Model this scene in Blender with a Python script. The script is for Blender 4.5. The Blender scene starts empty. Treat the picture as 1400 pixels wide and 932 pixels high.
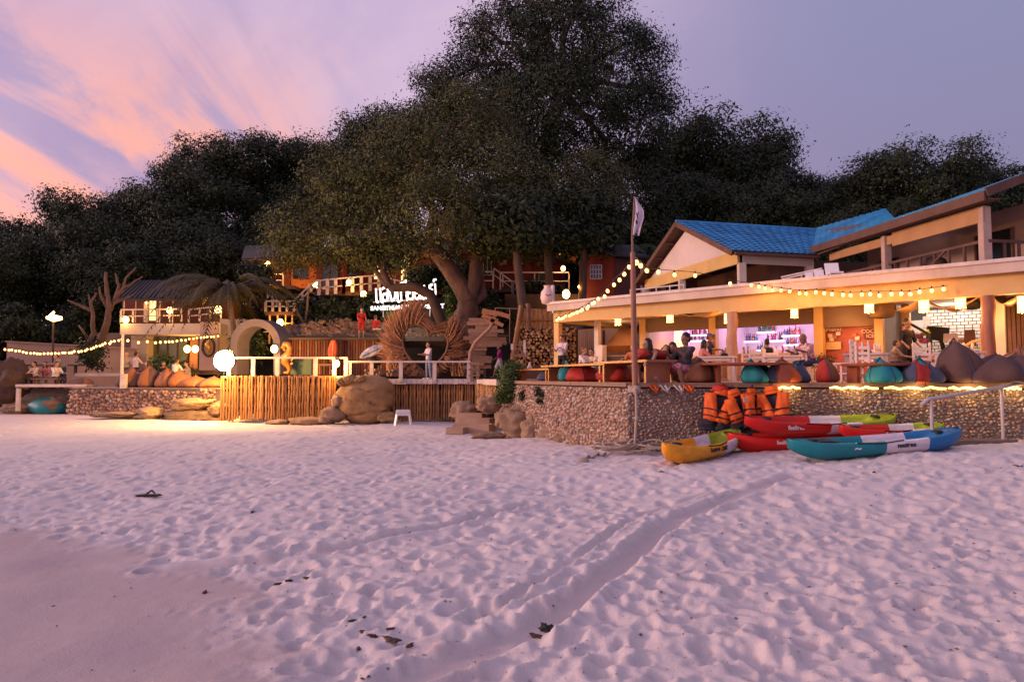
import bpy, bmesh, math, random
import numpy as np
from mathutils import Vector, Matrix, Euler, noise as mnoise
random.seed(7); RNG = np.random.default_rng(11)
S = bpy.context.scene; COL = S.collection
PI = math.pi; rad = math.radians
# ---------------------------------------------------------------- camera
EYE = 1.9; F = 933.0; PITCH = rad(3.0)
cam = bpy.data.cameras.new('camera'); camo = bpy.data.objects.new('camera', cam); COL.objects.link(camo)
cam.sensor_width = 36; cam.lens = 36*F/1400; cam.clip_end = 2000; cam.clip_start = .05
camo.location = (0, 0, EYE); camo.rotation_euler = (PI/2+PITCH, 0, 0); S.camera = camo
def U(px, py, d):
    """world point at forward distance d seen at photo pixel px, py"""
    u = (px-700)/F; v = (466-py)/F
    cy = math.cos(PITCH)-v*math.sin(PITCH); cz = math.sin(PITCH)+v*math.cos(PITCH)
    return Vector((u*d/cy, d, EYE+cz*d/cy))
# ---------------------------------------------------------------- exposure
S.view_settings.view_transform = 'Standard'; S.view_settings.look = 'None'
S.view_settings.exposure = 0.0; S.view_settings.gamma = 1.0
S.cycles.use_denoising = True
S.cycles.max_bounces = 5; S.cycles.diffuse_bounces = 3; S.cycles.glossy_bounces = 2
S.cycles.transparent_max_bounces = 4; S.cycles.transmission_bounces = 3
S.cycles.sample_clamp_indirect = 3.0; S.cycles.caustics_reflective = False; S.cycles.caustics_refractive = False
# ---------------------------------------------------------------- sky
W = bpy.data.worlds.new('World'); S.world = W; W.use_nodes = True
nt = W.node_tree; N = nt.nodes; L = nt.links
def nd(t, **k):
    n = N.new(t)
    for a, b in k.items(): setattr(n, a, b)
    return n
def mth(op, a, b=None, clamp=False):
    n = nd('ShaderNodeMath', operation=op, use_clamp=clamp)
    for i, v in enumerate((a, b)):
        if v is None: continue
        if isinstance(v, (int, float)): n.inputs[i].default_value = v
        else: L.new(v, n.inputs[i])
    return n.outputs[0]
def sstep(v, a, b, t0=0., t1=1.):
    n = nd('ShaderNodeMapRange', interpolation_type='SMOOTHSTEP')
    L.new(v, n.inputs[0])
    for i, q in enumerate((a, b, t0, t1)): n.inputs[i+1].default_value = q
    return n.outputs[0]
def mixc(f, a, b, mode='MIX'):
    n = nd('ShaderNodeMix', data_type='RGBA', blend_type=mode)
    n.clamp_result = False
    for s, v in ((0, f), (6, a), (7, b)):
        if isinstance(v, tuple): n.inputs[s].default_value = v+(1,)
        elif isinstance(v, (int, float)): n.inputs[s].default_value = v
        else: L.new(v, n.inputs[s])
    return n.outputs[2]
tc = nd('ShaderNodeTexCoord'); sp = nd('ShaderNodeSeparateXYZ'); L.new(tc.outputs['Generated'], sp.inputs[0])
X, Y, Z = sp.outputs
elev = mth('ABSOLUTE', Z)
west = sstep(X, .72, -.72)                     # 0 east .. 1 west
low = mixc(west, (.245, .20, .335), (.62, .33, .47))
high = mixc(west, (.27, .265, .445), (.40, .31, .52))
base = mixc(sstep(elev, .06, .50), low, high)
pale = mixc(sstep(X, -.62, -.12), 0.0, 1.0) if False else mth('MULTIPLY', sstep(X, .36, -.10), sstep(X, -.80, -.20))
base = mixc(mth('MULTIPLY', pale, .85), base, (.62, .47, .68))
# cloud sheet coordinates: streaks on a flat layer overhead, raked by the wind
den = mth('ADD', elev, .30)
cx = mth('DIVIDE', X, den); cyy = mth('DIVIDE', Y, den)
cv = nd('ShaderNodeCombineXYZ'); L.new(cx, cv.inputs[0]); L.new(cyy, cv.inputs[1])
def clouds(rot, sc, loc, scale, det, dist, rough=.55):
    m0 = nd('ShaderNodeMapping'); L.new(cv.outputs[0], m0.inputs[0]); m0.inputs['Rotation'].default_value = (0, 0, rad(rot))
    mp = nd('ShaderNodeMapping'); L.new(m0.outputs[0], mp.inputs[0])
    mp.inputs['Scale'].default_value = sc; mp.inputs['Location'].default_value = loc
    n = nd('ShaderNodeTexNoise'); L.new(mp.outputs[0], n.inputs['Vector'])
    n.inputs['Scale'].default_value = scale; n.inputs['Detail'].default_value = det; n.inputs['Roughness'].default_value = rough; n.inputs['Distortion'].default_value = dist
    return n.outputs[0]
c1 = clouds(2, (2.6, .55, 1), (6.7, 3.45, 3), 1.35, 9, .75, .6)
c2 = clouds(-40, (1.2, .7, 1), (7.7, 2.2, 1), 1.5, 8, .6)
c3 = clouds(14, (3.0, .8, 1), (1.3, 5.2, 2), 1.6, 9, .7, .6)
streak = sstep(c1, .43, .60); fine = sstep(c3, .45, .66)
lowmask = sstep(elev, .50, .24)
westm = sstep(X, -.10, -.42)
soft = mth('MULTIPLY', sstep(c2, .42, .66), sstep(X, .45, -.30))
base = mixc(mth('MULTIPLY', soft, .6), base, (.78, .56, .70))
gaps = mth('MULTIPLY', mth('SUBTRACT', 1.0, streak), mth('MULTIPLY', .7, westm))
base = mixc(gaps, base, (.36, .28, .48))
base = mixc(mth('MULTIPLY', mth('MULTIPLY', fine, .45), mth('MULTIPLY', sstep(X, .15, -.25), sstep(elev, .52, .2))), base, (.86, .46, .50))
fire = mth('MULTIPLY', mth('MULTIPLY', streak, westm), lowmask)
base = mixc(mth('MULTIPLY', fire, .95), base, (1.08, .45, .32))
# after-glow round the set sun, low in the west behind the camera's left shoulder
dt = nd('ShaderNodeVectorMath', operation='DOT_PRODUCT'); L.new(tc.outputs['Generated'], dt.inputs[0])
dt.inputs[1].default_value = Vector((-.94, -.32, .10)).normalized()
glow = mth('POWER', mth('MAXIMUM', dt.outputs['Value'], 0.0), 2.2)
base = mixc(mth('MULTIPLY', glow, 1.0), base, (.80, .47, .48), 'ADD')
sky = nd('ShaderNodeTexSky', sky_type='NISHITA'); sky.sun_disc = False
sky.sun_elevation = rad(12); sky.sun_rotation = rad(262)
bg1 = nd('ShaderNodeBackground'); L.new(base, bg1.inputs[0]); bg1.inputs[1].default_value = 1.0
bg2 = nd('ShaderNodeBackground'); L.new(sky.outputs[0], bg2.inputs[0]); bg2.inputs[1].default_value = .008
ad = nd('ShaderNodeAddShader'); L.new(bg1.outputs[0], ad.inputs[0]); L.new(bg2.outputs[0], ad.inputs[1])
out = nd('ShaderNodeOutputWorld'); L.new(ad.outputs[0], out.inputs[0])
for n in list(N):
    if n.type == 'OUTPUT_WORLD' and n != out: N.remove(n)
# ---------------------------------------------------------------- last sun
sl = bpy.data.lights.new('sun', 'SUN'); sl.energy = 1.9; sl.angle = rad(9); sl.color = (1, .62, .5)
so = bpy.data.objects.new('sun', sl); COL.objects.link(so)
so.rotation_euler = Vector((1, .14, -.21)).to_track_quat('-Z', 'Y').to_euler()
# ---------------------------------------------------------------- materials
MC = {}
def mat(name, col, rough=.65, col2=None, scale=5., bump=0., bscale=None, bdist=.02, stretch=None, rnd=.0, metal=0., detail=5, contrast=.25, spec=.4, world=False):
    if name in MC: return MC[name]
    m = bpy.data.materials.new(name); m.use_nodes = True; MC[name] = m
    t = m.node_tree; b = t.nodes['Principled BSDF']; b.inputs['Roughness'].default_value = rough
    b.inputs['Metallic'].default_value = metal; b.inputs['Specular IOR Level'].default_value = spec
    if col2 is None: col2 = tuple(c*.68 for c in col)
    tcn = t.nodes.new('ShaderNodeTexCoord'); src = tcn.outputs['Object']
    if world:
        g = t.nodes.new('ShaderNodeNewGeometry'); src = g.outputs['Position']
    if stretch:
        mpn = t.nodes.new('ShaderNodeMapping'); mpn.inputs['Scale'].default_value = stretch; t.links.new(src, mpn.inputs[0]); src = mpn.outputs[0]
    nz = t.nodes.new('ShaderNodeTexNoise'); nz.inputs['Scale'].default_value = scale; nz.inputs['Detail'].default_value = detail; nz.inputs['Roughness'].default_value = .62
    t.links.new(src, nz.inputs['Vector'])
    rp = t.nodes.new('ShaderNodeMapRange'); rp.inputs[1].default_value = .5-contrast; rp.inputs[2].default_value = .5+contrast; t.links.new(nz.outputs[0], rp.inputs[0])
    mx = t.nodes.new('ShaderNodeMix'); mx.data_type = 'RGBA'; t.links.new(rp.outputs[0], mx.inputs[0])
    mx.inputs[6].default_value = tuple(col2)+(1,); mx.inputs[7].default_value = tuple(col)+(1,)
    o = mx.outputs[2]
    if rnd:
        oi = t.nodes.new('ShaderNodeObjectInfo'); mr = t.nodes.new('ShaderNodeMapRange'); t.links.new(oi.outputs['Random'], mr.inputs[0])
        mr.inputs[3].default_value = 1-rnd; mr.inputs[4].default_value = 1+rnd*.5
        hs = t.nodes.new('ShaderNodeHueSaturation'); t.links.new(mr.outputs[0], hs.inputs['Value']); t.links.new(o, hs.inputs['Color']); o = hs.outputs[0]
    t.links.new(o, b.inputs['Base Color'])
    if bump:
        bp = t.nodes.new('ShaderNodeBump'); bp.inputs['Strength'].default_value = bump; bp.inputs['Distance'].default_value = bdist
        nb = t.nodes.new('ShaderNodeTexNoise'); nb.inputs['Scale'].default_value = bscale or scale*4; nb.inputs['Detail'].default_value = 9; nb.inputs['Roughness'].default_value = .65
        t.links.new(src, nb.inputs['Vector']); t.links.new(nb.outputs[0], bp.inputs['Height']); t.links.new(bp.outputs[0], b.inputs['Normal'])
    return m
def emis(name, col, s, base=(.8, .8, .8), sample=True):
    if name in MC: return MC[name]
    m = bpy.data.materials.new(name); m.use_nodes = True; MC[name] = m
    b = m.node_tree.nodes['Principled BSDF']; b.inputs['Base Color'].default_value = base+(1,)
    b.inputs['Emission Color'].default_value = tuple(col)+(1,); b.inputs['Emission Strength'].default_value = s
    if not sample: m.cycles.emission_sampling = 'NONE'
    return m
def glass(name, col, rough=.08):
    if name in MC: return MC[name]
    m = bpy.data.materials.new(name); m.use_nodes = True; MC[name] = m
    b = m.node_tree.nodes['Principled BSDF']; b.inputs['Base Color'].default_value = col+(1,)
    b.inputs['Roughness'].default_value = rough; b.inputs['Specular IOR Level'].default_value = .7
    return m
# ---------------------------------------------------------------- objects
def props(o, label=None, cat=None, group=None, kind=None):
    if label: o['label'] = label
    if cat: o['category'] = cat
    if group: o['group'] = group
    if kind: o['kind'] = kind
    return o
def thing(name, label, cat, loc=(0, 0, 0), rz=0, group=None):
    o = bpy.data.objects.new(name, None); COL.objects.link(o); o.empty_display_size = .2
    o.location = loc; o.rotation_euler = (0, 0, rz)
    o.matrix_basis  # noqa
    return props(o, label, cat, group)
def wmat(o):
    M = Matrix.Translation(o.location) @ o.rotation_euler.to_matrix().to_4x4()
    return wmat(o.parent) @ M if o.parent else M
def copy_thing(src, loc, rz=None, label=None, scale=None):
    def rec(o, par):
        c = o.copy(); COL.objects.link(c); c.parent = par
        for ch in o.children: rec(ch, c)
        return c
    c = rec(src, src.parent); c.location = loc
    if rz is not None: c.rotation_euler = (0, 0, rz)
    if scale: c.scale = (scale,)*3
    if label: c['label'] = label
    return c
def inst(name, me, parent, loc, rot=(0, 0, 0), scale=(1, 1, 1)):
    o = bpy.data.objects.new(name, me); COL.objects.link(o); o.parent = parent
    o.location = loc; o.rotation_euler = rot; o.scale = scale
    return o
class MB:
    """collects shapes, builds ONE mesh object"""
    def __init__(s): s.v = []; s.f = []; s.mi = []; s.m = 0; s.sm = []
    def add(s, vs, fs, smooth=False):
        k = len(s.v); s.v += [tuple(p) for p in vs]
        s.f += [tuple(i+k for i in f) for f in fs]; s.mi += [s.m]*len(fs); s.sm += [smooth]*len(fs)
        return s
    def box(s, c, size, rot=None, taper=1.):
        hx, hy, hz = size[0]/2, size[1]/2, size[2]/2; c = Vector(c)
        vs = [Vector((sx*hx*(taper if sz > 0 else 1), sy*hy*(taper if sz > 0 else 1), sz*hz)) for sz in (-1, 1) for sx, sy in ((-1, -1), (1, -1), (1, 1), (-1, 1))]
        if rot is not None:
            R = Euler(rot).to_matrix() if not isinstance(rot, Matrix) else rot
            vs = [R @ v for v in vs]
        return s.add([c+v for v in vs], [(3, 2, 1, 0), (4, 5, 6, 7), (0, 1, 5, 4), (1, 2, 6, 5), (2, 3, 7, 6), (3, 0, 4, 7)])
    def bar(s, a, b, w, h, up=(0, 0, 1)):
        a = Vector(a); b = Vector(b); d = b-a; ln = d.length; d.normalize(); up = Vector(up)
        if abs(d.dot(up)) > .98: up = Vector((0, 1, 0))
        x = d.cross(up).normalized(); z = x.cross(d)
        return s.box((a+b)/2, (w, ln, h), Matrix((x, d, z)).transposed())
    def tube(s, pts, r, n=8, cap=True, smooth=True):
        pts = [Vector(p) for p in pts]
        if not isinstance(r, (list, tuple)): r = [r]*len(pts)
        vs = []; prev = None
        for i, p in enumerate(pts):
            d = (pts[min(i+1, len(pts)-1)]-pts[max(i-1, 0)]).normalized()
            if prev is None:
                a = d.orthogonal().normalized()
            else:
                a = prev-d*prev.dot(d)
                a = a.normalized() if a.length > 1e-6 else d.orthogonal().normalized()
            prev = a; b = d.cross(a)
            for k in range(n):
                t = 2*PI*k/n; vs.append(p+(a*math.cos(t)+b*math.sin(t))*r[i])
        fs = []
        for i in range(len(pts)-1):
            for k in range(n):
                k2 = (k+1) % n; fs.append((i*n+k, i*n+k2, (i+1)*n+k2, (i+1)*n+k))
        s.add(vs, fs, smooth)
        if cap: s.add(vs[:n], [tuple(range(n))[::-1]]); s.add(vs[-n:], [tuple(range(n))])
        return s
    def lathe(s, prof, c=(0, 0, 0), n=16, smooth=True, sx=1, sy=1):
        c = Vector(c); vs = []
        for r, z in prof:
            for k in range(n):
                t = 2*PI*k/n; vs.append(c+Vector((r*math.cos(t)*sx, r*math.sin(t)*sy, z)))
        fs = [(i*n+k, i*n+(k+1) % n, (i+1)*n+(k+1) % n, (i+1)*n+k) for i in range(len(prof)-1) for k in range(n)]
        s.add(vs, fs, smooth)
        s.add(vs[:n], [tuple(range(n))[::-1]]); s.add(vs[-n:], [tuple(range(n))])
        return s
    def prism(s, poly, ext):
        poly = [Vector(p) for p in poly]; e = Vector(ext); n = len(poly)
        vs = poly+[p+e for p in poly]
        fs = [tuple(range(n))[::-1], tuple(range(n, 2*n))]+[(i, (i+1) % n, n+(i+1) % n, n+i) for i in range(n)]
        return s.add(vs, fs)
    def stone(s, c, r, sub=4, jit=.3, seed=0, strata=.0):
        """weathered rock: broad facets, ridged cracks and optional bedding"""
        me = ICO[sub]; c = Vector(c); r = Vector(r if hasattr(r, '__len__') else (r, r, r)); vs = []; o = Vector((seed*3.7, seed*1.9, seed*.7))
        for v in me[0]:
            cell = mnoise.voronoi(v*1.5+o)[0]; k = 1+jit*(.9*mnoise.noise(v*1.3+o)+.45*mnoise.noise(v*3.1+o))+jit*.55*(cell[1]-cell[0]-.35)
            k -= jit*.22*(1-abs(mnoise.noise(v*5.2+o))*2.2)+jit*.12*mnoise.noise(v*11+o)
            if strata: k += strata*(.5-abs((v.z*r.z*3.2+.25*mnoise.noise(v*2+o)) % 1-.5)*2)*.16
            vs.append(c+Vector((v.x*r.x, v.y*r.y, v.z*r.z*(1 if v.z > 0 else .9)))*k)
        return s.add(vs, me[1], True)
    def ico(s, c, r, sub=1, jit=0., seed=0, flat=False):
        me = ICO[sub]; c = Vector(c); r = Vector(r if hasattr(r, '__len__') else (r, r, r)); vs = []
        for v in me[0]:
            k = 1+jit*(mnoise.noise(v*1.7+Vector((seed*3.7, seed*1.3, 0)))+.5*mnoise.noise(v*3.9+Vector((0, seed*2.1, seed)))) if jit else 1
            vs.append(c+Vector((v.x*r.x, v.y*r.y, v.z*r.z))*k)
        return s.add(vs, me[1], not flat)
    def build(s, name, mats, parent=None, world=True, label=None, cat=None, group=None, kind=None):
        """vertices are world coordinates (world=True) or the parent's own"""
        M = None
        if parent is not None and world: M = wmat(parent).inverted()
        me = bpy.data.meshes.new(name)
        vs = [M @ Vector(v) for v in s.v] if M else s.v
        me.from_pydata(vs, [], s.f)
        mats = mats if isinstance(mats, (list, tuple)) else [mats]
        for m in mats: me.materials.append(m)
        if len(mats) > 1: me.polygons.foreach_set('material_index', s.mi)
        me.polygons.foreach_set('use_smooth', s.sm); me.update()
        o = bpy.data.objects.new(name, me); COL.objects.link(o); o.parent = parent
        return props(o, label, cat, group, kind)
    def mesh(s, name, mats):
        me = bpy.data.meshes.new(name); me.from_pydata(s.v, [], s.f)
        for m in (mats if isinstance(mats, (list, tuple)) else [mats]): me.materials.append(m)
        me.polygons.foreach_set('material_index', s.mi); me.polygons.foreach_set('use_smooth', s.sm); me.update()
        return me
ICO = {}
for sub in (1, 2, 3, 4, 5):
    b = bmesh.new(); bmesh.ops.create_icosphere(b, subdivisions=sub, radius=1)
    b.verts.ensure_lookup_table(); ICO[sub] = ([v.co.copy() for v in b.verts], [tuple(v.index for v in f.verts) for f in b.faces]); b.free()
def np_mesh(name, V, Fq, mats, smooth=False, attr=None):
    me = bpy.data.meshes.new(name); n = len(V); m = len(Fq); k = Fq.shape[1]
    me.vertices.add(n); me.vertices.foreach_set('co', np.ascontiguousarray(V, dtype=np.float32).ravel())
    me.loops.add(m*k); me.loops.foreach_set('vertex_index', np.ascontiguousarray(Fq, dtype=np.int32).ravel())
    me.polygons.add(m); me.polygons.foreach_set('loop_start', np.arange(0, m*k, k, dtype=np.int32))
    me.polygons.foreach_set('use_smooth', np.full(m, smooth))
    for q in (mats if isinstance(mats, (list, tuple)) else [mats]): me.materials.append(q)
    if attr is not None:
        a = me.attributes.new('tint', 'FLOAT', 'POINT'); a.data.foreach_set('value', np.ascontiguousarray(attr, dtype=np.float32))
    me.update(calc_edges=True)
    return me
def link(name, me, parent=None, **k):
    o = bpy.data.objects.new(name, me); COL.objects.link(o); o.parent = parent
    return props(o, **k)
def point_light(parent, loc, power, col, r=.05, kind='POINT', rot=None, size=.5, spot=None):
    l = bpy.data.lights.new('lamp_light', kind); l.energy = power; l.color = col
    if kind == 'AREA': l.size = size
    else: l.shadow_soft_size = r
    if kind == 'SPOT' and spot: l.spot_size = rad(spot); l.spot_blend = .6
    o = bpy.data.objects.new('lamp_light', l); COL.objects.link(o); o.parent = parent
    M = wmat(parent).inverted() if parent else Matrix.Identity(4)
    o.location = M @ Vector(loc)
    if rot is not None: o.rotation_euler = rot
    return o
def hex_(h):
    c = [int(h[i:i+2], 16)/255 for i in (0, 2, 4)]
    return tuple(x/12.92 if x < .04045 else ((x+.055)/1.055)**2.4 for x in c)
# ================================================================ sand
CP = [(-2, 2.5, .16), (0, 2.5, .20), (3, 3, .22), (-4, 5, .08), (4, 6, .30), (0, 8, .27), (-7, 9, .10), (4, 11.5, .50), (9, 12, .72), (13, 13, 1.06), (10, 9, .55),
      (2.2, 13.6, .40), (7, 12.6, .66), (-.5, 21, .02), (1.2, 18, .22), (-3, 15, .16), (-5, 26, .10), (-10, 27, .10), (-15, 30, .17), (-25, 34, .16), (-12, 16, .05), (17, 14, 1.25), (8, 20, .6), (0, 40, 0), (20, 25, 1.), (-40, 30, 0)]
def zs(x, y):
    num = 0; dn = 0
    for a, b, c in CP:
        w = 1/((x-a)**2+(y-b)**2+2.2)**2; num = num+w*c; dn = dn+w
    return num/dn
def fieldnoise(nx, ny, cell, rng):
    gx = int(nx/cell)+3; gy = int(ny/cell)+3; g = rng.random((gx, gy))
    fx = np.arange(nx)/cell; fy = np.arange(ny)/cell
    ix = fx.astype(int); iy = fy.astype(int); tx = fx-ix; ty = fy-iy; tx = tx*tx*(3-2*tx); ty = ty*ty*(3-2*ty)
    a = g[np.ix_(ix, iy)]; b = g[np.ix_(ix+1, iy)]; c = g[np.ix_(ix, iy+1)]; d = g[np.ix_(ix+1, iy+1)]
    tx = tx[:, None]; ty = ty[None, :]
    return (a*(1-tx)+b*tx)*(1-ty)+(c*(1-tx)+d*tx)*ty-.5
X0, X1, Y0, Y1, RES = -22., 20., 2., 30., .03
NX = int((X1-X0)/RES); NY = int((Y1-Y0)/RES)
gxx = X0+np.arange(NX)*RES; gyy = Y0+np.arange(NY)*RES
# smooth damp tongue of sand at lower left: 1 = smooth
bx = np.interp(gyy, [2, 3.5, 4.3, 5.9, 7.2, 9, 10.5, 30], [.1, -.65, -1.0, -2.1, -4.0, -7.6, -12, -40])
SM = np.clip((bx[None, :]+1.5*fieldnoise(NX, NY, 25, RNG)+.9*fieldnoise(NX, NY, 9, RNG)+.4*fieldnoise(NX, NY, 4, RNG)-gxx[:, None])/1.9+.5, 0, 1); SM = SM*SM*(3-2*SM)
H = .08*fieldnoise(NX, NY, 60, RNG)+.045*fieldnoise(NX, NY, 22, RNG)
D = np.zeros((NX, NY))
def stamp(x, y, L_, W_, a, depth):
    R = int(L_*1.7/RES)+1; i = int((x-X0)/RES); j = int((y-Y0)/RES)
    if i-R < 0 or j-R < 0 or i+R >= NX or j+R >= NY: return
    q = np.arange(-R, R+1)*RES; qx, qy = np.meshgrid(q, q, indexing='ij'); ca, sa = math.cos(a), math.sin(a)
    u = (qx*ca+qy*sa)/L_; v = (-qx*sa+qy*ca)/W_; r2 = u*u+v*v
    k = -depth*np.exp(-(r2*1.05)**4)*(1+.4*u)+depth*.42*np.exp(-((np.sqrt(r2)-1.3)/.30)**2)*(.7+.3*np.sign(u))
    D[i-R:i+R+1, j-R:j+R+1] += k
for k in range(9500):
    y = Y0+(Y1-Y0)*RNG.random()**1.25; x = -.85*y-1+(1.7*y+2)*RNG.random()
    a = RNG.normal(1.1, .7) if RNG.random() < .6 else RNG.random()*PI
    s = RNG.uniform(.7, 1.3)
    stamp(x, y, .135*s, .075*s, a, .020*RNG.uniform(.4, 1.5))
for _ in range(5200):
    y = Y0+14*RNG.random()**1.3; x = -.85*y-1+(1.7*y+2)*RNG.random(); stamp(x, y, .06*RNG.uniform(.5, 1.5), .045*RNG.uniform(.5, 1.4), RNG.random()*PI, .012*RNG.uniform(.5, 1.6))
D += .018*fieldnoise(NX, NY, 7, RNG)+.020*fieldnoise(NX, NY, 3.4, RNG)
H += D*(1-.95*SM)+.006*fieldnoise(NX, NY, 12, RNG)*SM
PACK = np.zeros((NX, NY))
def groove(pts, w, depth, rim, pack=.3):
    P = np.array(pts)
    best = np.full((NX, NY), 9.)
    GX, GY = gxx[:, None], gyy[None, :]
    for (ax, ay), (bx_, by_) in zip(P[:-1], P[1:]):
        dx, dy = bx_-ax, by_-ay; t = np.clip(((GX-ax)*dx+(GY-ay)*dy)/(dx*dx+dy*dy), 0, 1)
        best = np.minimum(best, np.hypot(GX-ax-t*dx, GY-ay-t*dy))
    wob = 1+.35*fieldnoise(NX, NY, 14, RNG)
    r = best/(w*wob); inside = np.exp(-r**4)
    H[:] = H*(1-.92*inside); PACK[:] = np.maximum(PACK, pack*np.exp(-(r*1.05)**6))
    H[:] = H-depth*inside+rim*np.exp(-((r-1.35)/.33)**2)
def gp(px, py):
    d = 8.
    for _ in range(30):
        p = U(px, py, d); z = float(zs(p.x, p.y)); d *= (EYE-z)/max(EYE-p.z, 1e-3)
    p = U(px, py, d); return p.x, p.y
drag = [gp(*q) for q in ((1085, 650), (1010, 672), (925, 706), (850, 768), (745, 848), (640, 893), (545, 926))]
groove(drag, .13, .055, .032, .6)
groove([(a-.42, b+.1) for a, b in drag[1:5]], .05, .02, .025)
groove([gp(*q) for q in ((720, 688), (640, 708), (500, 740), (380, 764), (200, 783))], .10, .05, .03, .6)
groove([gp(*q) for q in ((450, 835), (350, 848))], .05, .03, .03)
def hs(x, y):
    i = np.clip((x-X0)/RES, 0, NX-2.01); j = np.clip((y-Y0)/RES, 0, NY-2.01)
    ii = i.astype(int); jj = j.astype(int); ti = i-ii; tj = j-jj
    h = (H[ii, jj]*(1-ti)+H[ii+1, jj]*ti)*(1-tj)+(H[ii, jj+1]*(1-ti)+H[ii+1, jj+1]*ti)*tj
    m = np.maximum(SM[ii, jj], PACK[ii, jj])
    return h, m
def sand_z(x, y):
    h, m = hs(np.array([x]), np.array([y])); return float(zs(x, y)+h[0])
ys = [2.1]
while ys[-1] < 40: ys.append(ys[-1]*1.0058)
ys = np.array(ys); tt = np.linspace(-1.12, 1.12, 620)
GY, GT = np.meshgrid(ys, tt, indexing='ij'); GX = GY*GT
hh, mm = hs(GX, GY); fade = np.clip((30-GY)/4, 0, 1)
GZ = zs(GX, GY)+hh*fade
nr, nc = GX.shape; idx = np.arange(nr*nc).reshape(nr, nc)
FQ = np.stack([idx[:-1, :-1], idx[:-1, 1:], idx[1:, 1:], idx[1:, :-1]], -1).reshape(-1, 4)
def sand_mat():
    m = bpy.data.materials.new('beach_sand'); m.use_nodes = True; t = m.node_tree; b = t.nodes['Principled BSDF']
    b.inputs['Roughness'].default_value = .9; b.inputs['Specular IOR Level'].default_value = .15
    at = t.nodes.new('ShaderNodeAttribute'); at.attribute_name = 'tint'
    g = t.nodes.new('ShaderNodeNewGeometry')
    n = t.nodes.new('ShaderNodeTexNoise'); n.inputs['Scale'].default_value = 1.3; n.inputs['Detail'].default_value = 8; n.inputs['Roughness'].default_value = .7; t.links.new(g.outputs['Position'], n.inputs['Vector'])
    dry = t.nodes.new('ShaderNodeMix'); dry.data_type = 'RGBA'; t.links.new(n.outputs[0], dry.inputs[0]); dry.inputs[6].default_value = (.58, .52, .51, 1); dry.inputs[7].default_value = (.70, .64, .63, 1)
    wet = t.nodes.new('ShaderNodeMix'); wet.data_type = 'RGBA'; t.links.new(n.outputs[0], wet.inputs[0]); wet.inputs[6].default_value = (.43, .35, .36, 1); wet.inputs[7].default_value = (.53, .45, .44, 1)
    mx = t.nodes.new('ShaderNodeMix'); mx.data_type = 'RGBA'; t.links.new(at.outputs['Fac'], mx.inputs[0]); t.links.new(dry.outputs[2], mx.inputs[6]); t.links.new(wet.outputs[2], mx.inputs[7])
    # scattered dark specks of shell and weed
    sp_ = t.nodes.new('ShaderNodeTexNoise'); sp_.inputs['Scale'].default_value = 55; sp_.inputs['Detail'].default_value = 2; t.links.new(g.outputs['Position'], sp_.inputs['Vector'])
    st = t.nodes.new('ShaderNodeMapRange'); st.inputs[1].default_value = .70; st.inputs[2].default_value = .76; st.inputs[4].default_value = .55; t.links.new(sp_.outputs[0], st.inputs[0])
    m2 = t.nodes.new('ShaderNodeMix'); m2.data_type = 'RGBA'; t.links.new(st.outputs[0], m2.inputs[0]); t.links.new(mx.outputs[2], m2.inputs[6]); m2.inputs[7].default_value = (.16, .12, .11, 1)
    t.links.new(m2.outputs[2], b.inputs['Base Color'])
    nb = t.nodes.new('ShaderNodeTexNoise'); nb.inputs['Scale'].default_value = 45; nb.inputs['Detail'].default_value = 10; nb.inputs['Roughness'].default_value = .72; t.links.new(g.outputs['Position'], nb.inputs['Vector'])
    bp = t.nodes.new('ShaderNodeBump'); bp.inputs['Strength'].default_value = .7; bp.inputs['Distance'].default_value = .014; t.links.new(nb.outputs[0], bp.inputs['Height']); t.links.new(bp.outputs[0], b.inputs['Normal'])
    MC['beach_sand'] = m; return m
SAND = sand_mat()
me = np_mesh('beach_sand', np.stack([GX, GY, GZ], -1).reshape(-1, 3), FQ, SAND, True, mm.ravel())
link('beach_sand', me, kind='structure')
# coarse sheet under and all round it, to the horizon behind the camera
ax = np.concatenate([np.linspace(-600, -60, 10), np.linspace(-55, 55, 60), np.linspace(60, 600, 10)])
ay = np.concatenate([np.linspace(-600, -30, 10), np.linspace(-25, 60, 50)])
AX, AY = np.meshgrid(ax, ay, indexing='ij'); AZ = zs(AX, AY)-.16-np.clip(-AY, 0, 30)*.02
idx = np.arange(AX.size).reshape(AX.shape); FQ = np.stack([idx[:-1, :-1], idx[1:, :-1], idx[1:, 1:], idx[:-1, 1:]], -1).reshape(-1, 4)
link('ground', np_mesh('ground', np.stack([AX, AY, AZ], -1).reshape(-1, 3), FQ, SAND, True, np.zeros(AX.size)), kind='structure')
# broken shell, weed and coral bits strewn over the sand near the camera
g_ = np.random.default_rng(77); qv, qf = [], []
for k in range(2600):
    y = 2.9+10*g_.random()**1.6; x = (g_.random()*1.7-.85)*y; z = sand_z(x, y); r = .003+.010*g_.random()**3; a = g_.random()*6.3
    if hs(np.array([x]), np.array([y]))[1][0] > .5 and g_.random() < .8: continue
    for j in range(4):
        t = a+j*1.57; e = r*(1 if j % 2 else g_.uniform(1, 2.2)); qv.append((x+e*math.cos(t), y+e*math.sin(t), z+.003))
    qv.append((x, y, z+.003+r*.7)); b_ = len(qv)-5; qf += [(b_+j, b_+(j+1) % 4, b_+4) for j in range(4)]
me = bpy.data.meshes.new('shell_bits'); me.from_pydata(qv, [], qf); me.materials.append(mat('shell_bit', (.50, .42, .38), .7, (.07, .05, .045), scale=9, contrast=.05, world=True)); link('shell_bits', me, label='tiny shell and weed fragments strewn over the sand', cat='debris', kind='stuff')
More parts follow.
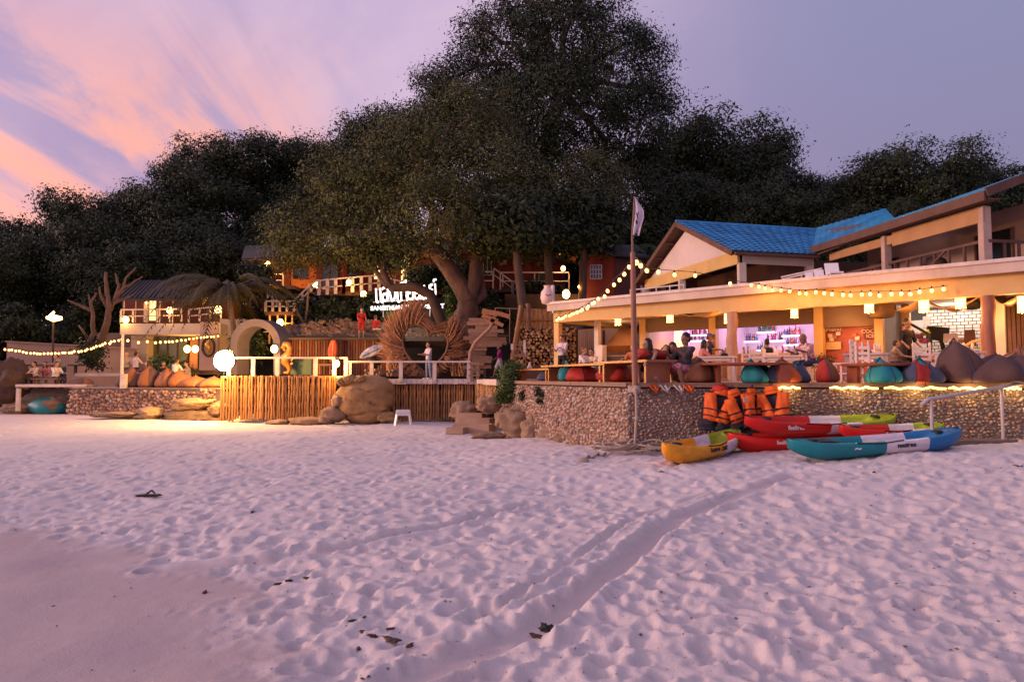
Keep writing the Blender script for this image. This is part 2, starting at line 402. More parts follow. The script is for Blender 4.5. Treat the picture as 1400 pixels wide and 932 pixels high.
# ================================================================ hillside
def hill(x, y):
    y = y-np.interp(x, [-36, -28, -11, -7], [0, 11, 11, 0])*np.interp(y, [30, 46, 75], [1, 1, .15])
    g = np.interp(x, [-70, -45, -25, -12, 8, 25, 60], [.30, .38, .62, .95, 1.0, .80, .62])
    return 1.0+g*np.interp(y, [30, 36, 40, 46, 60, 80, 120, 200], [-1.6, .4, 2.4, 6.2, 11.5, 17, 26, 30])
hx = np.linspace(-160, 160, 130); hy = np.concatenate([np.linspace(31, 70, 50), np.linspace(72, 220, 40)])
HX, HY = np.meshgrid(hx, hy, indexing='ij'); HZ = hill(HX, HY)+RNG.normal(0, .12, HX.shape)
idx = np.arange(HX.size).reshape(HX.shape); FQ = np.stack([idx[:-1, :-1], idx[1:, :-1], idx[1:, 1:], idx[:-1, 1:]], -1).reshape(-1, 4)
link('hillside', np_mesh('hillside', np.stack([HX, HY, HZ], -1).reshape(-1, 3), FQ, mat('hill_soil', (.022, .018, .013), .95, (.010, .011, .008), scale=.5, bump=.6, bscale=3, world=True), True), kind='structure')
# ================================================================ trees
def leaf_mat(name, c0, c1):
    m = bpy.data.materials.new(name); m.use_nodes = True; t = m.node_tree; b = t.nodes['Principled BSDF']
    b.inputs['Roughness'].default_value = .55; b.inputs['Specular IOR Level'].default_value = .25
    at = t.nodes.new('ShaderNodeAttribute'); at.attribute_name = 'tint'
    mx = t.nodes.new('ShaderNodeMix'); mx.data_type = 'RGBA'; t.links.new(at.outputs['Fac'], mx.inputs[0]); mx.inputs[6].default_value = c0+(1,); mx.inputs[7].default_value = c1+(1,)
    t.links.new(mx.outputs[2], b.inputs['Base Color']); MC[name] = m; return m
LF_DARK = leaf_mat('leaf_dark', (.010, .018, .009), (.040, .056, .022))
LF_OLIVE = leaf_mat('leaf_olive', (.022, .030, .009), (.105, .112, .032))
LF_GREEN = leaf_mat('leaf_green', (.03, .06, .015), (.11, .16, .04))
BARK = mat('bark', (.16, .10, .07), .9, (.06, .04, .03), scale=3, bump=.8, bscale=9, stretch=(2, 2, .5))
BARK_PALE = mat('bark_pale', (.30, .22, .16), .9, (.15, .10, .07), scale=3, bump=.7, bscale=9)
def leaf_cloud(blobs, n, size, clump, rng, droop=.3, shell=.55):
    """blobs: (cx,cy,cz, rx,ry,rz) -> leaf quads gathered in clumps over the lobes"""
    B = np.array(blobs, float); vol = (B[:, 3]*B[:, 4]*B[:, 5])**(2/3); pick = rng.choice(len(B), size=max(8, n//70), p=vol/vol.sum())
    d = rng.normal(size=(len(pick), 3)); d /= np.linalg.norm(d, axis=1)[:, None]
    r = shell+(1-shell)*rng.random(len(pick))**.6
    C = B[pick, :3]+d*B[pick, 3:]*r[:, None]*(1+np.clip(.14*rng.normal(size=len(pick)), -.3, .26))[:, None]
    tint_c = np.clip(rng.normal(.45, .22, len(pick)), 0, 1)
    k = rng.integers(0, len(pick), n); cl = clump*(.6+.8*rng.random(len(pick)))
    off = np.clip(rng.normal(size=(n, 3)), -1.7, 1.7)*cl[k][:, None]*np.array([1, 1, .55])
    off[:, 2] -= droop*np.abs(rng.normal(size=n))*cl[k]
    P = C[k]+off
    nn = off/(np.linalg.norm(off, axis=1)[:, None]+1e-6)*.55+d[k]*.45+np.array([0, 0, .35])+rng.normal(size=(n, 3))*.42; nn /= np.linalg.norm(nn, axis=1)[:, None]
    a = rng.normal(size=(n, 3)); a[:, 2] -= droop; a -= nn*np.sum(a*nn, axis=1)[:, None]; a /= np.linalg.norm(a, axis=1)[:, None]+1e-9
    b = np.cross(nn, a)
    s = size*(.6+.8*rng.random(n))[:, None]
    a = a*s; b = b*s*.42
    V = np.stack([P, P+a*.5+b*.5, P+a, P+a*.5-b*.5], 1).reshape(-1, 3)
    tint = np.clip(tint_c[k]+rng.normal(0, .16, n), 0, 1)
    return V, np.arange(4*n).reshape(-1, 4), np.repeat(tint, 4)
def limb(mb, a, b, r0, r1, rng, wob=.12, n=7, seg=6):
    a = Vector(a); b = Vector(b); ln = (b-a).length; pts = []
    for i in range(seg+1):
        t = i/seg; p = a.lerp(b, t); k = math.sin(t*PI)
        pts.append(p+Vector(rng.normal(size=3))*wob*ln*.35*k+Vector((0, 0, .10*ln*k)))
    mb.tube(pts, [r0+(r1-r0)*i/seg for i in range(seg+1)], n); return pts
def tree(name, label, base, blobs, n, size, leaf, seed, group=None, r=.35, clump=.55, trunks=None, bark=None, limbs=True, droop=.3, shell=.55, cat='tree'):
    """base world; blobs world"""
    rng = np.random.default_rng(seed); base = Vector(base); t = thing(name, label, cat, base, 0, group)
    V, Fq, T = leaf_cloud(blobs, n, size, clump, rng, droop, shell)
    link('crown', np_mesh('crown', V-np.array(base), Fq, leaf, False, T), t)
    mb = MB()
    if trunks:
        for pts, r0, r1 in trunks:
            pts = [Vector(p) for p in pts]; fine = []
            for i in range(len(pts)-1):
                for k in range(3): fine.append(pts[i].lerp(pts[i+1], k/3)+Vector(rng.normal(size=3))*.05*r0*(1 if i+k else 0))
            fine.append(pts[-1]); m_ = len(fine)
            mb.tube(fine, [r0+(r1-r0)*i/(m_-1) for i in range(m_)], 9)
        top = [Vector(p[0][-1]) for p in trunks]
    else:
        low = min(blobs, key=lambda q: q[2]-q[5]); cx_ = sum(q[0] for q in blobs)/len(blobs); cz_ = min(q[2] for q in blobs); cyb = sum(q[1] for q in blobs)/len(blobs)
        tp = Vector((base.x*.4+cx_*.6, base.y*.4+cyb*.6, max(cz_, base.z+1))); limb(mb, base-Vector((0, 0, .4)), tp, r, r*.62, rng, .1, 8); top = [tp]
    if limbs:
        for q in blobs:
            a = min(top, key=lambda p: (p-Vector(q[:3])).length); limb(mb, a, Vector(q[:3]), r*.45, r*.12, rng)
            for _ in range(3):
                d = rng.normal(size=3); d /= np.linalg.norm(d); limb(mb, Vector(q[:3])-Vector((0, 0, q[5]*.2)), Vector(np.array(q[:3])+d*np.array(q[3:])*.8), r*.14, r*.04, rng, n=5, seg=4)
    mb.build('trunk', bark or BARK, t)
    return t
def PB(px, py, d, rpx, rpy, rd=None):
    p = U(px, py, d); return (p.x, p.y, p.z, rpx*d/F, rd if rd else (rpx+rpy)/2*d/F, rpy*d/F)
# the great spreading tree in the middle
D0 = 37.
mb_ = [PB(430, 320, D0, 62, 42), PB(500, 270, D0, 70, 55), PB(560, 210, D0+1, 75, 62), PB(640, 160, D0+2, 62, 45), PB(520, 330, D0-2, 62, 32), PB(600, 290, D0-3, 70, 55), PB(660, 240, D0, 80, 60),
       PB(725, 270, D0, 70, 52), PB(770, 300, D0+1, 55, 40), PB(690, 320, D0-2, 62, 28), PB(455, 235, D0+2, 30, 45), PB(810, 250, D0+2, 40, 50), PB(395, 340, D0-1, 28, 26)]
tb = U(637, 455, 35)
tree('spreading_tree', 'great spreading olive green tree with twisted forked trunk behind the heart arch', tb, mb_, 120000, .17, LF_OLIVE, 3, r=.4, clump=.48, shell=.7, bark=mat('bark_warm', (.17, .09, .06), .9, (.06, .032, .025), scale=2.5, bump=1, bscale=8, stretch=(2, 2, .6)),
     trunks=[([U(635, 462, 35), U(637, 432, 35), U(640, 410, 35)], .78, .5), ([U(640, 412, 35), U(622, 378, 35), U(598, 348, 34.6), U(590, 320, 34.8), U(594, 290, 35.5), U(575, 250, 36)], .52, .2),
             ([U(641, 412, 35), U(648, 385, 35), U(652, 355, 35.3), U(655, 325, 35.8), U(668, 280, 36)], .42, .2), ([U(600, 350, 34.7), U(618, 345, 35), U(628, 320, 35.5)], .24, .12),
             ([U(642, 420, 35), U(662, 402, 35.2), U(655, 370, 35.5)], .25, .14), ([U(598, 350, 34.7), U(560, 338, 35), U(520, 320, 35.5)], .25, .1)])
# arching leaning tree before the lit sign
lt = U(618, 452, 34)
tree('leaning_tree', 'dark bare limb arching over the lit resort sign with a tuft of leaves', lt, [PB(530, 345, 35.5, 34, 22), PB(500, 345, 36, 24, 20)], 3500, .2, LF_OLIVE, 5, r=.2, clump=.4, bark=mat('bark_dark', (.075, .042, .03), .9, (.035, .02, .015), scale=3, bump=.8, bscale=9),  # bark of this limb is a darker brown than the other trunks
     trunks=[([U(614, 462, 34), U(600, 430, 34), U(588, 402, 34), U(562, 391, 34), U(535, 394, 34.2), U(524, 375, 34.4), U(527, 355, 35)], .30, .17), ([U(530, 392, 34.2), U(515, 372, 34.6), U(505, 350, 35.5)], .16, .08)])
# tall tree behind
D1 = 52.
tree('towering_tree', 'towering dark tree with drooping foliage rising above every other crown', U(745, 400, 50), [PB(700, 60, D1, 62, 62), PB(770, 45, D1, 70, 60), PB(840, 90, D1, 66, 62), PB(870, 165, D1-1, 46, 62), PB(640, 120, D1, 62, 46), PB(600, 165, D1+1, 40, 34), PB(760, 150, D1-3, 90, 70), PB(700, 190, D1-2, 80, 70), PB(560, 175, D1+4, 34, 40), PB(655, 40, D1+1, 30, 30), PB(905, 130, D1, 24, 30), PB(600, 110, D1+2, 30, 26),
      PB(840, 250, D1-1, 66, 62), PB(800, 330, D1-2, 60, 40), PB(890, 320, D1, 44, 52), PB(800, -20, D1, 60, 40), PB(720, 0, D1+1, 40, 26), PB(880, 60, D1+1, 28, 30)], 160000, .24, LF_DARK, 8, r=.7, clump=.62, droop=.8, shell=.7,
     trunks=[([U(745, 420, 50), U(740, 330, 50), U(750, 220, 51), U(765, 120, 52)], .75, .35)])
for (px0, px1, d, lab) in ((714, 704, 34, 'slim straight trunk nearest the bamboo screen with sparse dark crown'), (752, 748, 36, 'slim trunk standing behind the white stair rail with sparse dark crown'), (789, 802, 37, 'leaning slim trunk beside the red gabled cabin')):
    tree('slender_tree', lab, U(px0, 462, d), [PB(px1, 300, d, 45, 34), PB(px1-25, 325, d+1, 30, 20), PB(px1+22, 318, d, 30, 22)], 6000, .3, LF_DARK, int(d*3+px0), 'slender trees behind the beach bar', r=.22, clump=.5, trunks=[([U(px0, 470, d), U((px0*2+px1)/3+3, 415, d), U((px0+2*px1)/3, 360, d), U(px1, 315, d)], .27, .17)])
# forest trees: six built, the rest copied
def crown_blobs(rng, h, w):
    out_ = []
    for k in range(rng.integers(6, 9)):
        a = rng.random()*2*PI; rr = w*.55*rng.random()**.5; z = h*(.45+.45*rng.random())
        s = w*(.30+.16*rng.random())*(1.1-.45*(z/h-.45))
        out_.append((rr*math.cos(a), rr*math.sin(a), z, s, s, s*.72))
    out_.append((0, 0, h*.86, w*.3, w*.3, w*.22)); out_.append((0, 0, h*.5, w*.5, w*.5, w*.3))
    return out_
VARS = []
FN = 'forest trees on the hillside'
spots = []
# skyline photo pixel, distance, height of tree
for px, py, d, h in ((20, 285, 62, 12), (80, 258, 60, 13), (135, 262, 57, 12), (180, 242, 62, 14), (245, 205, 60, 15), (300, 178, 64, 15), (355, 176, 66, 14), (415, 185, 68, 15), (470, 188, 70, 15), (60, 300, 50, 12), (150, 290, 51, 12), (225, 262, 54, 13), (325, 240, 58, 13), (400, 240, 62, 13), (-40, 300, 56, 13),
                     (10, 350, 46, 10), (110, 345, 46, 10), (200, 320, 49, 11), (285, 290, 52, 12), (375, 290, 55, 12), (528, 140, 66, 16), (500, 165, 67, 15),
                     (955, 150, 62, 16), (1005, 180, 60, 14), (1060, 172, 64, 15), (1100, 232, 58, 12), (1150, 235, 60, 12), (930, 220, 54, 14), (985, 250, 52, 12), (1050, 250, 52, 12), (1110, 268, 50, 10), (1225, 208, 50, 11), (1307, 215, 48, 9.5), (1180, 240, 54, 11), (1270, 268, 50, 8), (1390, 236, 56, 9), (1350, 255, 54, 8), (1460, 230, 58, 11), (-110, 320, 60, 12), (1530, 235, 58, 12), (1170, 275, 48, 8), (880, 270, 54, 13), (1235, 262, 47, 7), (1342, 226, 52, 10), (1376, 222, 53, 11), (1418, 226, 54, 11)):
    spots.append((px, py, d, h))
def _row(q): return ('left' if q[0] < 560 else 'right', 'sky' if (q[1] < 262 and q[2] >= 54) or (q[0] > 1120 and q[1] < 260) else 'low')
ORD = ['first', 'second', 'third', 'fourth', 'fifth', 'sixth', 'seventh', 'eighth', 'ninth', 'tenth', 'eleventh', 'twelfth', 'thirteenth', 'fourteenth', 'fifteenth', 'sixteenth']
for i, (px, py, d, h) in enumerate(spots):
    p = U(px, py, d); rw = _row(spots[i]); mates = sorted(q[0] for q in spots if _row(q) == rw)
    lab = '%s dark tree from left %s, %s of the towering tree' % (ORD[mates.index(px)], 'along the skyline' if rw[1] == 'sky' else 'in the lower row', rw[0])
    if i < 6:
        rng = np.random.default_rng(100+i); hh_ = (12, 13, 12, 14, 15, 12)[i]; w_ = (5.2, 5.6, 5.0, 5.2, 6.0, 5.4)[i]
        base = Vector((p.x, p.y, p.z-hh_))
        b_ = [(q[0]+base.x, q[1]+base.y, q[2]+base.z, q[3], q[4], q[5]) for q in crown_blobs(rng, hh_, w_)]
        t = tree('forest_tree', lab, base, b_, 27000, .26, LF_DARK, 200+i, FN, r=.3, clump=.55)
        VARS.append((t, hh_))
    else:
        v, hv = VARS[RNG.integers(0, 6)]; k = h/hv*RNG.uniform(.95, 1.08)
        copy_thing(v, (p.x, p.y, p.z-h), RNG.random()*6.28, lab, k)
# shrubs that cover the slope
# one mass of undergrowth
Vs = []; Ts = []; tot = 0
for k in range(170):
    x = RNG.uniform(-48, 34); y = RNG.uniform(37.5, 62)
    if -28 < x < 9 and 36 < y < 49: continue
    if x > 6 and y < 46: continue
    z = float(hill(x, y)); s = RNG.uniform(1.0, 2.0)
    V, Fq, T = leaf_cloud([(x, y, z+.4*s, 1.3*s, 1.2*s, .8*s)], 1100, .34, .35, RNG, .1, .4); Vs.append(V); Ts.append(T)
V = np.concatenate(Vs); link('undergrowth', np_mesh('undergrowth', V, np.arange(len(V)).reshape(-1, 4), LF_DARK, False, np.concatenate(Ts)), label='dark leafy undergrowth covering the slope between the houses', cat='undergrowth', kind='stuff')
# ================================================================ shared colours
M_WHITE = mat('white_paint', (.68, .60, .58), .5, (.42, .35, .32), scale=3, bump=.1)
M_CREAM = mat('cream_render', (.62, .54, .46), .8, (.48, .40, .33), scale=1.2, bump=.15, bscale=20)
M_CONC = mat('concrete', (.42, .37, .34), .9, (.27, .23, .21), scale=2, bump=.4, bscale=18)
M_BAMB = mat('bamboo', (.46, .235, .09), .5, (.28, .125, .045), scale=3, stretch=(3, 3, .5), bump=.2, rnd=.45)
M_WOOD = mat('brown_wood', (.22, .11, .06), .6, (.11, .05, .03), scale=4, stretch=(1, 6, 6), bump=.3, rnd=.25)
M_DKWOOD = mat('dark_wood', (.09, .05, .035), .7, (.045, .025, .018), scale=4, stretch=(1, 5, 5), bump=.3)
M_REDWOOD = mat('red_stained_wood', (.36, .10, .045), .45, (.22, .05, .025), scale=4, stretch=(1, 6, 6), bump=.2, rnd=.2)
M_GREYWOOD = mat('weathered_wood', (.34, .21, .15), .85, (.17, .10, .075), scale=4, stretch=(1, 7, 7), bump=.5, rnd=.3)
M_PEB = [mat('pebble_'+n, c, .75, tuple(q*.7 for q in c), scale=9, bump=.2) for n, c in (('tan', (.50, .33, .22)), ('pale', (.60, .47, .38)), ('grey', (.30, .25, .235)), ('rose', (.44, .24, .17)), ('brown', (.22, .13, .10)))]
M_MORT = mat('wall_mortar', (.24, .18, .15), .95, (.15, .11, .09), scale=5, bump=.6, bscale=30)
M_ROCK = mat('beach_rock', (.40, .27, .18), .92, (.18, .115, .075), scale=1.6, bump=1.0, bscale=4, bdist=.09, detail=9, rnd=.2)
M_ROCKY = mat('ochre_rock', (.44, .27, .12), .9, (.17, .09, .04), scale=1.3, bump=.8, bscale=5, bdist=.04, detail=9)
M_BLACK = mat('black_rubber', (.015, .015, .016), .6)
M_ROPE = mat('rope', (.50, .40, .32), .95, (.32, .25, .2), scale=30, bump=.6)
M_STEEL = mat('painted_steel', (.5, .45, .44), .4, (.38, .34, .33), scale=6)
M_SKIRT = M_BAMB
def text_mesh(body, size, ext, m, bold=0., space=1.):
    c = bpy.data.curves.new('lettering', 'FONT'); c.body = body; c.size = size; c.extrude = ext; c.offset = bold; c.space_character = space; c.align_x = 'CENTER'; c.align_y = 'CENTER'; c.resolution_u = 3
    o = bpy.data.objects.new('lettering', c); COL.objects.link(o)
    dg = bpy.context.evaluated_depsgraph_get(); dg.update()
    me = bpy.data.meshes.new_from_object(o.evaluated_get(dg)); bpy.data.objects.remove(o); bpy.data.curves.remove(c)
    me.name = 'lettering'; me.materials.clear(); me.materials.append(m); return me
# ================================================================ the pebble faced terrace wall
ZD = EYE-.12
WA, WB, WC = Vector((2.4, 14, 0)), Vector((16, 11.5, 0)), Vector((-.3, 22.2, 0))
WT = EYE-.235
tw = thing('terrace_wall', 'pebble faced retaining wall holding up the beach bar terrace behind the kayaks', 'wall', (2.4, 14, 0))
mb = MB(); mb.prism([(WC.x, WC.y, -.5), (WA.x, WA.y, -.5), (WB.x, WB.y, -.5), (26, 22, -.5), (10, 38, -.5), (-.3, 38, -.5)], (0, 0, WT+.5)); mb.build('core', M_MORT, tw)
def pebbles(a, b, ztop, zbot, nrm, step, rng, rr, mats, w):
    mb = MB(); ln = (b-a).length; e = (b-a)/ln; nx = int(ln/step)
    for i in range(nx):
        p0 = a+e*(i*step); zb = zbot(p0)
        z = zb
        while z < ztop:
            q = p0+e*rng.uniform(-.5, .5)*step; r = rr*rng.uniform(.65, 1.25); mb.m = int(rng.choice(len(mats), p=w))
            mb.ico((q.x+nrm.x*.005, q.y+nrm.y*.005, min(z+rng.uniform(-.4, .4)*step, ztop-.03)), (r*rng.uniform(.8, 1.2), r*rng.uniform(.8, 1.2), r*rng.uniform(.7, 1.1)), 1)
            z += step
    return mb
rng = np.random.default_rng(4)
zb = lambda p: float(zs(p.x, p.y))-.25
n1_ = Vector((-(WA-WC).y, (WA-WC).x, 0)).normalized()*-1
if n1_.x > 0: n1_ = -n1_
pebbles(WC, WA, WT, zb, n1_, .082, rng, .047, M_PEB, [.42, .22, .06, .2, .1]).build('pebbles', M_PEB, tw, kind='stuff')
pebbles(WA, WB, WT, zb, Vector((-.2, -.98, 0)), .060, rng, .030, M_PEB, [.22, .06, .40, .10, .22]).build('pebbles', M_PEB, tw, kind='stuff')
# deck on the wall
dk = thing('terrace_deck', 'wooden terrace floor of the beach bar with grey edge boards', 'deck', (2.4, 14, ZD))
mb = MB(); mb.prism([(WC.x-.02, WC.y, ZD-.05), (WA.x, WA.y-.02, ZD-.05), (WB.x, WB.y, ZD-.05), (26, 22, ZD-.05), (10, 37.9, ZD-.05), (-.32, 37.9, ZD-.05)], (0, 0, .05)); mb.build('floor', mat('deck_floor', (.36, .17, .08), .45, (.24, .1, .05), scale=3, stretch=(5, 1, 1)), dk)
for a, b in ((WC, WA), (WA, WB)):
    e = (b-a).normalized(); nn = Vector((e.y, -e.x, 0)); nseg = max(2, int((b-a).length/2.6))
    for i in range(nseg):
        p = a.lerp(b, i/nseg)+nn*.045; q = a.lerp(b, (i+1)/nseg)+nn*.045; g = e*.012
        MB().bar((p+g).to_tuple()[:2]+(ZD-.045,), (q-g).to_tuple()[:2]+(ZD-.045,), .05, .085).build('edge_board', M_GREYWOOD, dk)
mb = MB()
for a, b in ((WC, WA), (WA, WB)):
    nseg = int((b-a).length/1.3)
    for i in range(nseg+1):
        p = a.lerp(b, i/nseg); mb.box((p.x+.03, p.y+.1, (WT+ZD-.05)/2), (.08, .08, ZD-.05-WT))
mb.build('bearer', M_DKWOOD, dk)
# rope light glowing under the deck edge
def on_wall(px, z, off=0.):
    u = (px-700)/F; e = (WB-WA); k = (u*WA.y-WA.x)/(e.x-u*e.y)
    # forward distance measured along the level ray is close enough here
    p = WA+e*k; nn = Vector((-.18, -.98, 0)); return Vector((p.x+nn.x*off, p.y+nn.y*off, z))
M_STRIP = emis('rope_light', (1, .52, .08), 5, sample=False)
for k, (a, b) in enumerate(((1052, 1092), (1132, 1198), (1206, 1290), (1293, 1350), (1368, 1392))):
    t = thing('rope_light', 'yellow rope light under the deck edge, %s' % ('just right of the hanging life jackets', 'above the short red and white kayak', 'above the middle of the teal kayak', 'beside the steel handrail top', 'behind the far handrail post')[k], 'rope light', on_wall(a, WT+.02, .03), 0, 'rope lights under the terrace deck')
    n_ = 8; pts = [on_wall(a+(b-a)*i/n_, (WT+ZD-.07)/2+.02*math.sin(i*2.3), .06) for i in range(n_+1)]
    MB().tube(pts, [.016+.012*abs(math.sin(i*1.9)) for i in range(n_+1)], 6).build('glowing_tube', M_STRIP, t)
    point_light(t, on_wall((a+b)/2, WT-.03, .22), 5, (1, .62, .2), .05)
# ================================================================ rocks and steps left of the wall
def rock(px, py, d, rx, ry, rz, lab, m=None, seed=0, sub=4, jit=.32, dz=0, rot=0):
    p = U(px, py, d); p.z += dz
    t = MB().stone((0, 0, 0), (rx, ry, rz), sub, jit, seed, .5).build('rock', m or M_ROCK, None, False, lab, 'rock', 'rocks along the foot of the terraces'); t.location = p; t.rotation_euler = (0, 0, rot); return t
RK = [(716, 578, 20.5, .75, .55, .55, 'large tan boulder at the foot of the pebble wall corner beside the steps'), (694, 573, 21.4, .42, .45, .38, 'rounded tan boulder jutting out toward the stone steps'), (735, 590, 19.6, .5, .45, .5, 'upright orange tan rock leaning on the pebble wall'),
      (757, 592, 18.6, .36, .36, .32, 'small whitish grey rock at the base of the pebble wall'), (712, 552, 21.6, .5, .5, .5, 'pinkish rough rock below the clipped topiary bush'), (780, 600, 17.6, .45, .35, .2, 'low mossy dark rock half buried beside the pebble wall'), (668, 596, 21.0, .6, .5, .16, 'flat sandy slab in front of the stone steps'), (634, 562, 25, .5, .4, .4, 'rough boulder at the top of the stone steps'), (670, 553, 24, .55, .45, .4, 'round boulder under the bamboo walkway skirt')]
for i, q in enumerate(RK): rock(*q, seed=i+1)
st = thing('stone_steps', 'sandy stone steps climbing from the beach to the walkway', 'steps', U(640, 590, 23))
for px, py, d, w, h in ((645, 571, 24.4, 1.0, .34), (652, 578, 23.7, 1.15, .34), (648, 586, 23.0, 1.3, .34), (626, 588, 22.6, .6, .2)):
    p = U(px, py, d); b_ = MB().box(p, (w, .75, h), (0, 0, -.25), .94); b_.build('step', mat('sandstone', (.46, .31, .21), .9, (.30, .19, .13), scale=2, bump=.5, bscale=9), st)
# big layered boulder between the bamboo fences
bo = thing('boulder', 'big rounded golden boulder with layered cracks between the two bamboo fences', 'boulder', U(500, 577, 26.3))
q = MB(); vs = []; R0 = Vector((1.20, .95, 1.02)); o_ = Vector((4.1, 2.2, 7.7))
for v in ICO[5][0]:
    k = 1+.15*mnoise.noise(v*1.0+o_)+.035*mnoise.noise(v*3+o_)+.012*mnoise.noise(v*9+o_)
    for nx_, nz_, off in ((.10, 1, .42), (.22, 1, -.02), (-.18, 1, -.52)):
        e = v.x*nx_+v.z*nz_-off+.09*mnoise.noise(v*2.2+o_*off); w_ = 1 if nx_ < .5 else max(0, min(1, (v.z-.0)*3))
        k -= w_*(.11*math.exp(-(e/.022)**2)+.035*(1 if e < 0 else 0)*math.exp(-abs(e)/.3))
    vs.append(Vector((v.x*R0.x, v.y*R0.y, v.z*R0.z))*k+U(499, 547, 26.6))
q.add(vs, ICO[5][1], True).build('boulder_body', M_ROCKY, bo)
for k, (px, py, rx, rz) in enumerate(((478, 519, .30, .2), (492, 519, .28, .18), (468, 522, .22, .22), (528, 570, .4, .22))): MB().stone(U(px, py, 26.2), (rx, .4, rz), 4, .3, k+20, .3).build('loose_rock', M_ROCKY, bo)
for k, (px, py, rx, rz, lab) in enumerate(((455, 566, .55, .35, 'broken brown rock at the right end of the long bamboo fence'), (447, 573, .4, .22, 'small flat brown rock under the long bamboo fence'), (462, 548, .3, .3, 'grey brown stone wedged beside the golden boulder'), (380, 577, .5, .12, 'low grey stone poking out under the long bamboo fence'), (420, 576, .7, .2, 'grey slab under the middle of the long bamboo fence'))):
    rock(px, py, 26.2, rx, .4, rz, lab, seed=k+40, sub=3)
for k, (px, py, rx, rz, lab) in enumerate(((262, 553, .9, .3, 'layered brown rock stepping down from the patio wall, upper'), (268, 568, 1.5, .30, 'broad layered ledge of brown rock below the patio wall'), (258, 579, 1.35, .2, 'lowest dark edged ledge of layered rock by the sand'), (292, 573, .75, .28, 'ochre rock block at the left foot of the long bamboo fence'), (205, 565, .6, .3, 'dark brown rock leaning on the patio wall'), (165, 567, 1.3, .14, 'low flat grey rock lying on the sand below the patio wall'), (300, 560, .4, .35, 'square brown stone touching the bamboo fence end'))):
    rock(px, py, 28.2, rx, .7, rz, lab, seed=k+60, sub=4)
# ================================================================ bamboo fences
CANE = []
for k in range(4):
    q = MB(); n = 9
    q.tube([(.012*math.sin(i*1.7+k), 0, i/n) for i in range(n+1)], [.046+(.006 if i % 2 else -.004) for i in range(n+1)], 7); CANE.append(q.mesh('bamboo_cane', M_BAMB))
def bamboo(name, label, a, b, h, step=.105, cat='fence', sag=.06, dy=0):
    t = thing(name, label, cat, a); d = b-a; n = max(2, int(d.length/step)); g = random.Random(len(label))
    for i in range(n+1):
        p = a+d*(i/n); hh = h*g.uniform(1-sag, 1.0); l = wmat(t).inverted() @ p
        inst('bamboo_cane', CANE[g.randrange(4)], t, (l.x+g.uniform(-.012, .012), l.y+g.uniform(-.03, .03), g.uniform(-.03, .03)+h-hh), (g.uniform(-.015, .015), g.uniform(-.02, .02), g.random()*6), (1.08*g.uniform(.8, 1.1), 1.08*g.uniform(.8, 1.1), hh))
    return t
def vz(p, z): return Vector((p.x, p.y, z))
LDZ = EYE+.03; HDZ = EYE-.1
f1a, f1b = vz(U(302, 577, 26.6), .18), vz(U(458, 577, 27.2), .18)
f1 = bamboo('bamboo_fence', 'long bamboo cane fence under the white rail left of the golden boulder', f1a, f1b, LDZ-.18)
MB().bar(f1a+Vector((0, .08, 1.2)), f1b+Vector((0, .08, 1.2)), .06, .1).bar(f1a+Vector((0, .08, .5)), f1b+Vector((0, .08, .5)), .06, .1).build('batten', M_DKWOOD, f1)
f2a, f2b = vz(U(528, 577, 27.6), .12), vz(U(650, 577, 27.6), .12)
f2 = bamboo('bamboo_fence', 'reddish bamboo cane fence under the heart arch deck behind the white stool', f2a, f2b, HDZ-.2-.12)
f3a, f3b = vz(U(651, 550, 27.3), .75), vz(U(687, 552, 24.2), .70)
f3 = bamboo('bamboo_fence', 'short bamboo skirt below the walkway by the topiary bush', f3a, f3b, HDZ-.2-.75)
# left decks
mb = MB(); mb.prism([(f1a.x, f1a.y+.1, LDZ-.1), (f1b.x+.4, f1b.y+.1, LDZ-.1), (f1b.x+.4, 41, LDZ-.1), (f1a.x-2, 41, LDZ-.1)], (0, 0, .1)); mb.build('raised_deck', M_CONC, label='pale raised deck floor behind the long bamboo fence', cat='deck')
hd = thing('heart_deck', 'white edged walkway deck in front of the twig heart arch', 'deck', f2a)
a_, b_ = U(472, 515, 27.5), U(655, 515, 27.5); c_ = U(700, 525, 22.6)
mb = MB(); mb.prism([(a_.x, a_.y, HDZ-.2), (b_.x, b_.y, HDZ-.2), (c_.x-.4, c_.y, HDZ-.2), (c_.x+.6, c_.y+1, HDZ-.2), (3, 38, HDZ-.2), (a_.x, 38, HDZ-.2)], (0, 0, .2)); mb.build('slab', M_CONC, hd)
for i in range(26):
    p = Vector((a_.x+(b_.x-a_.x)*(i+.5)/26, a_.y-.03, HDZ-.09)); MB().box(p, ((b_.x-a_.x)/26-.012, .16, .19+random.uniform(-.03, .03)), (0, random.uniform(-.03, .03), 0)).build('edge_stone', M_WHITE, hd)
for i in range(8):
    p = vz(b_, 0).lerp(vz(c_, 0)-Vector((.4, 0, 0)), (i+.5)/8); MB().box((p.x-.04, p.y-.04, HDZ-.09), (.62, .16, .18+random.uniform(-.03, .03)), (0, random.uniform(-.03, .03), math.atan2(c_.y-b_.y, c_.x-.4-b_.x))).build('edge_stone', M_WHITE, hd)
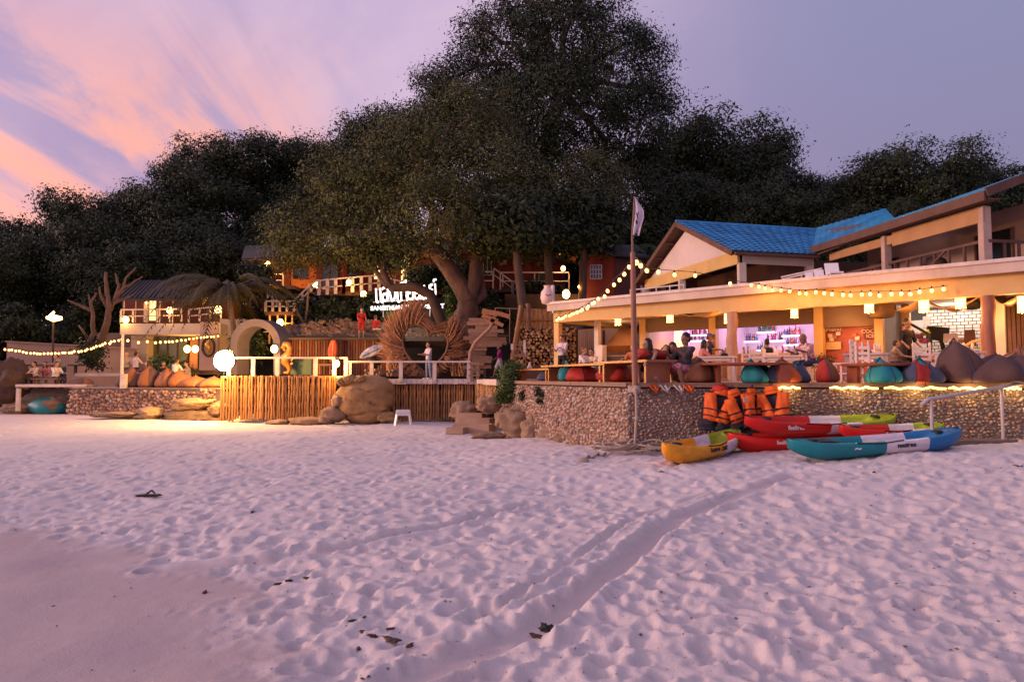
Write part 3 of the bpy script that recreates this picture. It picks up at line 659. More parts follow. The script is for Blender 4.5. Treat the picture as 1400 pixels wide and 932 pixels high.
# white rails
def rail(name, label, posts, d0, d1, ztop, zbot, bars=(), w=.15, m=None, rw=.07, cat='railing', group=None):
    """posts: photo x of every post; plank posts with a flat hand rail"""
    m = m or M_WHITE; ds = lambda px: d0+(d1-d0)*(px-posts[0])/max(1, posts[-1]-posts[0]); pt = lambda px, z: vz(U(px, 515, ds(px)), z)
    t = thing(name, label, cat, pt(posts[0], zbot), 0, group)
    for px in posts:
        p = pt(px, 0); MB().box((p.x, p.y, (ztop+zbot)/2-.02), (w, .07, ztop-zbot-.03)).build('post', m, t)
    MB().bar(pt(posts[0]-2, ztop), pt(posts[-1]+2, ztop), .13, rw).build('hand_rail', m, t)
    for z in bars: MB().bar(pt(posts[0], z), pt(posts[-1], z), .04, .05).build('bar', m, t)
    return t
rail('white_railing', 'white plank railing above the long bamboo fence', [313, 346, 379, 431, 457, 473], 26.9, 27.3, LDZ+.72, LDZ-.03)
rail('white_railing', 'white plank railing in front of the twig heart arch', [478, 508, 548, 594, 641], 27.35, 27.35, HDZ+.70, HDZ-.1)
t = thing('gate_posts', 'short weathered wooden barrier at the end of the heart arch railing', 'barrier', U(652, 515, 27.3))
for px in (645, 653): MB().box(U(px, 507, 27.3), (.12, .1, .75)).build('post', M_GREYWOOD, t)
for py in (497, 505, 513): MB().bar(U(641, py, 27.25), U(656, py, 27.25), .05, .07).build('bar', M_GREYWOOD, t)
# ================================================================ heart arch of twigs
HD = 31.
M_TWIG = mat('twigs', (.40, .21, .12), .9, (.20, .09, .05), scale=3, rnd=0)
ring = [(586, 460), (584, 450.5), (577, 445.5), (567, 443.6), (558, 448), (552, 456), (550, 467), (553, 479), (560, 490), (570, 500), (582, 510), (594, 500), (603, 491), (610, 482), (613, 471), (612, 462), (607, 456), (599, 453.5), (592, 455)]
hp = thing('heart_arch', 'heart shaped arch woven from swirling brown twigs standing on the deck', 'sculpture', vz(U(583, 515, HD), HDZ))
loop = ring+[ring[0]]
for dd, nm in ((HD-.45, 'front_ring'), (HD+.45, 'back_ring')):
    MB().tube([U(x, y, dd) for x, y in loop], .06, 7, False).build(nm, M_WOOD, hp)
mb = MB()
for (x0, y0), (x1, y1) in zip(loop[:-1], loop[1:]): mb.add([U(x0, y0, HD-.42), U(x1, y1, HD-.42), U(x1, y1, HD+.42), U(x0, y0, HD+.42)], [(0, 1, 2, 3)])
mb.build('lining', mat('twig_lining', (.2, .1, .06), .9, scale=9), hp)
rng = np.random.default_rng(9); mb = MB()
def in_ring(x, y):
    c = False; j = len(ring)-1
    for i in range(len(ring)):
        (xi, yi), (xj, yj) = ring[i], ring[j]
        if (yi > y) != (yj > y) and x < (xj-xi)*(y-yi)/(yj-yi)+xi: c = not c
        j = i
    return c
cL, cR = (568, 474), (600, 474)
for k in range(4200):
    i = rng.integers(0, len(ring)); t_ = rng.random(); (x0, y0), (x1, y1) = loop[i], loop[i+1]; x = x0+(x1-x0)*t_; y = y0+(y1-y0)*t_
    left = i < 10; cx_, cy_ = cL if left else cR
    dx, dy = x-cx_, y-cy_; L_ = math.hypot(dx, dy)+1e-6; dx /= L_; dy /= L_
    tw_ = rng.uniform(.3, .75)*(1 if left else -1)       # swirl toward the top notch
    ux, uy = dx-dy*tw_, dy+dx*tw_
    if uy > .25: uy *= .5
    ln = rng.uniform(9, 27)*(1.15 if left else 1.0)*(.55 if uy > 0.1 else 1)
    off = rng.uniform(0, 11); x += dx*off; y += dy*off
    ex, ey = x+ux*ln, min(y+uy*ln, 514); mx_, my_ = (x+ex)/2+dx*2, (y+ey)/2+dy*2
    gapV = lambda x, y: y < 457 and 587 < x < 588+(457-y)*1.1
    if gapV(ex, ey) or gapV(mx_, my_): continue
    if in_ring(ex, ey) or in_ring(mx_, my_) or in_ring((ex+mx_)/2, (ey+my_)/2): continue
    d = HD+rng.uniform(-.55, .45)
    r = rng.uniform(.012, .028); mb.tube([U(x, min(y, 514), d), U(mx_, min(my_, 514), d-.06), U(ex, ey, d+rng.uniform(-.15, .15))], [r, r*.8, r*.3], 3, False, False)
for k in range(900):       # stems that stand under both lobes
    left = rng.random() < .6; x = rng.uniform(530, 548) if left else rng.uniform(618, 636); y = rng.uniform(476, 500); d = HD+rng.uniform(-.5, .4)
    mb.tube([U(x, 514, d), U(x+rng.uniform(-3, 3), (514+y)/2, d), U(x+(rng.uniform(-3, 9) if left else rng.uniform(-9, 3)), y, d)], [.026, .02, .01], 3, False, False)
mb.build('twigs', M_TWIG, hp, kind='stuff')
# weathered plank wall, branch pole and arrow boards
pw = thing('plank_wall', 'stack of weathered grey driftwood planks with ragged ends right of the heart arch', 'wall', vz(U(660, 515, 30), HDZ)); g = random.Random(3)
for k in range(15):
    y = 437+k*5.0; x0 = 637+g.uniform(-4, 8)+(0 if k > 3 else 5); x1 = (682 if k < 8 else 668)+g.uniform(-9, 6)+(6 if 2 < k < 7 else 0)
    a, b = U(x0, y, 30+g.uniform(-.08, .08)), U(x1, y+g.uniform(-1.5, 2.5), 30+g.uniform(-.1, .1)); MB().bar(a, b, .06, .165).build('plank', M_GREYWOOD, pw)
for px in (645, 663): MB().box(U(px, 477, 30.12), (.09, .09, 2.5)).build('post', M_DKWOOD, pw)
bp_ = thing('signpost', 'crooked branch signpost carrying blank orange driftwood arrow boards', 'signpost', vz(U(641, 515, 29), HDZ))
MB().tube([U(641, 516, 29), U(642, 497, 29), U(643.5, 481, 29), U(650, 468, 29), U(660, 458, 29), U(669, 450, 29), U(674, 440, 29), U(679, 427, 29)], [.1, .09, .085, .085, .08, .075, .07, .06], 8).build('branch_pole', M_GREYWOOD, bp_)
M_ORW = mat('orange_plank', (.42, .20, .10), .8, (.28, .12, .06), scale=4, stretch=(1, 7, 7), bump=.4)
for (x0, y0, x1, y1, w) in ((659, 425, 680, 429, .22), (680, 428, 697, 433, .18), (659, 431, 677, 437, .16), (671, 437, 688, 445, .15), (663, 436, 675, 441, .12)):
    a, b = U(x0, y0, 28.85), U(x1, y1, 28.85); MB().bar(a, b, .04, w).build('arrow_board', M_ORW, bp_)
# stool, topiary bush
sd = 25.6; sp0 = gp(551, 577); sp0 = (U(551, 577, sd).x, sd)
sz = sand_z(*sp0)
stl = thing('plastic_stool', 'stack of white plastic stools standing on the sand before the bamboo fence', 'stool', (sp0[0], sp0[1], sz-.02), .2)
M_PLAS = mat('white_plastic', (.80, .77, .78), .35, (.72, .68, .69), scale=3)
for k in range(3):
    z = .42+.06*k; MB().box((0, 0, z+.02), (.50, .46, .04), None, .94).box((0, 0, z-.02), (.53, .49, .05), None, .96).build('seat', M_PLAS, stl, False)
for sx in (-1, 1):
    for sy in (-1, 1):
        MB().bar((sx*.30, sy*.27, 0), (sx*.23, sy*.21, .42), .08, .05).build('leg', M_PLAS, stl, False)
    MB().bar((sx*.25, -.2, .36), (sx*.25, .2, .36), .03, .08).build('apron', M_PLAS, stl, False)
rng = np.random.default_rng(17)
def bush(name, label, base, blobs, n, size, leaf, clump=.1, cat='bush', group=None, stem=True, seed=1):
    rng = np.random.default_rng(seed); t = thing(name, label, cat, base, 0, group)
    V, Fq, T = leaf_cloud(blobs, n, size, clump, rng, .1, .5); link('foliage', np_mesh('foliage', V-np.array(base), Fq, leaf, False, T), t)
    if stem: MB().tube([base, (blobs[0][0], blobs[0][1], blobs[0][2])], [.05, .03], 6).build('stem', BARK, t)
    return t
tp = U(695, 548, 21.2)
bush('topiary_bush', 'clipped green topiary bush standing at the corner of the pebble wall', tp, [PB(697, 510, 21.2, 14, 15), PB(695, 528, 21.2, 15, 16), PB(690, 540, 21.2, 11, 10), PB(700, 500, 21.2, 10, 7)], 7000, .075, LF_GREEN, .09)
for k, (px, py, lab) in enumerate(((716, 537, 'small dark weed tuft growing from the top left of the pebble wall'), (741, 542, 'dark trailing plant growing out of the middle of the pebble wall'), (738, 531, 'little weed under the deck edge above the trailing plant'))):
    p = on_wall(px, 0); u = (px-700)/F
    k_ = (u*WC.y-WC.x)/((WA-WC).x-u*(WA-WC).y); q = WC+(WA-WC)*k_; q = U(px, py, q.y-.1)
    bush('wall_plant', lab, q, [(q.x, q.y, q.z, .16, .12, .22 if k < 2 else .08)], 500 if k < 2 else 200, .07, LF_DARK, .05, 'plant', None, True, 30+k)
# ================================================================ patio wall and far left
pz = EYE-.5
pl0, pl1 = U(96, 530, 31.5), U(302, 530, 28.6)
pwall = thing('patio_wall', 'rough stone retaining wall below the dining patio at far left', 'wall', vz(pl0, 0))
mb = MB(); mb.prism([(pl0.x, pl0.y, -.4), (pl1.x, pl1.y, -.4), (pl1.x, 42, -.4), (-38, 46, -.4), (-38, 36, -.4), (pl0.x, 34, -.4)], (0, 0, pz+.4-.03)); mb.build('core', M_MORT, pwall)
pebbles(vz(pl0, 0), vz(pl1, 0), pz-.04, lambda p: float(zs(p.x, p.y))-.3, Vector((-.2, -.9, 0)), .15, np.random.default_rng(5), .10, M_PEB, [.3, .06, .04, .36, .24]).build('stones', M_PEB, pwall, kind='stuff')
mb = MB(); mb.prism([(pl0.x-.05, pl0.y-.05, pz-.03), (pl1.x, pl1.y-.05, pz-.03), (pl1.x, 41.9, pz-.03), (-37.9, 45.9, pz-.03), (-37.9, 35, pz-.03), (pl0.x-.05, 33.9, pz-.03)], (0, 0, .06)); mb.build('paving', mat('patio_paving', (.34, .24, .19), .9, (.22, .15, .12), scale=2, bump=.4), pwall)
cs = thing('slab_table', 'pale concrete slab on a white leg jutting over the beach at far left', 'ledge', vz(U(26, 562, 31.5), .1))
a, b = U(22, 527, 31.4), U(122, 527, 31.6); MB().box(((a.x+b.x)/2, 31.8, a.z), (b.x-a.x, .9, .12)).build('slab', M_WHITE, cs); MB().box(U(25, 546, 31.5), (.14, .14, 1.05)).build('leg', M_WHITE, cs)
p = gp(62, 562); tk = MB().ico((0, 0, .3), (.9, .45, .42), 3, .12, 5).build('covered_dinghy', mat('teal_cover', (.02, .26, .30), .45), None, False, 'teal covered dinghy stored under the concrete slab', 'boat'); tk.location = (U(62, 562, 32).x, 32.2, .2)
for k, (px, py, rx, rz, lab) in enumerate(((8, 525, 1.1, 1.3, 'dark upright rock at the left edge of the frame'), (30, 558, 1.0, .35, 'brown rock under the concrete slab leg'), (85, 553, .8, .45, 'brown rock in shade between the teal dinghy and the patio wall'))):
    rock(px, py, 32.6, rx, .8, rz, lab, M_DKWOOD if k == 0 else None, seed=90+k, sub=4)
# ================================================================ kayaks
def plastic(name, col):
    return mat(name, col, .42, tuple(c*.7+.012 for c in col), scale=7, bump=.08, bscale=30, spec=.3, detail=9, contrast=.16, stretch=(.5, 2, 2))
K_RED = plastic('kayak_red', (.60, .010, .006)); K_WHT = plastic('kayak_white', (.72, .66, .72)); K_GRN = plastic('kayak_lime', (.30, .42, .025)); K_YEL = plastic('kayak_yellow', (.85, .36, .015)); K_TEAL = plastic('kayak_teal', (.008, .22, .27)); K_BLUE = plastic('kayak_blue', (.012, .17, .42))
M_LOGO = mat('dark_print', (.02, .02, .03), .5); M_LOGOW = mat('white_print', (.85, .8, .8), .5)
def kayak(label, loc, rz, Lh, beam, depth, bands, roll=0, pitch=0, logo=None, seats=1, dots=False, side=-1):
    """sit on top kayak lying along its own x axis; bands: [(end 0..1, slot)]"""
    t = thing('kayak', label, 'kayak', loc, 0, 'kayaks pulled up on the sand'); t.rotation_euler = (roll, pitch, rz)
    mats = [K_RED, K_WHT, K_GRN, K_YEL, K_TEAL, K_BLUE]
    NS, mb = 48, MB(); rings = []
    for i in range(NS+1):
        s = i/NS*2-1; q = abs(s)
        hb = beam/2*max(0.02, (1-q**2.6))**.62
        sheer = depth*(.80+.24*q**2.4+ .06*q**8); keel = depth*(.02+.62*max(0, (q-.62)/.38)**2)
        chine = keel+(sheer-keel)*.42
        x = s*Lh/2*(1+0*q)
        cock = max(0, min(1, (.74-q)/.10)); fl = sheer-(.58*depth)*cock-.02*depth if cock > 0 else sheer+.03*depth*(1-q)
        hump = .18*depth*math.exp(-((s-.12)/.05)**2)*cock+.13*depth*math.exp(-((s+.38)/.06)**2)*cock
        fl += hump
        inn = hb*(.70 if cock > 0 else .72)
        rings.append([(x, 0, keel), (x, -hb*.55, keel+.02*depth), (x, -hb*.93, chine), (x, -hb, sheer-.06*depth), (x, -hb*.96, sheer), (x, -hb*.84, sheer+.015), (x, -inn, sheer-.02-(.1*depth)*cock), (x, -inn*.82, fl), (x, 0, fl+.01),
                      (x, inn*.82, fl), (x, inn, sheer-.02-(.1*depth)*cock), (x, hb*.84, sheer+.015), (x, hb*.96, sheer), (x, hb, sheer-.06*depth), (x, hb*.93, chine), (x, hb*.55, keel+.02*depth)])
    n = 16
    for i in range(NS):
        f = (i+.5)/NS
        mb.m = next(k for e, k in bands if f <= e+1e-6)
        vs = rings[i]+rings[i+1]; mb.add(vs, [(k, n+k, n+(k+1) % n, (k+1) % n) for k in range(n)], True)
    for rr, sl in ((rings[0], bands[0][1]), (rings[-1], bands[-1][1])):
        mb.m = sl; mb.add(rr, [tuple(range(n))], True)
    me = mb.mesh('hull', mats); b = bmesh.new(); b.from_mesh(me); bmesh.ops.remove_doubles(b, verts=b.verts, dist=.0008); bmesh.ops.recalc_face_normals(b, faces=b.faces); b.to_mesh(me); b.free()
    me.polygons.foreach_set('use_smooth', [True]*len(me.polygons)); link('hull', me, t)
    z0 = depth*.82
    for k in range(0):
        sx = -.02+.34*k*Lh*.5-(.0 if seats == 1 else .1*Lh)
        MB().box((sx, 0, depth*.46), (.34, beam*.5, .05), (0, -.1, 0)).box((sx-.2, 0, depth*.46+.12), (.05, beam*.46, .26), (0, -.25, 0), .9).build('seat', M_BLACK, t, False)
    for s in (-1, 1):
        MB().tube([(s*Lh*.462, -.05, depth*.98), (s*Lh*.475, -.04, depth*1.1), (s*Lh*.475, .04, depth*1.1), (s*Lh*.462, .05, depth*.98)], .013, 6).build('carry_handle', M_BLACK, t, False)
    MB().tube([(-Lh*.18, -beam*.46, depth*.86), (-Lh*.05, -beam*.505, depth*.80), (Lh*.08, -beam*.46, depth*.86)], .010, 5).build('grab_line', M_BLACK, t, False)
    for s in (-.36, .36): MB().lathe([(.085, 0), (.085, .02), (.07, .032), (.0, .034)], (s*Lh, 0, depth*.93), 14).build('hatch_lid', M_BLACK, t, False)
    if logo:
        for (xf, txt, sz_, m_) in logo:
            tm = text_mesh(txt, sz_, .002, m_, .003); o = link('lettering', tm, t)
            s = xf*2; hb = beam/2*max(.02, 1-abs(s)**2.6)**.62
            o.location = (xf*Lh, side*(hb*.985+.004), depth*.62); o.rotation_euler = (PI/2-.10, 0, 0) if side < 0 else (PI/2+.1, 0, PI)
    return t
def lay(px0, py0, px1, py1):
    a, b = gp(px0, py0), gp(px1, py1); return a, b
def kay_px(label, a, b, beam, depth, bands, **k):
    a = Vector(a); b = Vector(b); c = (a+b)/2; d = b-a
    return kayak(label, c, math.atan2(d.y, d.x), d.length, beam, depth, bands, pitch=-math.asin(d.z/d.length), **k)
def P3(px, py, d): return U(px, py, d)
ya = U(908, 633, 11.15); yb = U(1006, 613, 13.3); ya.z = sand_z(ya.x, ya.y)+.03; yb.z = sand_z(yb.x, yb.y)+.02
kay_px('yellow kayak with white and lime far end, nearest the rope coil', ya, yb, .72, .35, [(.56, 3), (.74, 1), (1, 2)], logo=[(-.10, 'feelfree', .12, M_LOGO), (.03, 'Star', .15, M_LOGO)], roll=.08)
ra = U(996, 620, 12.75); rb = U(1190, 612, 12.9); ra.z = sand_z(ra.x, ra.y)-.02; rb.z = sand_z(rb.x, rb.y)-.04
kay_px('plain red kayak lying on the sand underneath the others', ra, rb, .72, .36, [(1, 0)], logo=[(-.16, 'feelfree', .10, M_LOGOW)], roll=.05)
kay_px('long red kayak with white middle and lime tip, topmost of the pile', U(1017, 594, 12.35), U(1222, 589, 13.1), .72, .30, [(.47, 0), (.68, 1), (1, 2)], logo=[(-.24, 'feelfree', .11, M_LOGOW)], roll=.16, seats=2)
CN = lambda t, x0, x1, w, z: MB().box(((x0+x1)/2, 0, z), (x1-x0, w, .02), (0, .08, 0)).build('cargo_net', M_BLACK, t, False)
ta = U(1078, 628, 11.35); tb_ = U(1314, 612, 11.75); ta.z = sand_z(ta.x, ta.y)+.0; tb_.z = sand_z(tb_.x, tb_.y)-.02
tk_ = kay_px('teal kayak with white middle and blue stern, front of the pile', ta, tb_, .76, .33, [(.47, 4), (.73, 1), (1, 5)], logo=[(-.18, '~', .2, M_LOGOW), (.09, 'feelfree', .11, M_LOGO)], roll=.06)
CN(tk_, -1.12, -.78, .34, .30)
kay_px('short red kayak with white and lime end, resting on the teal kayak', U(1147, 603, 12.1), U(1288, 598, 12.5), .62, .26, [(.56, 0), (.80, 1), (1, 2)], logo=[(-.10, 'feelfree', .10, M_LOGOW)], roll=.12)
# ================================================================ life jackets on the wall
M_ORG = mat('orange_nylon', (.88, .16, .015), .6, (.68, .10, .01), scale=5, bump=.4, bscale=14); M_NVY = mat('black_nylon', (.018, .016, .03), .7, bump=.3); M_REDN = mat('red_nylon', (.6, .03, .02), .6, bump=.3)
def pad(w, h, th, bend=.0, taper=.8, seed=0):
    """soft foam panel, upright in x,z, facing -y"""
    mb = MB(); nx, nz = 7, 9; fr, bk = [], []
    for j in range(nz+1):
        for i in range(nx+1):
            u = i/nx*2-1; v = j/nz*2-1; k = (1-u**4)*(1-v**6); ww = w*(1-(1-taper)*(v*.5+.5))
            x = u*ww/2; z = v*h/2; y = bend*u*u; wr = .012*math.sin(6*v+seed)+.01*math.sin(5*u+3*v+seed*2)
            fr.append((x, y-th*.5*max(k, .12)**.5+wr, z)); bk.append((x, y+th*.4*max(k, .12)**.5, z))
    m = nx+1; fs = [(j*m+i, j*m+i+1, (j+1)*m+i+1, (j+1)*m+i) for j in range(nz) for i in range(nx)]; o = len(fr)
    mb.add(fr+bk, fs+[(o+a, o+d, o+c, o+b) for a, b, c, d in fs]+[(i, o+i, o+i+1, i+1) for i in range(nx)]+[(nz*m+i, nz*m+i+1, o+nz*m+i+1, o+nz*m+i) for i in range(nx)]+[(j*m, (j+1)*m, o+(j+1)*m, o+j*m) for j in range(nz)]+[(j*m+nx, o+j*m+nx, o+(j+1)*m+nx, (j+1)*m+nx) for j in range(nz)], True)
    return mb
def moved(mb, M):
    mb.v = [tuple(M @ Vector(v)) for v in mb.v]; return mb
def jacket(label, loc, rz, sc=1., tilt=0, splay=.12, dark=True):
    t = thing('life_jacket', label, 'life jacket', loc, 0, 'orange life jackets hung on the pebble wall'); t.rotation_euler = (0, tilt, rz)
    for s in (-1, 1):
        M = Matrix.Translation((s*.155*sc, -.10, -.27*sc)) @ Euler((0, s*splay, s*.25)).to_matrix().to_4x4()
        moved(pad(.27*sc, .52*sc, .10, .02, .72, s+2), M).build('front_panel', M_ORG, t, False)
        M = Matrix.Translation((s*.155*sc, -.09, -.60*sc)) @ Euler((.1, s*splay, s*.2)).to_matrix().to_4x4()
        moved(pad(.28*sc, .22*sc, .08, .02, 1.0, s+5), M).build('lower_panel', M_NVY if dark else M_ORG, t, False)
    moved(pad(.46*sc, .62*sc, .09, -.02, .8, 9), Matrix.Translation((0, .03, -.30*sc))).build('back_panel', M_NVY, t, False)
    moved(pad(.30*sc, .15*sc, .09, .03, .7, 4), Matrix.Translation((0, -.02, .05*sc))).build('collar', M_ORG, t, False)
    for z in (-.30, -.42):
        MB().tube([(-.32*sc, -.06, z*sc-.02), (-.16*sc, -.165, z*sc), (0, -.15, z*sc-.01), (.16*sc, -.165, z*sc), (.32*sc, -.06, z*sc-.02)], .016, 4).build('strap', M_NVY, t, False)
        MB().box((.02, -.17, z*sc), (.07, .03, .04)).build('buckle', M_BLACK, t, False)
    MB().tube([(-.03, 0, .1*sc), (0, -.02, .2*sc), (.03, 0, .1*sc)], .012, 4).build('hanging_loop', M_NVY, t, False)
    return t
j1 = jacket('wide orange life jacket leaning left, leftmost on the pebble wall', on_wall(984, EYE-.34, .18), -.15, 1.08, .22, .2)
j2 = jacket('orange life jacket with a white tag overlapping the leftmost one', on_wall(1001, EYE-.36, .26), .2, 1.0, -.30, .1)
MB().box((.1, -.19, -.12), (.10, .012, .09), (0, .2, 0)).build('tag', M_WHITE, j2, False)
jacket('narrow red orange life jacket in the middle of the hanging row', on_wall(1025, EYE-.34, .16), .5, .92, .02, .02)
jacket('half open orange life jacket turned sideways, rightmost of the row', on_wall(1052, EYE-.31, .2), -.6, 1.06, -.18, .25, True)
o = MB().ico((0, 0, 0), (.17, .12, .10), 3, .3, 4).build('red_pouch', M_REDN, None, False, 'small red pouch hung above the leftmost life jacket', 'pouch'); o.location = on_wall(983, EYE-.25, .12)
# small clips and litter along the deck edge
for k, (px, m, lab) in enumerate(((893, M_ORG, 'orange cord tie hanging under the deck edge left of the pale ties'), (908, M_WHITE, 'pale cord tie hanging under the deck edge, left one of two'), (927, M_WHITE, 'pale cord tie hanging under the deck edge, right one of two'), (940, M_ORG, 'orange cord bundle hanging under the deck edge right of the pale ties'))):
    p = on_wall(px, ZD-.10, .07); mb = MB(); mb.tube([p+Vector((-.1, 0, .06)), p+Vector((-.03, -.03, -.02)), p+Vector((.05, -.02, -.10)), p+Vector((.12, 0, .05))], .022, 5); mb.tube([p+Vector((0, -.02, .05)), p+Vector((.06, -.04, -.05))], .03, 5); mb.build('cord_tie', m, None, True, lab, 'cord', 'cord ties under the deck edge')
# ================================================================ flag pole, rope
fp = thing('flagpole', 'reddish wooden flagpole standing at the corner of the terrace', 'flagpole', (2.45, 13.75, ZD-.3))
FD = 13.75
MB().tube([U(868.5, 533, FD), U(866.5, 440, FD), U(865, 345, FD)], [.062, .06, .052], 10).build('pole', mat('pole_wood', (.34, .15, .10), .5, (.22, .09, .06), scale=2, stretch=(4, 4, .4)), fp)
MB().tube([U(865, 347, FD), U(864.5, 320, FD), U(867.5, 269, FD)], [.026, .022, .015], 8).build('pole_tip', M_GREYWOOD, fp)
fl = thing('flag', 'small limp white flag with a dark emblem on the flagpole tip', 'flag', U(867, 272, FD))
mb = MB(); prof = [(0, 269, 868), (.15, 278, 874), (.35, 287, 880), (.55, 297, 880.5), (.75, 308, 877), (1, 321, 874)]
vs = []; nx = 6
for k, (t_, y, xr) in enumerate(prof):
    xl = 867.5-2.6*t_
    for i in range(nx+1):
        f = i/nx; w = .05*math.sin(f*9+t_*3)*(.4+t_); vs.append(U(xl+(xr-xl)*f, y+(0 if i else 0)+1.5*f*t_, FD+w))
m_ = nx+1
mb.add(vs, [(k*m_+i, k*m_+i+1, (k+1)*m_+i+1, (k+1)*m_+i) for k in range(len(prof)-1) for i in range(nx)], True); o = mb.build('cloth', mat('flag_cloth', (.72, .64, .74), .8, (.6, .52, .62)), fl); sm_ = o.modifiers.new('thickness', 'SOLIDIFY'); sm_.thickness = .006
mb = MB()
for q in (((870, 291), (872, 299)), ((873, 290), (871.5, 296)), ((870, 301), (871, 306))): mb.bar(U(*q[0], FD-.075), U(*q[1], FD-.075), .035, .01)
mb.build('emblem', M_LOGO, fl)
MB().bar(U(867, 320, FD-.02), U(873, 321.5, FD-.02), .02, .035).build('hem', M_LOGO, fl)
rp = thing('rope', 'thick pale rope knotted round the flagpole foot and hanging to the sand', 'rope', (2.4, 13.7, .45))
pts = [U(869+1.2*math.sin(k*.5), 531+k*9.2, FD-.22) for k in range(9)]; b0 = Vector((pts[-1].x, pts[-1].y, sand_z(pts[-1].x, pts[-1].y)+.03)); MB().tube(pts+[b0], .028, 7).build('hanging_length', M_ROPE, rp)
mb = MB()
for k in range(3):
    c = U(867, 529+2.6*k, FD); mb.tube([c+Vector((.10*math.cos(a), .10*math.sin(a), .015*math.sin(3*a))) for a in [2*PI*i/14 for i in range(15)]], .03, 6, False)
mb.build('rope_turns', M_ROPE, rp); MB().ico(U(870, 533, FD-.14), (.09, .08, .09), 2, .3, 3).build('knot', M_ROPE, rp); MB().ico(U(870.5, 572, FD-.22), (.05, .05, .06), 2, .2, 3).build('knot', M_ROPE, rp)
rng = np.random.default_rng(23)
rc = thing('rope_coil', 'tangled coil of pale mooring rope on the sand below the wall corner', 'rope', (*gp(845, 612), .45))
mb = MB()
for k in range(16):
    px = rng.uniform(815, 878); py = 612-(px-815)*.09+rng.uniform(-4, 9); x, y = gp(px, py); y = min(y, 13.6-(2.4-x)*0 if x > 1.9 else 13.9)
    ra_ = rng.uniform(.14, .34); rb_ = ra_*rng.uniform(.4, .9); a0 = rng.random()*6; tl = rng.uniform(0, .5); zb_ = sand_z(x, y)+.04
    mb.tube([(x+ra_*math.cos(a), y-.1+rb_*math.sin(a), zb_+.05+.1*tl*(1+math.sin(a*2+a0))+.01*k*.4+tl*.28*max(0, math.sin(a))) for a in [a0+5.4*i/16 for i in range(17)]], .022, 6)
mb.build('loops', M_ROPE, rc)
mb = MB(); pts = []
for k in range(12):
    px = 828-k*3; x, y = gp(px, 618+.8*k+2*math.sin(k*1.4)); pts.append((x, y, sand_z(x, y)+.025))
mb.tube(pts, .022, 6); x, y = gp(797, 629); mb.ico((x, y, sand_z(x, y)+.04), (.12, .06, .05), 2, .4, 2); mb.build('loose_end', M_ROPE, rc)
# ================================================================ steel handrail
hr = thing('handrail', 'bent grey steel handrail going up the sandy ramp at right', 'handrail', on_wall(1272, .8, .5))
a, b = U(1272, 545, 11.9), U(1370, 529, 12.4); c = U(1392, 525, 12.5); e0 = U(1259, 554, 11.9)
MB().tube([e0, U(1268, 546, 11.9), a, b, c, U(1404, 524, 12.6)], .032, 8).build('top_rail', M_STEEL, hr)
for px, d, y in ((1273, 11.9, 545), (1369, 12.4, 530)):
    p = U(px, y, d); MB().tube([p, (p.x, p.y, sand_z(p.x, p.y)-.1)], .030, 8).build('post', M_STEEL, hr)
# sandy ramp steps at right
sr = thing('ramp_steps', 'worn stone steps half buried in the sandy ramp at right', 'steps', (*gp(1345, 590), .9))
for px, py in ((1330, 607), (1345, 594), (1362, 583), (1376, 573)):
    x, y = gp(px, py); MB().box((x, y, sand_z(x, y)-.02), (1.5, .35, .16), (0, 0, .15)).build('step', M_MORT, sr)
# ================================================================ litter on the sand
def litter(px, py, label, size, cat='litter', name='driftwood_scrap', seed=1, flat=.3, m=None):
    x, y = gp(px, py); o = MB().ico((0, 0, 0), (size, size*.45, size*flat), 3, .95, seed).build(name, m or M_DKWOOD, None, False, label, cat); o.location = (x, y, sand_z(x, y)+size*flat*.4); o.rotation_euler = (0, 0, seed*.7); return o
fs = thing('flip_flop', 'single black flip flop lying on the sand at left', 'sandal', (*gp(203, 681), 0)); x, y = gp(203, 681); fs.location.z = sand_z(x, y)+.03; fs.rotation_euler = (0, 0, .1)
fs.scale = (.66, .66, .8)
MB().box((0, 0, 0), (.44, .17, .035)).ico((.2, 0, 0), (.09, .085, .018), 2).ico((-.2, 0, 0), (.09, .085, .018), 2).build('sole', M_BLACK, fs, False)
MB().tube([(-.05, -.08, .02), (.06, -.03, .09), (.14, 0, .03)], .012, 5).tube([(-.05, .08, .02), (.06, .03, .09), (.14, 0, .03)], .012, 5).build('strap', M_BLACK, fs, False)
for k, (px, py, s, lab) in enumerate(((481, 848, .05, 'dark wood chip, topmost of the debris patch at bottom centre'), (498, 846, .04, 'dark chip right of the topmost debris chip'), (495, 862, .06, 'blackened twig lump in the middle of the debris patch'), (508, 866, .06, 'flat black weed scrap in the middle of the debris patch'), (534, 858, .045, 'dark brown scrap at the upper right of the debris patch'), (561, 880, .06, 'black lump at the lower right end of the debris patch'), (490, 878, .05, 'brown scrap at the lower left of the debris patch'), (535, 872, .09, 'greyish smear of weed beside the black lump'))):
    litter(px, py, lab, s*.62, seed=k+1, flat=.2)
litter(748, 852, 'small black stone lying in the drag track', .055, 'stone', 'pebble', 4, .6, M_BLACK)
litter(733, 859, 'dark twig stub beside the black stone in the drag track', .04, 'twig', 'twig', 8, .4)
for k, (px, py) in enumerate(((345, 702), (561, 723), (420, 792), (395, 797), (380, 795), (280, 812), (905, 645), (1390, 637), (1195, 648))):
    litter(px, py, 'tiny dark scrap on the open sand, %s' % ('above the thin line track', 'just right of the line track end', 'rightmost of three below the line track', 'middle of three below the line track', 'leftmost of three below the line track', 'alone on the smooth damp sand', 'before the yellow kayak bow', 'at the far right edge', 'before the teal kayak')[k], .035 if px != 1390 else .09, seed=k+11)
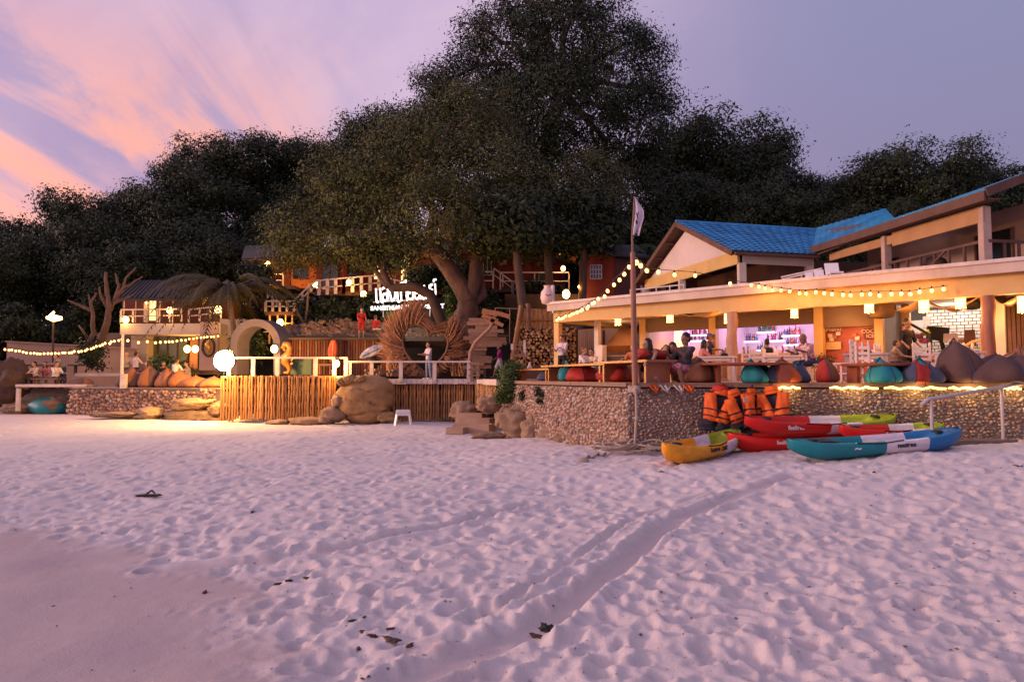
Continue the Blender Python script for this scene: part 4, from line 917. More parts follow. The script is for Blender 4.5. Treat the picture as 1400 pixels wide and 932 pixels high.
# ================================================================ beach bar building
BP = Vector((1.67, 27.4, 0)); BE = Vector((.7331, -.6801, 0)); BI = Vector((.6801, .7331, 0)); BROT = math.atan2(BE.y, BE.x)
def R(s, t, z): p = BP+BE*s+BI*t; return Vector((p.x, p.y, EYE+z))
def RP(px, py, t):
    d = (t+BP.dot(BI))/((px-700)/F*BI.x+BI.y)
    # one refinement for the tilted ray
    for _ in range(4):
        p = U(px, py, d); d += (t-(Vector((p.x, p.y, 0))-BP).dot(BI))/((p.x/d)*BI.x+BI.y)
    return U(px, py, d)
def rs(p): return (Vector((p.x, p.y, 0))-BP).dot(BE)
BM = Matrix((BE, BI, Vector((0, 0, 1)))).transposed()
def rbox(mb, s0, s1, t0, t1, z0, z1): return mb.box(R((s0+s1)/2, (t0+t1)/2, (z0+z1)/2), (abs(s1-s0), abs(t1-t0), abs(z1-z0)), BM)
DZ = -.12
M_YEL = mat('yellow_cream_paint', (.62, .42, .17), .6, (.52, .33, .11), scale=2, bump=.08)
M_FAS = mat('fascia_paint', (.64, .54, .47), .65, (.40, .31, .26), scale=1.1, bump=.15, bscale=12, detail=9, contrast=.22, stretch=(1, 1, .35))
M_SHUT = mat('roller_shutter', (.17, .095, .055), .5, (.14, .09, .06), scale=3, stretch=(1, 1, 12))
M_PINKW = mat('white_wall', (.72, .68, .70), .6, (.64, .6, .62), scale=2)
bar = thing('beach_bar', 'open fronted beach bar pavilion with cream fascia and glowing lanterns', 'bar', R(0, 0, DZ))
# ceiling, fascia, lower beam
mb = MB(); rbox(mb, .02, 22, .30, 8.2, 2.30, 2.42); mb.build('ceiling', M_CREAM, bar)
mb = MB(); rbox(mb, -.1, 22, -.28, 8.3, 2.62, 2.96); mb.build('fascia', M_FAS, bar)
SB = rs(RP(985, 410, -.1))
mb = MB(); rbox(mb, 0, SB, 0, .28, 2.17, 2.615); mb.build('beam', M_YEL, bar)
mb = MB(); rbox(mb, SB+.004, 22, -.03, .27, 2.10, 2.615); mb.build('beam', M_YEL, bar)
mb = MB(); rbox(mb, 0, .2, .3, 8, 2.17, 2.6); mb.build('side_beam', M_YEL, bar)
mb = MB(); rbox(mb, -.1, 22, -.34, -.282, 2.88, 2.975); mb.build('drip_edge', M_WHITE, bar)
# terrace floor above
# posts
def rpost(px, t, w, z0, z1, m, nm='post', rnd=False):
    s = rs(RP(px, 470, t)); mb = MB()
    if rnd: mb.tube([R(s+.02*math.sin(k*1.3), t+.02*math.cos(k*2.1), z0+(z1-z0)*k/7) for k in range(8)], [w*(1+.08*math.sin(k*2.3)) for k in range(8)], 12)
    else: rbox(mb, s-w/2, s+w/2, t-w/2, t+w/2, z0, z1)
    return mb.build(nm, m, bar)
rpost(763, .15, .24, DZ, 2.16, M_YEL); rpost(817, 1.2, .20, DZ, 2.29, M_WHITE); rpost(822, 1.05, .30, DZ, 1.25, M_WHITE, 'post_cladding'); rpost(881, 2.4, .26, DZ, 2.29, M_YEL); rpost(976, 2.4, .26, DZ, 2.29, M_YEL); rpost(1121, 2.4, .28, DZ, 2.29, M_YEL); rpost(1203, 2.4, .24, DZ, 2.29, M_YEL)
M_TRUNK = mat('peeled_trunk', (.46, .29, .22), .7, (.30, .17, .12), scale=3, stretch=(3, 3, .6), bump=.4)
rpost(1001, -.05, .17, DZ, 2.12, M_TRUNK, 'trunk_post', True); rpost(1352, -.05, .155, DZ, 2.09, mat('red_trunk', (.36, .15, .08), .6, (.24, .09, .05), scale=3, stretch=(3, 3, .6), bump=.4), 'trunk_post', True)
rpost(1240, 3.2, .22, DZ, 2.29, M_YEL); rpost(1368, 1.6, .26, DZ, 2.29, M_CREAM)
# back and side walls
def wall_between(px0, px1, t, z0, z1, m, nm, th=.12, parent=bar):
    mb = MB(); rbox(mb, rs(RP(px0, 470, t)), rs(RP(px1, 470, t)), t, t+th, z0, z1); return mb.build(nm, m, parent)
# the bar room: shutters, niches, back wall, shelves
for a, b in ((884, 973), (979, 1118), (1124, 1200)):
    sh = wall_between(a, b, 2.36, 1.78 if a < 1100 else 1.62, 2.29, M_SHUT, 'roller_shutter', .22)
    for k in range(6): wall_between(a+1, b-1, 2.33, 1.80+k*.08, 1.86+k*.08, M_SHUT, 'shutter_slat', .028) if a < 1100 else None
wall_between(879, 1235, 5.4, DZ, 2.29, M_PINKW, 'back_wall')
mb = MB(); s = rs(RP(879, 470, 2.6)); rbox(mb, s-.1, s, 2.5, 5.4, DZ, 2.29); mb.build('side_wall', M_CREAM, bar)
s = rs(RP(1117, 470, 2.6)); mb = MB(); rbox(mb, s, s+.1, 2.55, 5.38, DZ, 2.29); mb.build('side_wall', M_PINKW, bar)
mb = MB(); rbox(mb, s-.02, s-.004, 3.3, 4.6, DZ, 1.8); mb.build('doorway', M_DKWOOD, bar)
s = rs(RP(976, 470, 2.6)); mb = MB(); rbox(mb, s-.05, s+.05, 2.55, 5.38, DZ, 2.29); mb.build('partition', M_PINKW, bar)
# pink lit frames in the left niche
M_PINKL = emis('pink_led', (1, .36, .9), 3.5, sample=True); M_PINKP = emis('pink_lit_panel', (.9, .32, .85), .55, (.7, .4, .65))
def frame(px0, py0, px1, py1, t):
    a, b = RP(px0, py1, t), RP(px1, py0, t); s0, s1 = rs(a), rs(b); z0, z1 = a.z-EYE, b.z-EYE
    mb = MB(); rbox(mb, s0, s1, t, t+.03, z0, z1); o = mb.build('lit_panel', M_PINKP, bar)
    for q in ((s0-.04, s1+.04, z1, z1+.04), (s0-.04, s1+.04, z0-.04, z0), (s0-.04, s0, z0, z1), (s1, s1+.04, z0, z1)):
        mb = MB(); rbox(mb, q[0], q[1], t-.05, t-.004, q[2], q[3]); mb.build('led_strip', M_PINKL, bar)
frame(912, 450, 941, 466, 5.30); frame(918, 468, 941, 488, 5.28); frame(956, 450, 966, 459, 5.3)
mb = MB(); s0, s1 = rs(RP(944, 470, 5.2)), rs(RP(970, 470, 5.2)); rbox(mb, s0, s1, 5.1, 5.34, .35, .41); mb.build('shelf', M_PINKW, bar)
# shelves and bottles on the back wall
M_SHELF = emis('lit_shelf', (1, .62, 1), 1.6, (.8, .75, .8)); BCOL = [mat('bottle_'+n, c, .15, c, spec=.7) for n, c in (('amber', (.28, .09, .02)), ('green', (.03, .12, .04)), ('red', (.4, .03, .04)), ('blue', (.03, .08, .3)), ('dark', (.03, .02, .03)), ('clear', (.55, .5, .5)))]
BOT = []
for k, m in enumerate(BCOL):
    h = .26+.03*(k % 3); BOT.append(MB().lathe([(.038, 0), (.04, .02), (.04, h*.6), (.014, h*.74), (.013, h), (.016, h)], n=8).mesh('bottle', m))
mug = random.Random(5); nb = 0
PXN = {1034: 'at the left', 1056: 'topmost centre', 1066: 'middle centre', 1090: 'upper right', 1094: 'middle right', 1052: 'lowest centre', 990: 'behind the trunk post', 1075: 'on the back counter'}
def shelf(px0, px1, py, t, nbt, where):
    global nb
    a, b = RP(px0, py, t), RP(px1, py, t); s0, s1 = rs(a), rs(b); z = a.z-EYE
    mb = MB(); rbox(mb, s0, s1, t-.1, t+.14, z-.06, z); o = mb.build('lit_shelf', M_SHELF, bar)
    for k in range(nbt):
        s = s0+(s1-s0)*(k+.5)/nbt+mug.uniform(-.03, .03); q = R(s, t, z+.001); c = mug.randrange(6)
        o = link('bottle', BOT[c], None, label='%s bottle, %s from left on the bar shelf %s' % (('amber', 'green', 'red', 'blue', 'black', 'clear glass')[c], ORD[k], where), cat='bottle', group='bottles on the bar shelves')
        o.location = q; sc = mug.uniform(.75, 1.25); o.scale = (1, 1, sc)
shelf(1014, 1037, 466.5, 5.2, 8, 'left of the topmost shelf'); shelf(1036, 1060, 454, 5.22, 9, 'topmost and central'); shelf(1049, 1073, 465.5, 5.2, 9, 'right below the topmost shelf'); shelf(1070, 1095, 458.5, 5.22, 9, 'upper right beside the doorway'); shelf(1072, 1093, 471, 5.2, 8, 'lower right beside the doorway'); shelf(1036, 1049, 478, 5.2, 5, 'lowest and central'); shelf(984, 997, 474, 5.2, 5, 'left of the trunk post'); shelf(945, 970, 458, 5.22, 8, 'in the pink niche'); shelf(945, 969, 465.5, 5.16, 9, 'lower in the pink niche')
# bar counter with things on it
wall_between(985, 1112, 3.2, DZ, .86, mat('counter_panel', (.5, .34, .26), .6, scale=3), 'bar_counter', .5)
wall_between(884, 970, 3.0, DZ, .80, M_YEL, 'bar_counter', .5)
for k, (px, t) in enumerate(((1000, 3.3), (1017, 3.35), (1061, 3.3), (1070, 3.3), (1078, 3.35), (1086, 3.3), (930, 3.2), (1024, 3.3))):
    q = RP(px, 492, t); q.z = EYE+.865
    if k in (0, 6): o = MB().box((0, 0, .11), (.42, .30, .22), None, .9).box((0, -.16, .15), (.30, .02, .1)).build('counter_appliance', M_STEEL if k == 0 else M_REDWOOD, None, False, 'small boxy appliance on the bar counter %s' % ('left of the trunk post' if k == 0 else 'in front of the pink lit frames'), 'appliance')
    else: o = MB().lathe([(.05, 0), (.05, .14), (.035, .20), (.04, .24)], n=10).build('counter_jar', BCOL[(5, 0, 5, 2, 5, 1, 0, 4)[k]], None, False, 'glass jar on the bar counter %s' % ('', 'beside the trunk post', 'left of three before the bald man', 'middle of three before the bald man', 'third from left before the bald man', 'nearest the bald man', '', 'between the trunk post and the dark seated woman')[k], 'jar')
    o.location = q; o.rotation_euler = (0, 0, BROT)
l1 = bar
for px, t, pw, col in ((1040, 3.9, 70, (.95, .55, 1)), (1088, 4.2, 34, (1, .55, .90)), (1000, 4.4, 60, (.45, .70, 1)), (925, 4.3, 34, (1, .38, .85))):
    p = RP(px, 470, t); p.z = EYE+1.95; point_light(bar, p, pw, col, .15)
# menu wall of red wood
mw = wall_between(1126, 1200, 2.62, DZ, 1.62, mat('menu_red_wood', (.40, .085, .03), .45, (.22, .04, .015), scale=3, stretch=(1, 1, 6)), 'menu_wall', .08)
M_CHALK = mat('chalk', (.8, .55, .4), .9); M_BOARD = mat('menu_board', (.12, .02, .015), .6)
def board(px0, py0, px1, py1, t, nm, label, lines, m=M_BOARD, tx=M_CHALK):
    a, b = RP(px0, py1, t), RP(px1, py0, t); o = thing(nm, label, 'menu board', (a+b)/2); o.rotation_euler = (0, 0, BROT)
    s0, s1, z0, z1 = rs(a), rs(b), a.z-EYE, b.z-EYE; mb = MB(); rbox(mb, s0, s1, t-.03, t, z0, z1); mb.build('panel', m, o)
    for k, (txt, sz) in enumerate(lines):
        tm = text_mesh(txt, sz, .003, tx, .002); q = link('lettering', tm, o); q.location = (0, -.036, (z1-z0)*(.5-(k+.6)/max(1, len(lines)))*.92); q.rotation_euler = (PI/2, 0, 0)
board(1131, 444, 1149, 454, 2.59, 'menu_board', 'dark menu sign with curly white writing at upper left of the red wall', [('Menu', .22)])
board(1181, 448, 1199, 463, 2.59, 'menu_board', 'dark menu sign with blocky chalk letters at right of the red wall', [('COCO', .17), ('ICE', .16)])
board(1130, 467, 1150, 478, 2.58, 'price_board', 'yellowish price board below the curly menu sign', [('- - -', .1)], M_YEL, M_BOARD)
for k, (px, py) in enumerate(((1135, 459), (1141, 461), (1146, 456), (1137, 464), (1168, 458), (1172, 462), (1165, 470), (1174, 474))):
    p = RP(px, py, 2.57); mb = MB(); mb.box((0, 0, 0), (.14, .02, .12)); mb.box((0, -.012, 0), (.11, .008, .09)); o = mb.build('menu_card', (M_CREAM, M_ORW, M_WHITE)[k % 3], None, False, 'small pinned card on the red menu wall, %s' % ('left group upper left', 'left group centre', 'left group upper right', 'left group lowest', 'right group uppermost', 'right group upper right', 'right group lower left', 'right group lowest')[k], 'card'); o.location = p; o.rotation_euler = (0, 0, BROT)
p = RP(1165, 452, 1.9); p.z = EYE+1.5; point_light(bar, p, 22, (1, .40, .12), .12)
p = RP(1140, 480, 1.6); p.z = EYE+1.9; point_light(bar, p, 18, (1, .55, .2), .12)
# firewood wall and bamboo screen at the left end
fw = thing('firewood_wall', 'wall of stacked cut firewood ends lit from above behind the waiter', 'wall', U(745, 500, 29.5))
g = random.Random(8); M_LOGS = [mat('log_'+n, c, .85, tuple(q*.6 for q in c), scale=6, bump=.3) for n, c in (('pale', (.55, .38, .20)), ('mid', (.42, .26, .12)), ('dark', (.28, .16, .08)))]
LOGM = []
for m in M_LOGS:
    q = MB(); q.lathe([(.85, -.28), (1, -.2), (1, .25), (.85, .25)], n=9, smooth=False); q.v = [(x, z, y) for x, y, z in q.v]; LOGM.append(q.mesh('log', m))
count = 0; row = 0; y = 449.
while y < 501:
    x = 707+(3 if row % 2 else 0)
    while x < 786:
        if not (752 < x < 760 and False):
            p = U(x+g.uniform(-1.4, 1.4), y+g.uniform(-1.2, 1.2), 29.6+g.uniform(-.1, .1)); l = p-fw.location; r = .075*g.uniform(.7, 1.2)
            if count < 298: inst('log', LOGM[g.randrange(3)], fw, l, (0, g.random()*6, 0), (r, 1, r*g.uniform(.8, 1))); count += 1
        x += 4.6
    y += 3.9; row += 1
a, b = U(703, 500, 29.9), U(790, 448, 29.9); MB().box(((a.x+b.x)/2, 30.0, (a.z+b.z)/2), (b.x-a.x, .3, b.z-a.z)).build('backing', M_DKWOOD, fw)
MB().box(((a.x+b.x)/2, 29.6, a.z-.35), (b.x-a.x, .9, .7)).build('plinth', M_DKWOOD, fw)
bs = thing('bamboo_screen', 'upright bamboo screen glowing above the firewood wall', 'screen', U(745, 448, 29.8))
for i in range(34):
    px = 713+i*1.4; p0, p1 = U(px, 450, 29.75), U(px, 423+g.uniform(-1, 1.5), 29.75); o = inst('bamboo_cane', CANE[i % 4], bs, p0-bs.location, (0, 0, i), (.55, .55, p1.z-p0.z))
MB().bar(U(711, 437, 29.68), U(762, 437, 29.68), .05, .05).build('batten', M_BAMB, bs)
for (x0, y0, x1, y1, r, lab) in ((701, 492, 713, 418, .13, 'leaning golden lit bamboo post left of the firewood wall'), (722, 452, 722, 415, .12, 'dark upright post behind the bamboo screen')):
    MB().tube([U(x0, y0, 29.3), U((x0+x1)/2, (y0+y1)/2, 29.3), U(x1, y1, 29.3)], [r, r*.9, r*.9], 9).build('wooden_post', M_BAMB if x0 == 701 else M_WOOD, None, True, lab, 'post')
# wooden trestle rail left of the firewood
tr = thing('trestle_rail', 'pale wooden cross braced rail in front of the firewood wall', 'railing', U(710, 500, 27.5))
for a, b, m in (((717, 465), (717, 487), M_WHITE), ((700, 470), (700, 478), M_WHITE), ((702, 480), (715, 466), M_GREYWOOD), ((703, 468), (717, 485), M_GREYWOOD), ((698, 485), (722, 487), M_GREYWOOD)): MB().bar(U(*a, 27.5), U(*b, 27.5), .10, .08).build('bar', m, tr)
gf = thing('wire_frame', 'thin pale metal frame behind the arrow boards', 'frame', U(690, 455, 30.5))
for a, b in (((677, 421), (735, 423)), ((677, 421), (677, 460)), ((697, 421), (697, 470)), ((677, 458), (697, 459)), ((735, 423), (735, 447))): MB().tube([U(*a, 30.5), U(*b, 30.5)], .022, 5).build('bar', M_GREYWOOD, gf)
# dark back of the kitchen corner
wall_between(790, 880, 5.2, DZ, 2.29, M_WOOD, 'back_wall')
for k in range(12): wall_between(793+k*2.6, 795.2+k*2.6, 5.1, DZ, 2.2, M_WOOD, 'wall_board', .06)
hut = thing('thatched_bar', 'little thatched serving hatch with straw fringe under the pavilion', 'kiosk', RP(848, 500, 3.4)); hut.rotation_euler = (0, 0, BROT)
a, b = rs(RP(828, 470, 3.4)), rs(RP(866, 470, 3.4)); mb = MB(); rbox(mb, a, b, 3.3, 4.4, DZ, .85); mb.build('counter', M_DKWOOD, hut)
M_STRAW = mat('straw', (.42, .20, .07), .9, (.26, .11, .04), scale=8, stretch=(6, 6, 1), bump=.8)
mb = MB(); mb.prism([R(a, 3.2, 1.28), R(b, 3.2, 1.28), R(b-.4, 3.9, 2.1), R(a+.4, 3.9, 2.1)], BI*.1); mb.build('thatch', M_STRAW, hut)
mb = MB(); rr_ = random.Random(2)
for k in range(240): s = a+(b-a)*rr_.random(); t = 3.15+rr_.random()*.1; mb.tube([R(s, t, 1.32), R(s+rr_.uniform(-.03, .03), t-.02, 1.02+rr_.uniform(-.06, .08))], [.02, .006], 3, False, False)
mb.build('straw_fringe', M_STRAW, hut, kind='stuff')
mb = MB(); rbox(mb, a, b, 3.25, 4.3, .86, .93); mb.build('counter_top', M_GREYWOOD, hut)
p = RP(848, 470, 2.6); p.z = EYE+1.9; point_light(bar, p, 14, (1, .5, .15), .12)
# right: tiled white counter room
wt = thing('tiled_wall', 'white brick tiled kitchen wall lit brightly behind the cash desk', 'wall', RP(1290, 470, 5.0)); wt.rotation_euler = (0, 0, BROT)
s0, s1 = rs(RP(1236, 470, 5.0)), rs(RP(1350, 470, 5.0)); mb = MB(); rbox(mb, s0, s1, 5.0, 5.2, DZ, 2.29); mb.build('backing', mat('dark_grout', (.10, .09, .10), .9), wt)
M_TILE = mat('white_tile', (.78, .76, .77), .25, (.70, .68, .70), scale=1, rnd=.08); sx0 = rs(RP(1268, 470, 5.0)); q = MB(); q.box((0, 0, 0), (.190, .03, .086)); TL = q.mesh('tile', M_TILE)
k = 0
zz = .55
while zz < 2.2 and k < 290:
    s = sx0+(.11 if int(round(zz/.105)) % 2 else 0)
    while s < s1-.1 and k < 290: inst('tile', TL, wt, wmat(wt).inverted() @ R(s+.1, 4.985, zz)); k += 1; s += .216
    zz += .108
mb = MB(); rbox(mb, s0, sx0-.02, 4.95, 4.997, .5, 1.9); mb.build('white_panel', M_TILE, wt)
a_, b_ = RP(1262, 448, 4.9), RP(1272, 432, 4.9); mb = MB(); rbox(mb, rs(a_), rs(b_), 4.9, 4.94, a_.z-EYE, b_.z-EYE); o = mb.build('wall_poster', mat('poster_paper', (.62, .58, .58), .7, (.4, .36, .38), scale=12), None, True, 'grey notice sheet on the white wall left of the tiles', 'notice')
for px in (1300, 1258, 1335): p = RP(px, 470, 4.1); p.z = EYE+2.0; point_light(bar, p, 27, (1, .78, .62), .15)
desk = thing('cash_desk', 'yellow wooden cash desk with boxes behind the white chairs', 'desk', RP(1300, 500, 3.9)); desk.rotation_euler = (0, 0, BROT)
s0, s1 = rs(RP(1240, 470, 3.9)), rs(RP(1345, 470, 3.9)); mb = MB(); rbox(mb, s0, s1, 3.8, 4.4, DZ, .62); mb.build('front', M_ORW, desk); mb = MB(); rbox(mb, s0-.05, s1+.05, 3.7, 4.45, .62, .70); mb.build('top', M_YEL, desk)
mo = thing('monitor', 'black till monitor tilted on the cash desk', 'monitor', RP(1288, 470, 4.0)); mo.rotation_euler = (0, 0, BROT)
p = RP(1282, 456, 4.0); MB().box(p, (.62, .06, .44), Euler((.1, .14, BROT)).to_matrix()).build('screen', M_BLACK, mo); MB().bar(p-Vector((-.1, 0, .2)), p-Vector((-.18, 0, .55)), .14, .06).build('stand', M_BLACK, mo); MB().box(p-Vector((-.2, 0, .56)), (.3, .2, .03)).build('foot', M_BLACK, mo)
for k, (px, py, w, h, m, lab) in enumerate(((1300, 462, .4, .28, M_WHITE, 'white box on the cash desk right of the monitor'), (1318, 466, .3, .12, M_ORW, 'orange tray on the cash desk'), (1326, 462, .3, .5, M_WOOD, 'brown upright sack beside the dark pillar on the cash desk'), (1256, 459, .28, .2, mat('purple_flowers', (.2, .08, .35), .8, (.5, .3, .1), scale=20), 'purple flowers by the stair rail'), (1266, 455, .26, .2, mat('yellow_flowers', (.75, .5, .03), .8, (.3, .3, .05), scale=20), 'bunch of yellow flowers left of the monitor'), (1264, 466, .3, .16, mat('pink_flowers', (.7, .12, .5), .8, (.4, .1, .2), scale=20), 'pink flower heads below the yellow bunch'))):
    p = RP(px, py, 3.95); o = (MB().box((0, 0, 0), (w, .28, h), (0, 0, .1), .9) if k < 3 else MB().ico((0, 0, 0), (w/2, w/2, h/2), 3, .6, k)).build(('cardboard_box', 'tray', 'sack', 'flowers', 'flowers', 'flowers')[k], m, None, False, lab, ('box', 'tray', 'sack', 'flowers', 'flowers', 'flowers')[k]); o.location = p; o.rotation_euler = (0, 0, BROT)
sr_ = thing('stair_rail', 'black sloping hand rail with a dark newel in front of the white wall', 'railing', RP(1270, 500, 2.8))
MB().tube([RP(1240, 440, 2.8), RP(1272, 458, 2.8)], .04, 6).build('hand_rail', M_BLACK, sr_); MB().tube([RP(1271, 456, 2.8), RP(1271, 492, 2.8)], .07, 8).build('newel', M_BLACK, sr_)
wr = thing('wooden_hand_rail', 'pale bent wooden hand rail beside the red trunk post', 'railing', RP(1330, 490, 2.2))
MB().tube([RP(1305, 483, 2.2), RP(1318, 474, 2.2), RP(1330, 467, 2.2), RP(1344, 465, 2.2)], .045, 7).build('hand_rail', M_YEL, wr)
for px, y in ((1318, 474), (1330, 467), (1342, 465)): MB().tube([RP(px, y, 2.2), RP(px, 495, 2.2)], .035, 6).build('post', M_YEL, wr)
# corrugated timber wall and white stools right of the red trunk
cw = thing('slatted_wall', 'brown vertical slatted wall right of the red trunk post', 'wall', RP(1390, 470, 2.4)); cw.rotation_euler = (0, 0, BROT)
for k in range(26):
    s = rs(RP(1366, 470, 2.4))+k*.105; mb = MB(); rbox(mb, s, s+.085, 2.38-.02*(k % 2), 2.44, .3, 2.25); mb.build('slat', M_WOOD, cw)
s = rs(RP(1368, 470, 2.3)); mb = MB(); rbox(mb, s, s+4, 2.2, 2.5, DZ, .55); mb.build('white_base', M_WHITE, cw)
mb = MB(); rbox(mb, s, s+4, 2.452, 2.6, .3, 2.25); mb.build('backing', M_DKWOOD, cw)
p = RP(1385, 440, 1.0); p.z = EYE+1.8; point_light(bar, p, 22, (1, .5, .16), .12)
o = MB().lathe([(.0, 0), (.34, .05), (.4, .35), (.3, .7), (.12, .85), (.0, .9)], n=14).build('hanging_basket', mat('basket', (.10, .06, .04), .95, (.05, .03, .02), scale=18, bump=1), None, False, 'round dark woven basket hanging beside a lantern near the red menu wall', 'basket'); o.location = RP(1205, 436, 1.0)
o = MB().lathe([(.0, 0), (.2, .03), (.24, .2), (.16, .36), (.0, .4)], n=12).build('wall_speaker', M_BLACK, None, False, 'black round speaker hanging right of the last bright lantern by the red trunk', 'speaker'); o.location = RP(1328, 424, 1.6)
# fabric swags under the ceiling
for k, (px0, px1, t, lab) in enumerate(((1205, 1262, 1.4, 'yellow lit fabric swag under the ceiling left of the middle lantern'), (1262, 1345, 1.6, 'yellow lit fabric swag under the ceiling behind the brightest lantern'), (1355, 1400, 1.2, 'yellow fabric swag under the ceiling right of the red trunk post'), (930, 990, .6, 'dark edged canvas swag hanging under the beam left of the trunk post'))):
    s0, s1 = rs(RP(px0, 420, t)), rs(RP(px1, 420, t)); vs = []
    for i in range(13):
        f = i/12; z = 2.27-.34*(1-(2*f-1)**2)*(1 if k < 3 else .5)
        for j in range(4): vs.append(R(s0+(s1-s0)*f, t-.5+j*.4, z+.03*math.sin(j*2+i)))
    mb = MB(); mb.add(vs, [(i*4+j, i*4+j+1, i*4+j+5, i*4+j+4) for i in range(12) for j in range(3)], True); o = mb.build('fabric_swag', mat('swag_fabric', (.62, .44, .22), .85, (.5, .33, .15), scale=3), None, True, lab, 'fabric'); q = o.modifiers.new('thickness', 'SOLIDIFY'); q.thickness = .012
# ================================================================ lanterns
M_LAN = emis('lantern_cloth', (1, .70, .36), 2.4, (.9, .85, .7)); M_LAN2 = emis('lantern_fringe', (1, .55, .20), 1.3, (.9, .8, .6))
def lantern(px, py, hpx, t, lab, pw=16):
    p = RP(px, py, t); d = p.y; h = hpx*.92*d/F; r = h*.27
    o = thing('paper_lantern', lab, 'lantern', p, 0, 'fringed lanterns hanging under the fascia')
    MB().lathe([(r*.8, h*.42), (r*.95, h*.36), (r, h*.1), (r*.98, -.25*h), (r*.9, -.3*h)], n=14).build('shade', M_LAN, o, False)
    mb = MB()
    for k in range(16): a = 2*PI*k/16; mb.box((r*.95*math.cos(a), r*.95*math.sin(a), -.36*h), (.35*r, .012, .30*h*(.7+.3*math.sin(k*2.6))), (0, 0, a+PI/2), .7)
    mb.build('fringe', M_LAN2, o, False, kind='stuff')
    MB().lathe([(r*.82, h*.415), (r*.86, h*.45), (r*.6, h*.5), (r*.1, h*.51)], n=14).build('cap', M_YEL, o, False)
    for zz in (-.28, -.12, .06, .24, .38): MB().tube([(r*1.0*math.cos(a), r*1.0*math.sin(a), zz*h) for a in [2*PI*i/14 for i in range(15)]], .008, 4, False).build('hoop', M_YEL, o, False)
    top = EYE+2.29-p.z; MB().tube([(0, 0, h*.5), (0, 0, max(top, h*.55))], .012, 5).build('cord', M_BLACK, o, False)
    point_light(o, p+Vector((-.1, -.12, -h*.62)), pw*1.9, (1, .36, .065), .12)
    return o
for px, py, h, t, lab, pw in ((845, 437, 17, .7, 'small glowing lantern under the left end of the fascia beside the flagpole', 18), (916, 432, 19, .6, 'glowing lantern before the pink lit frames', 22), (995, 433, 20, .9, 'glowing lantern half hidden behind the pale trunk post', 18), (1086, 426, 19, .5, 'glowing lantern over the bald man', 22), (1188, 417, 24, .5, 'glowing lantern next to the dark hanging basket', 26), (1263, 416, 25, .8, 'bright glowing lantern before the white wall', 28), (1313, 410, 26, .5, 'largest bright lantern left of the red trunk post', 30), (1399, 415, 28, .5, 'glowing lantern cut by the right edge of the frame', 26)):
    lantern(px, py, h, t, lab, pw)
o = lantern(928, 462, 26, 4.4, 'tiered warm lantern hanging inside the pink niche', 14); o['label'] = 'tiered warm lantern hanging inside the pink lit niche'
# warm strip tucked behind the lower beam edge of the pavilion (festoon light bounces from it)
# ================================================================ festoon lights
M_BULB = emis('festoon_bulb', (1, .40, .075), 4.5, sample=False); q = MB(); q.lathe([(.02, .06), (.05, .03), (.065, -.02), (.05, -.07), (.015, -.09)], n=10); BULB = q.mesh('bulb', M_BULB); q = MB(); q.lathe([(.028, 0), (.028, .07), (.012, .10)], n=7); SOCK = q.mesh('socket', M_BLACK)
def festoon(label, pts, n, sc=1., power=14, np_=3, group='strings of warm festoon bulbs', col=(1, .38, .07), jit=.02):
    """pts: polyline of world points the cable follows"""
    t = thing('festoon_lights', label, 'string lights', pts[0], 0, group); P = [Vector(p) for p in pts]
    cum = [0]
    for a, b in zip(P[:-1], P[1:]): cum.append(cum[-1]+(b-a).length)
    def at(s):
        for i in range(len(P)-1):
            if s <= cum[i+1]: return P[i].lerp(P[i+1], (s-cum[i])/max(1e-6, cum[i+1]-cum[i]))
        return P[-1]
    MB().tube(P, .012*sc, 5).build('cable', M_BLACK, t)
    for k in range(n):
        p = at(cum[-1]*(k+.5)/n)-P[0]; p = p+Vector((random.uniform(-jit*2, jit*2), 0, -.11*sc+random.uniform(-.035, .025)))
        b_ = inst('bulb', BULB, t, p, (0, random.uniform(-.3, .3), 0), (sc,)*3); s_ = inst('socket', SOCK, b_, (0, 0, .05))
    for k in range(np_): point_light(t, at(cum[-1]*(k+.5)/np_)+Vector((-.12, -.2, -.3)), power, col, .15)
    return t
def sag(a, b, drop, n=10): return [a.lerp(b, i/n)-Vector((0, 0, drop*4*(i/n)*(1-i/n))) for i in range(n+1)]
festoon('curved string of warm bulbs sagging from the flagpole to the left corner of the fascia', [U(864, 355, 13.8), U(852, 371, 14.6), U(838, 383, 15.6), U(829, 396, 16.3), U(815, 408, 17.3), U(800, 417, 19.2), U(785, 425, 21.4), U(772, 430, 23.6), U(759, 435, 26.9)], 26, .64, 16, 4)
festoon('sparse string of warm bulbs from the flagpole past the white gable', [U(867, 350, 14), U(872, 354, 16), U(889, 367, 18.5), U(923, 370, 20), U(941, 371, 20.5), U(956, 373, 20.8), U(990, 381, 21), U(1006, 384, 20.9), U(1021, 386, 20.6)], 8, .85, 8, 2)
festoon('string of warm bulbs along the lower beam of the fascia right of the trunk post', [RP(1021, 386, -.45), RP(1055, 391, -.45), RP(1085, 396, -.42), RP(1120, 396, -.4), RP(1160, 400, -.38), RP(1200, 398, -.38), RP(1240, 398, -.38), RP(1270, 394, -.38), RP(1296, 390, -.38)], 22, .74, 24, 5)
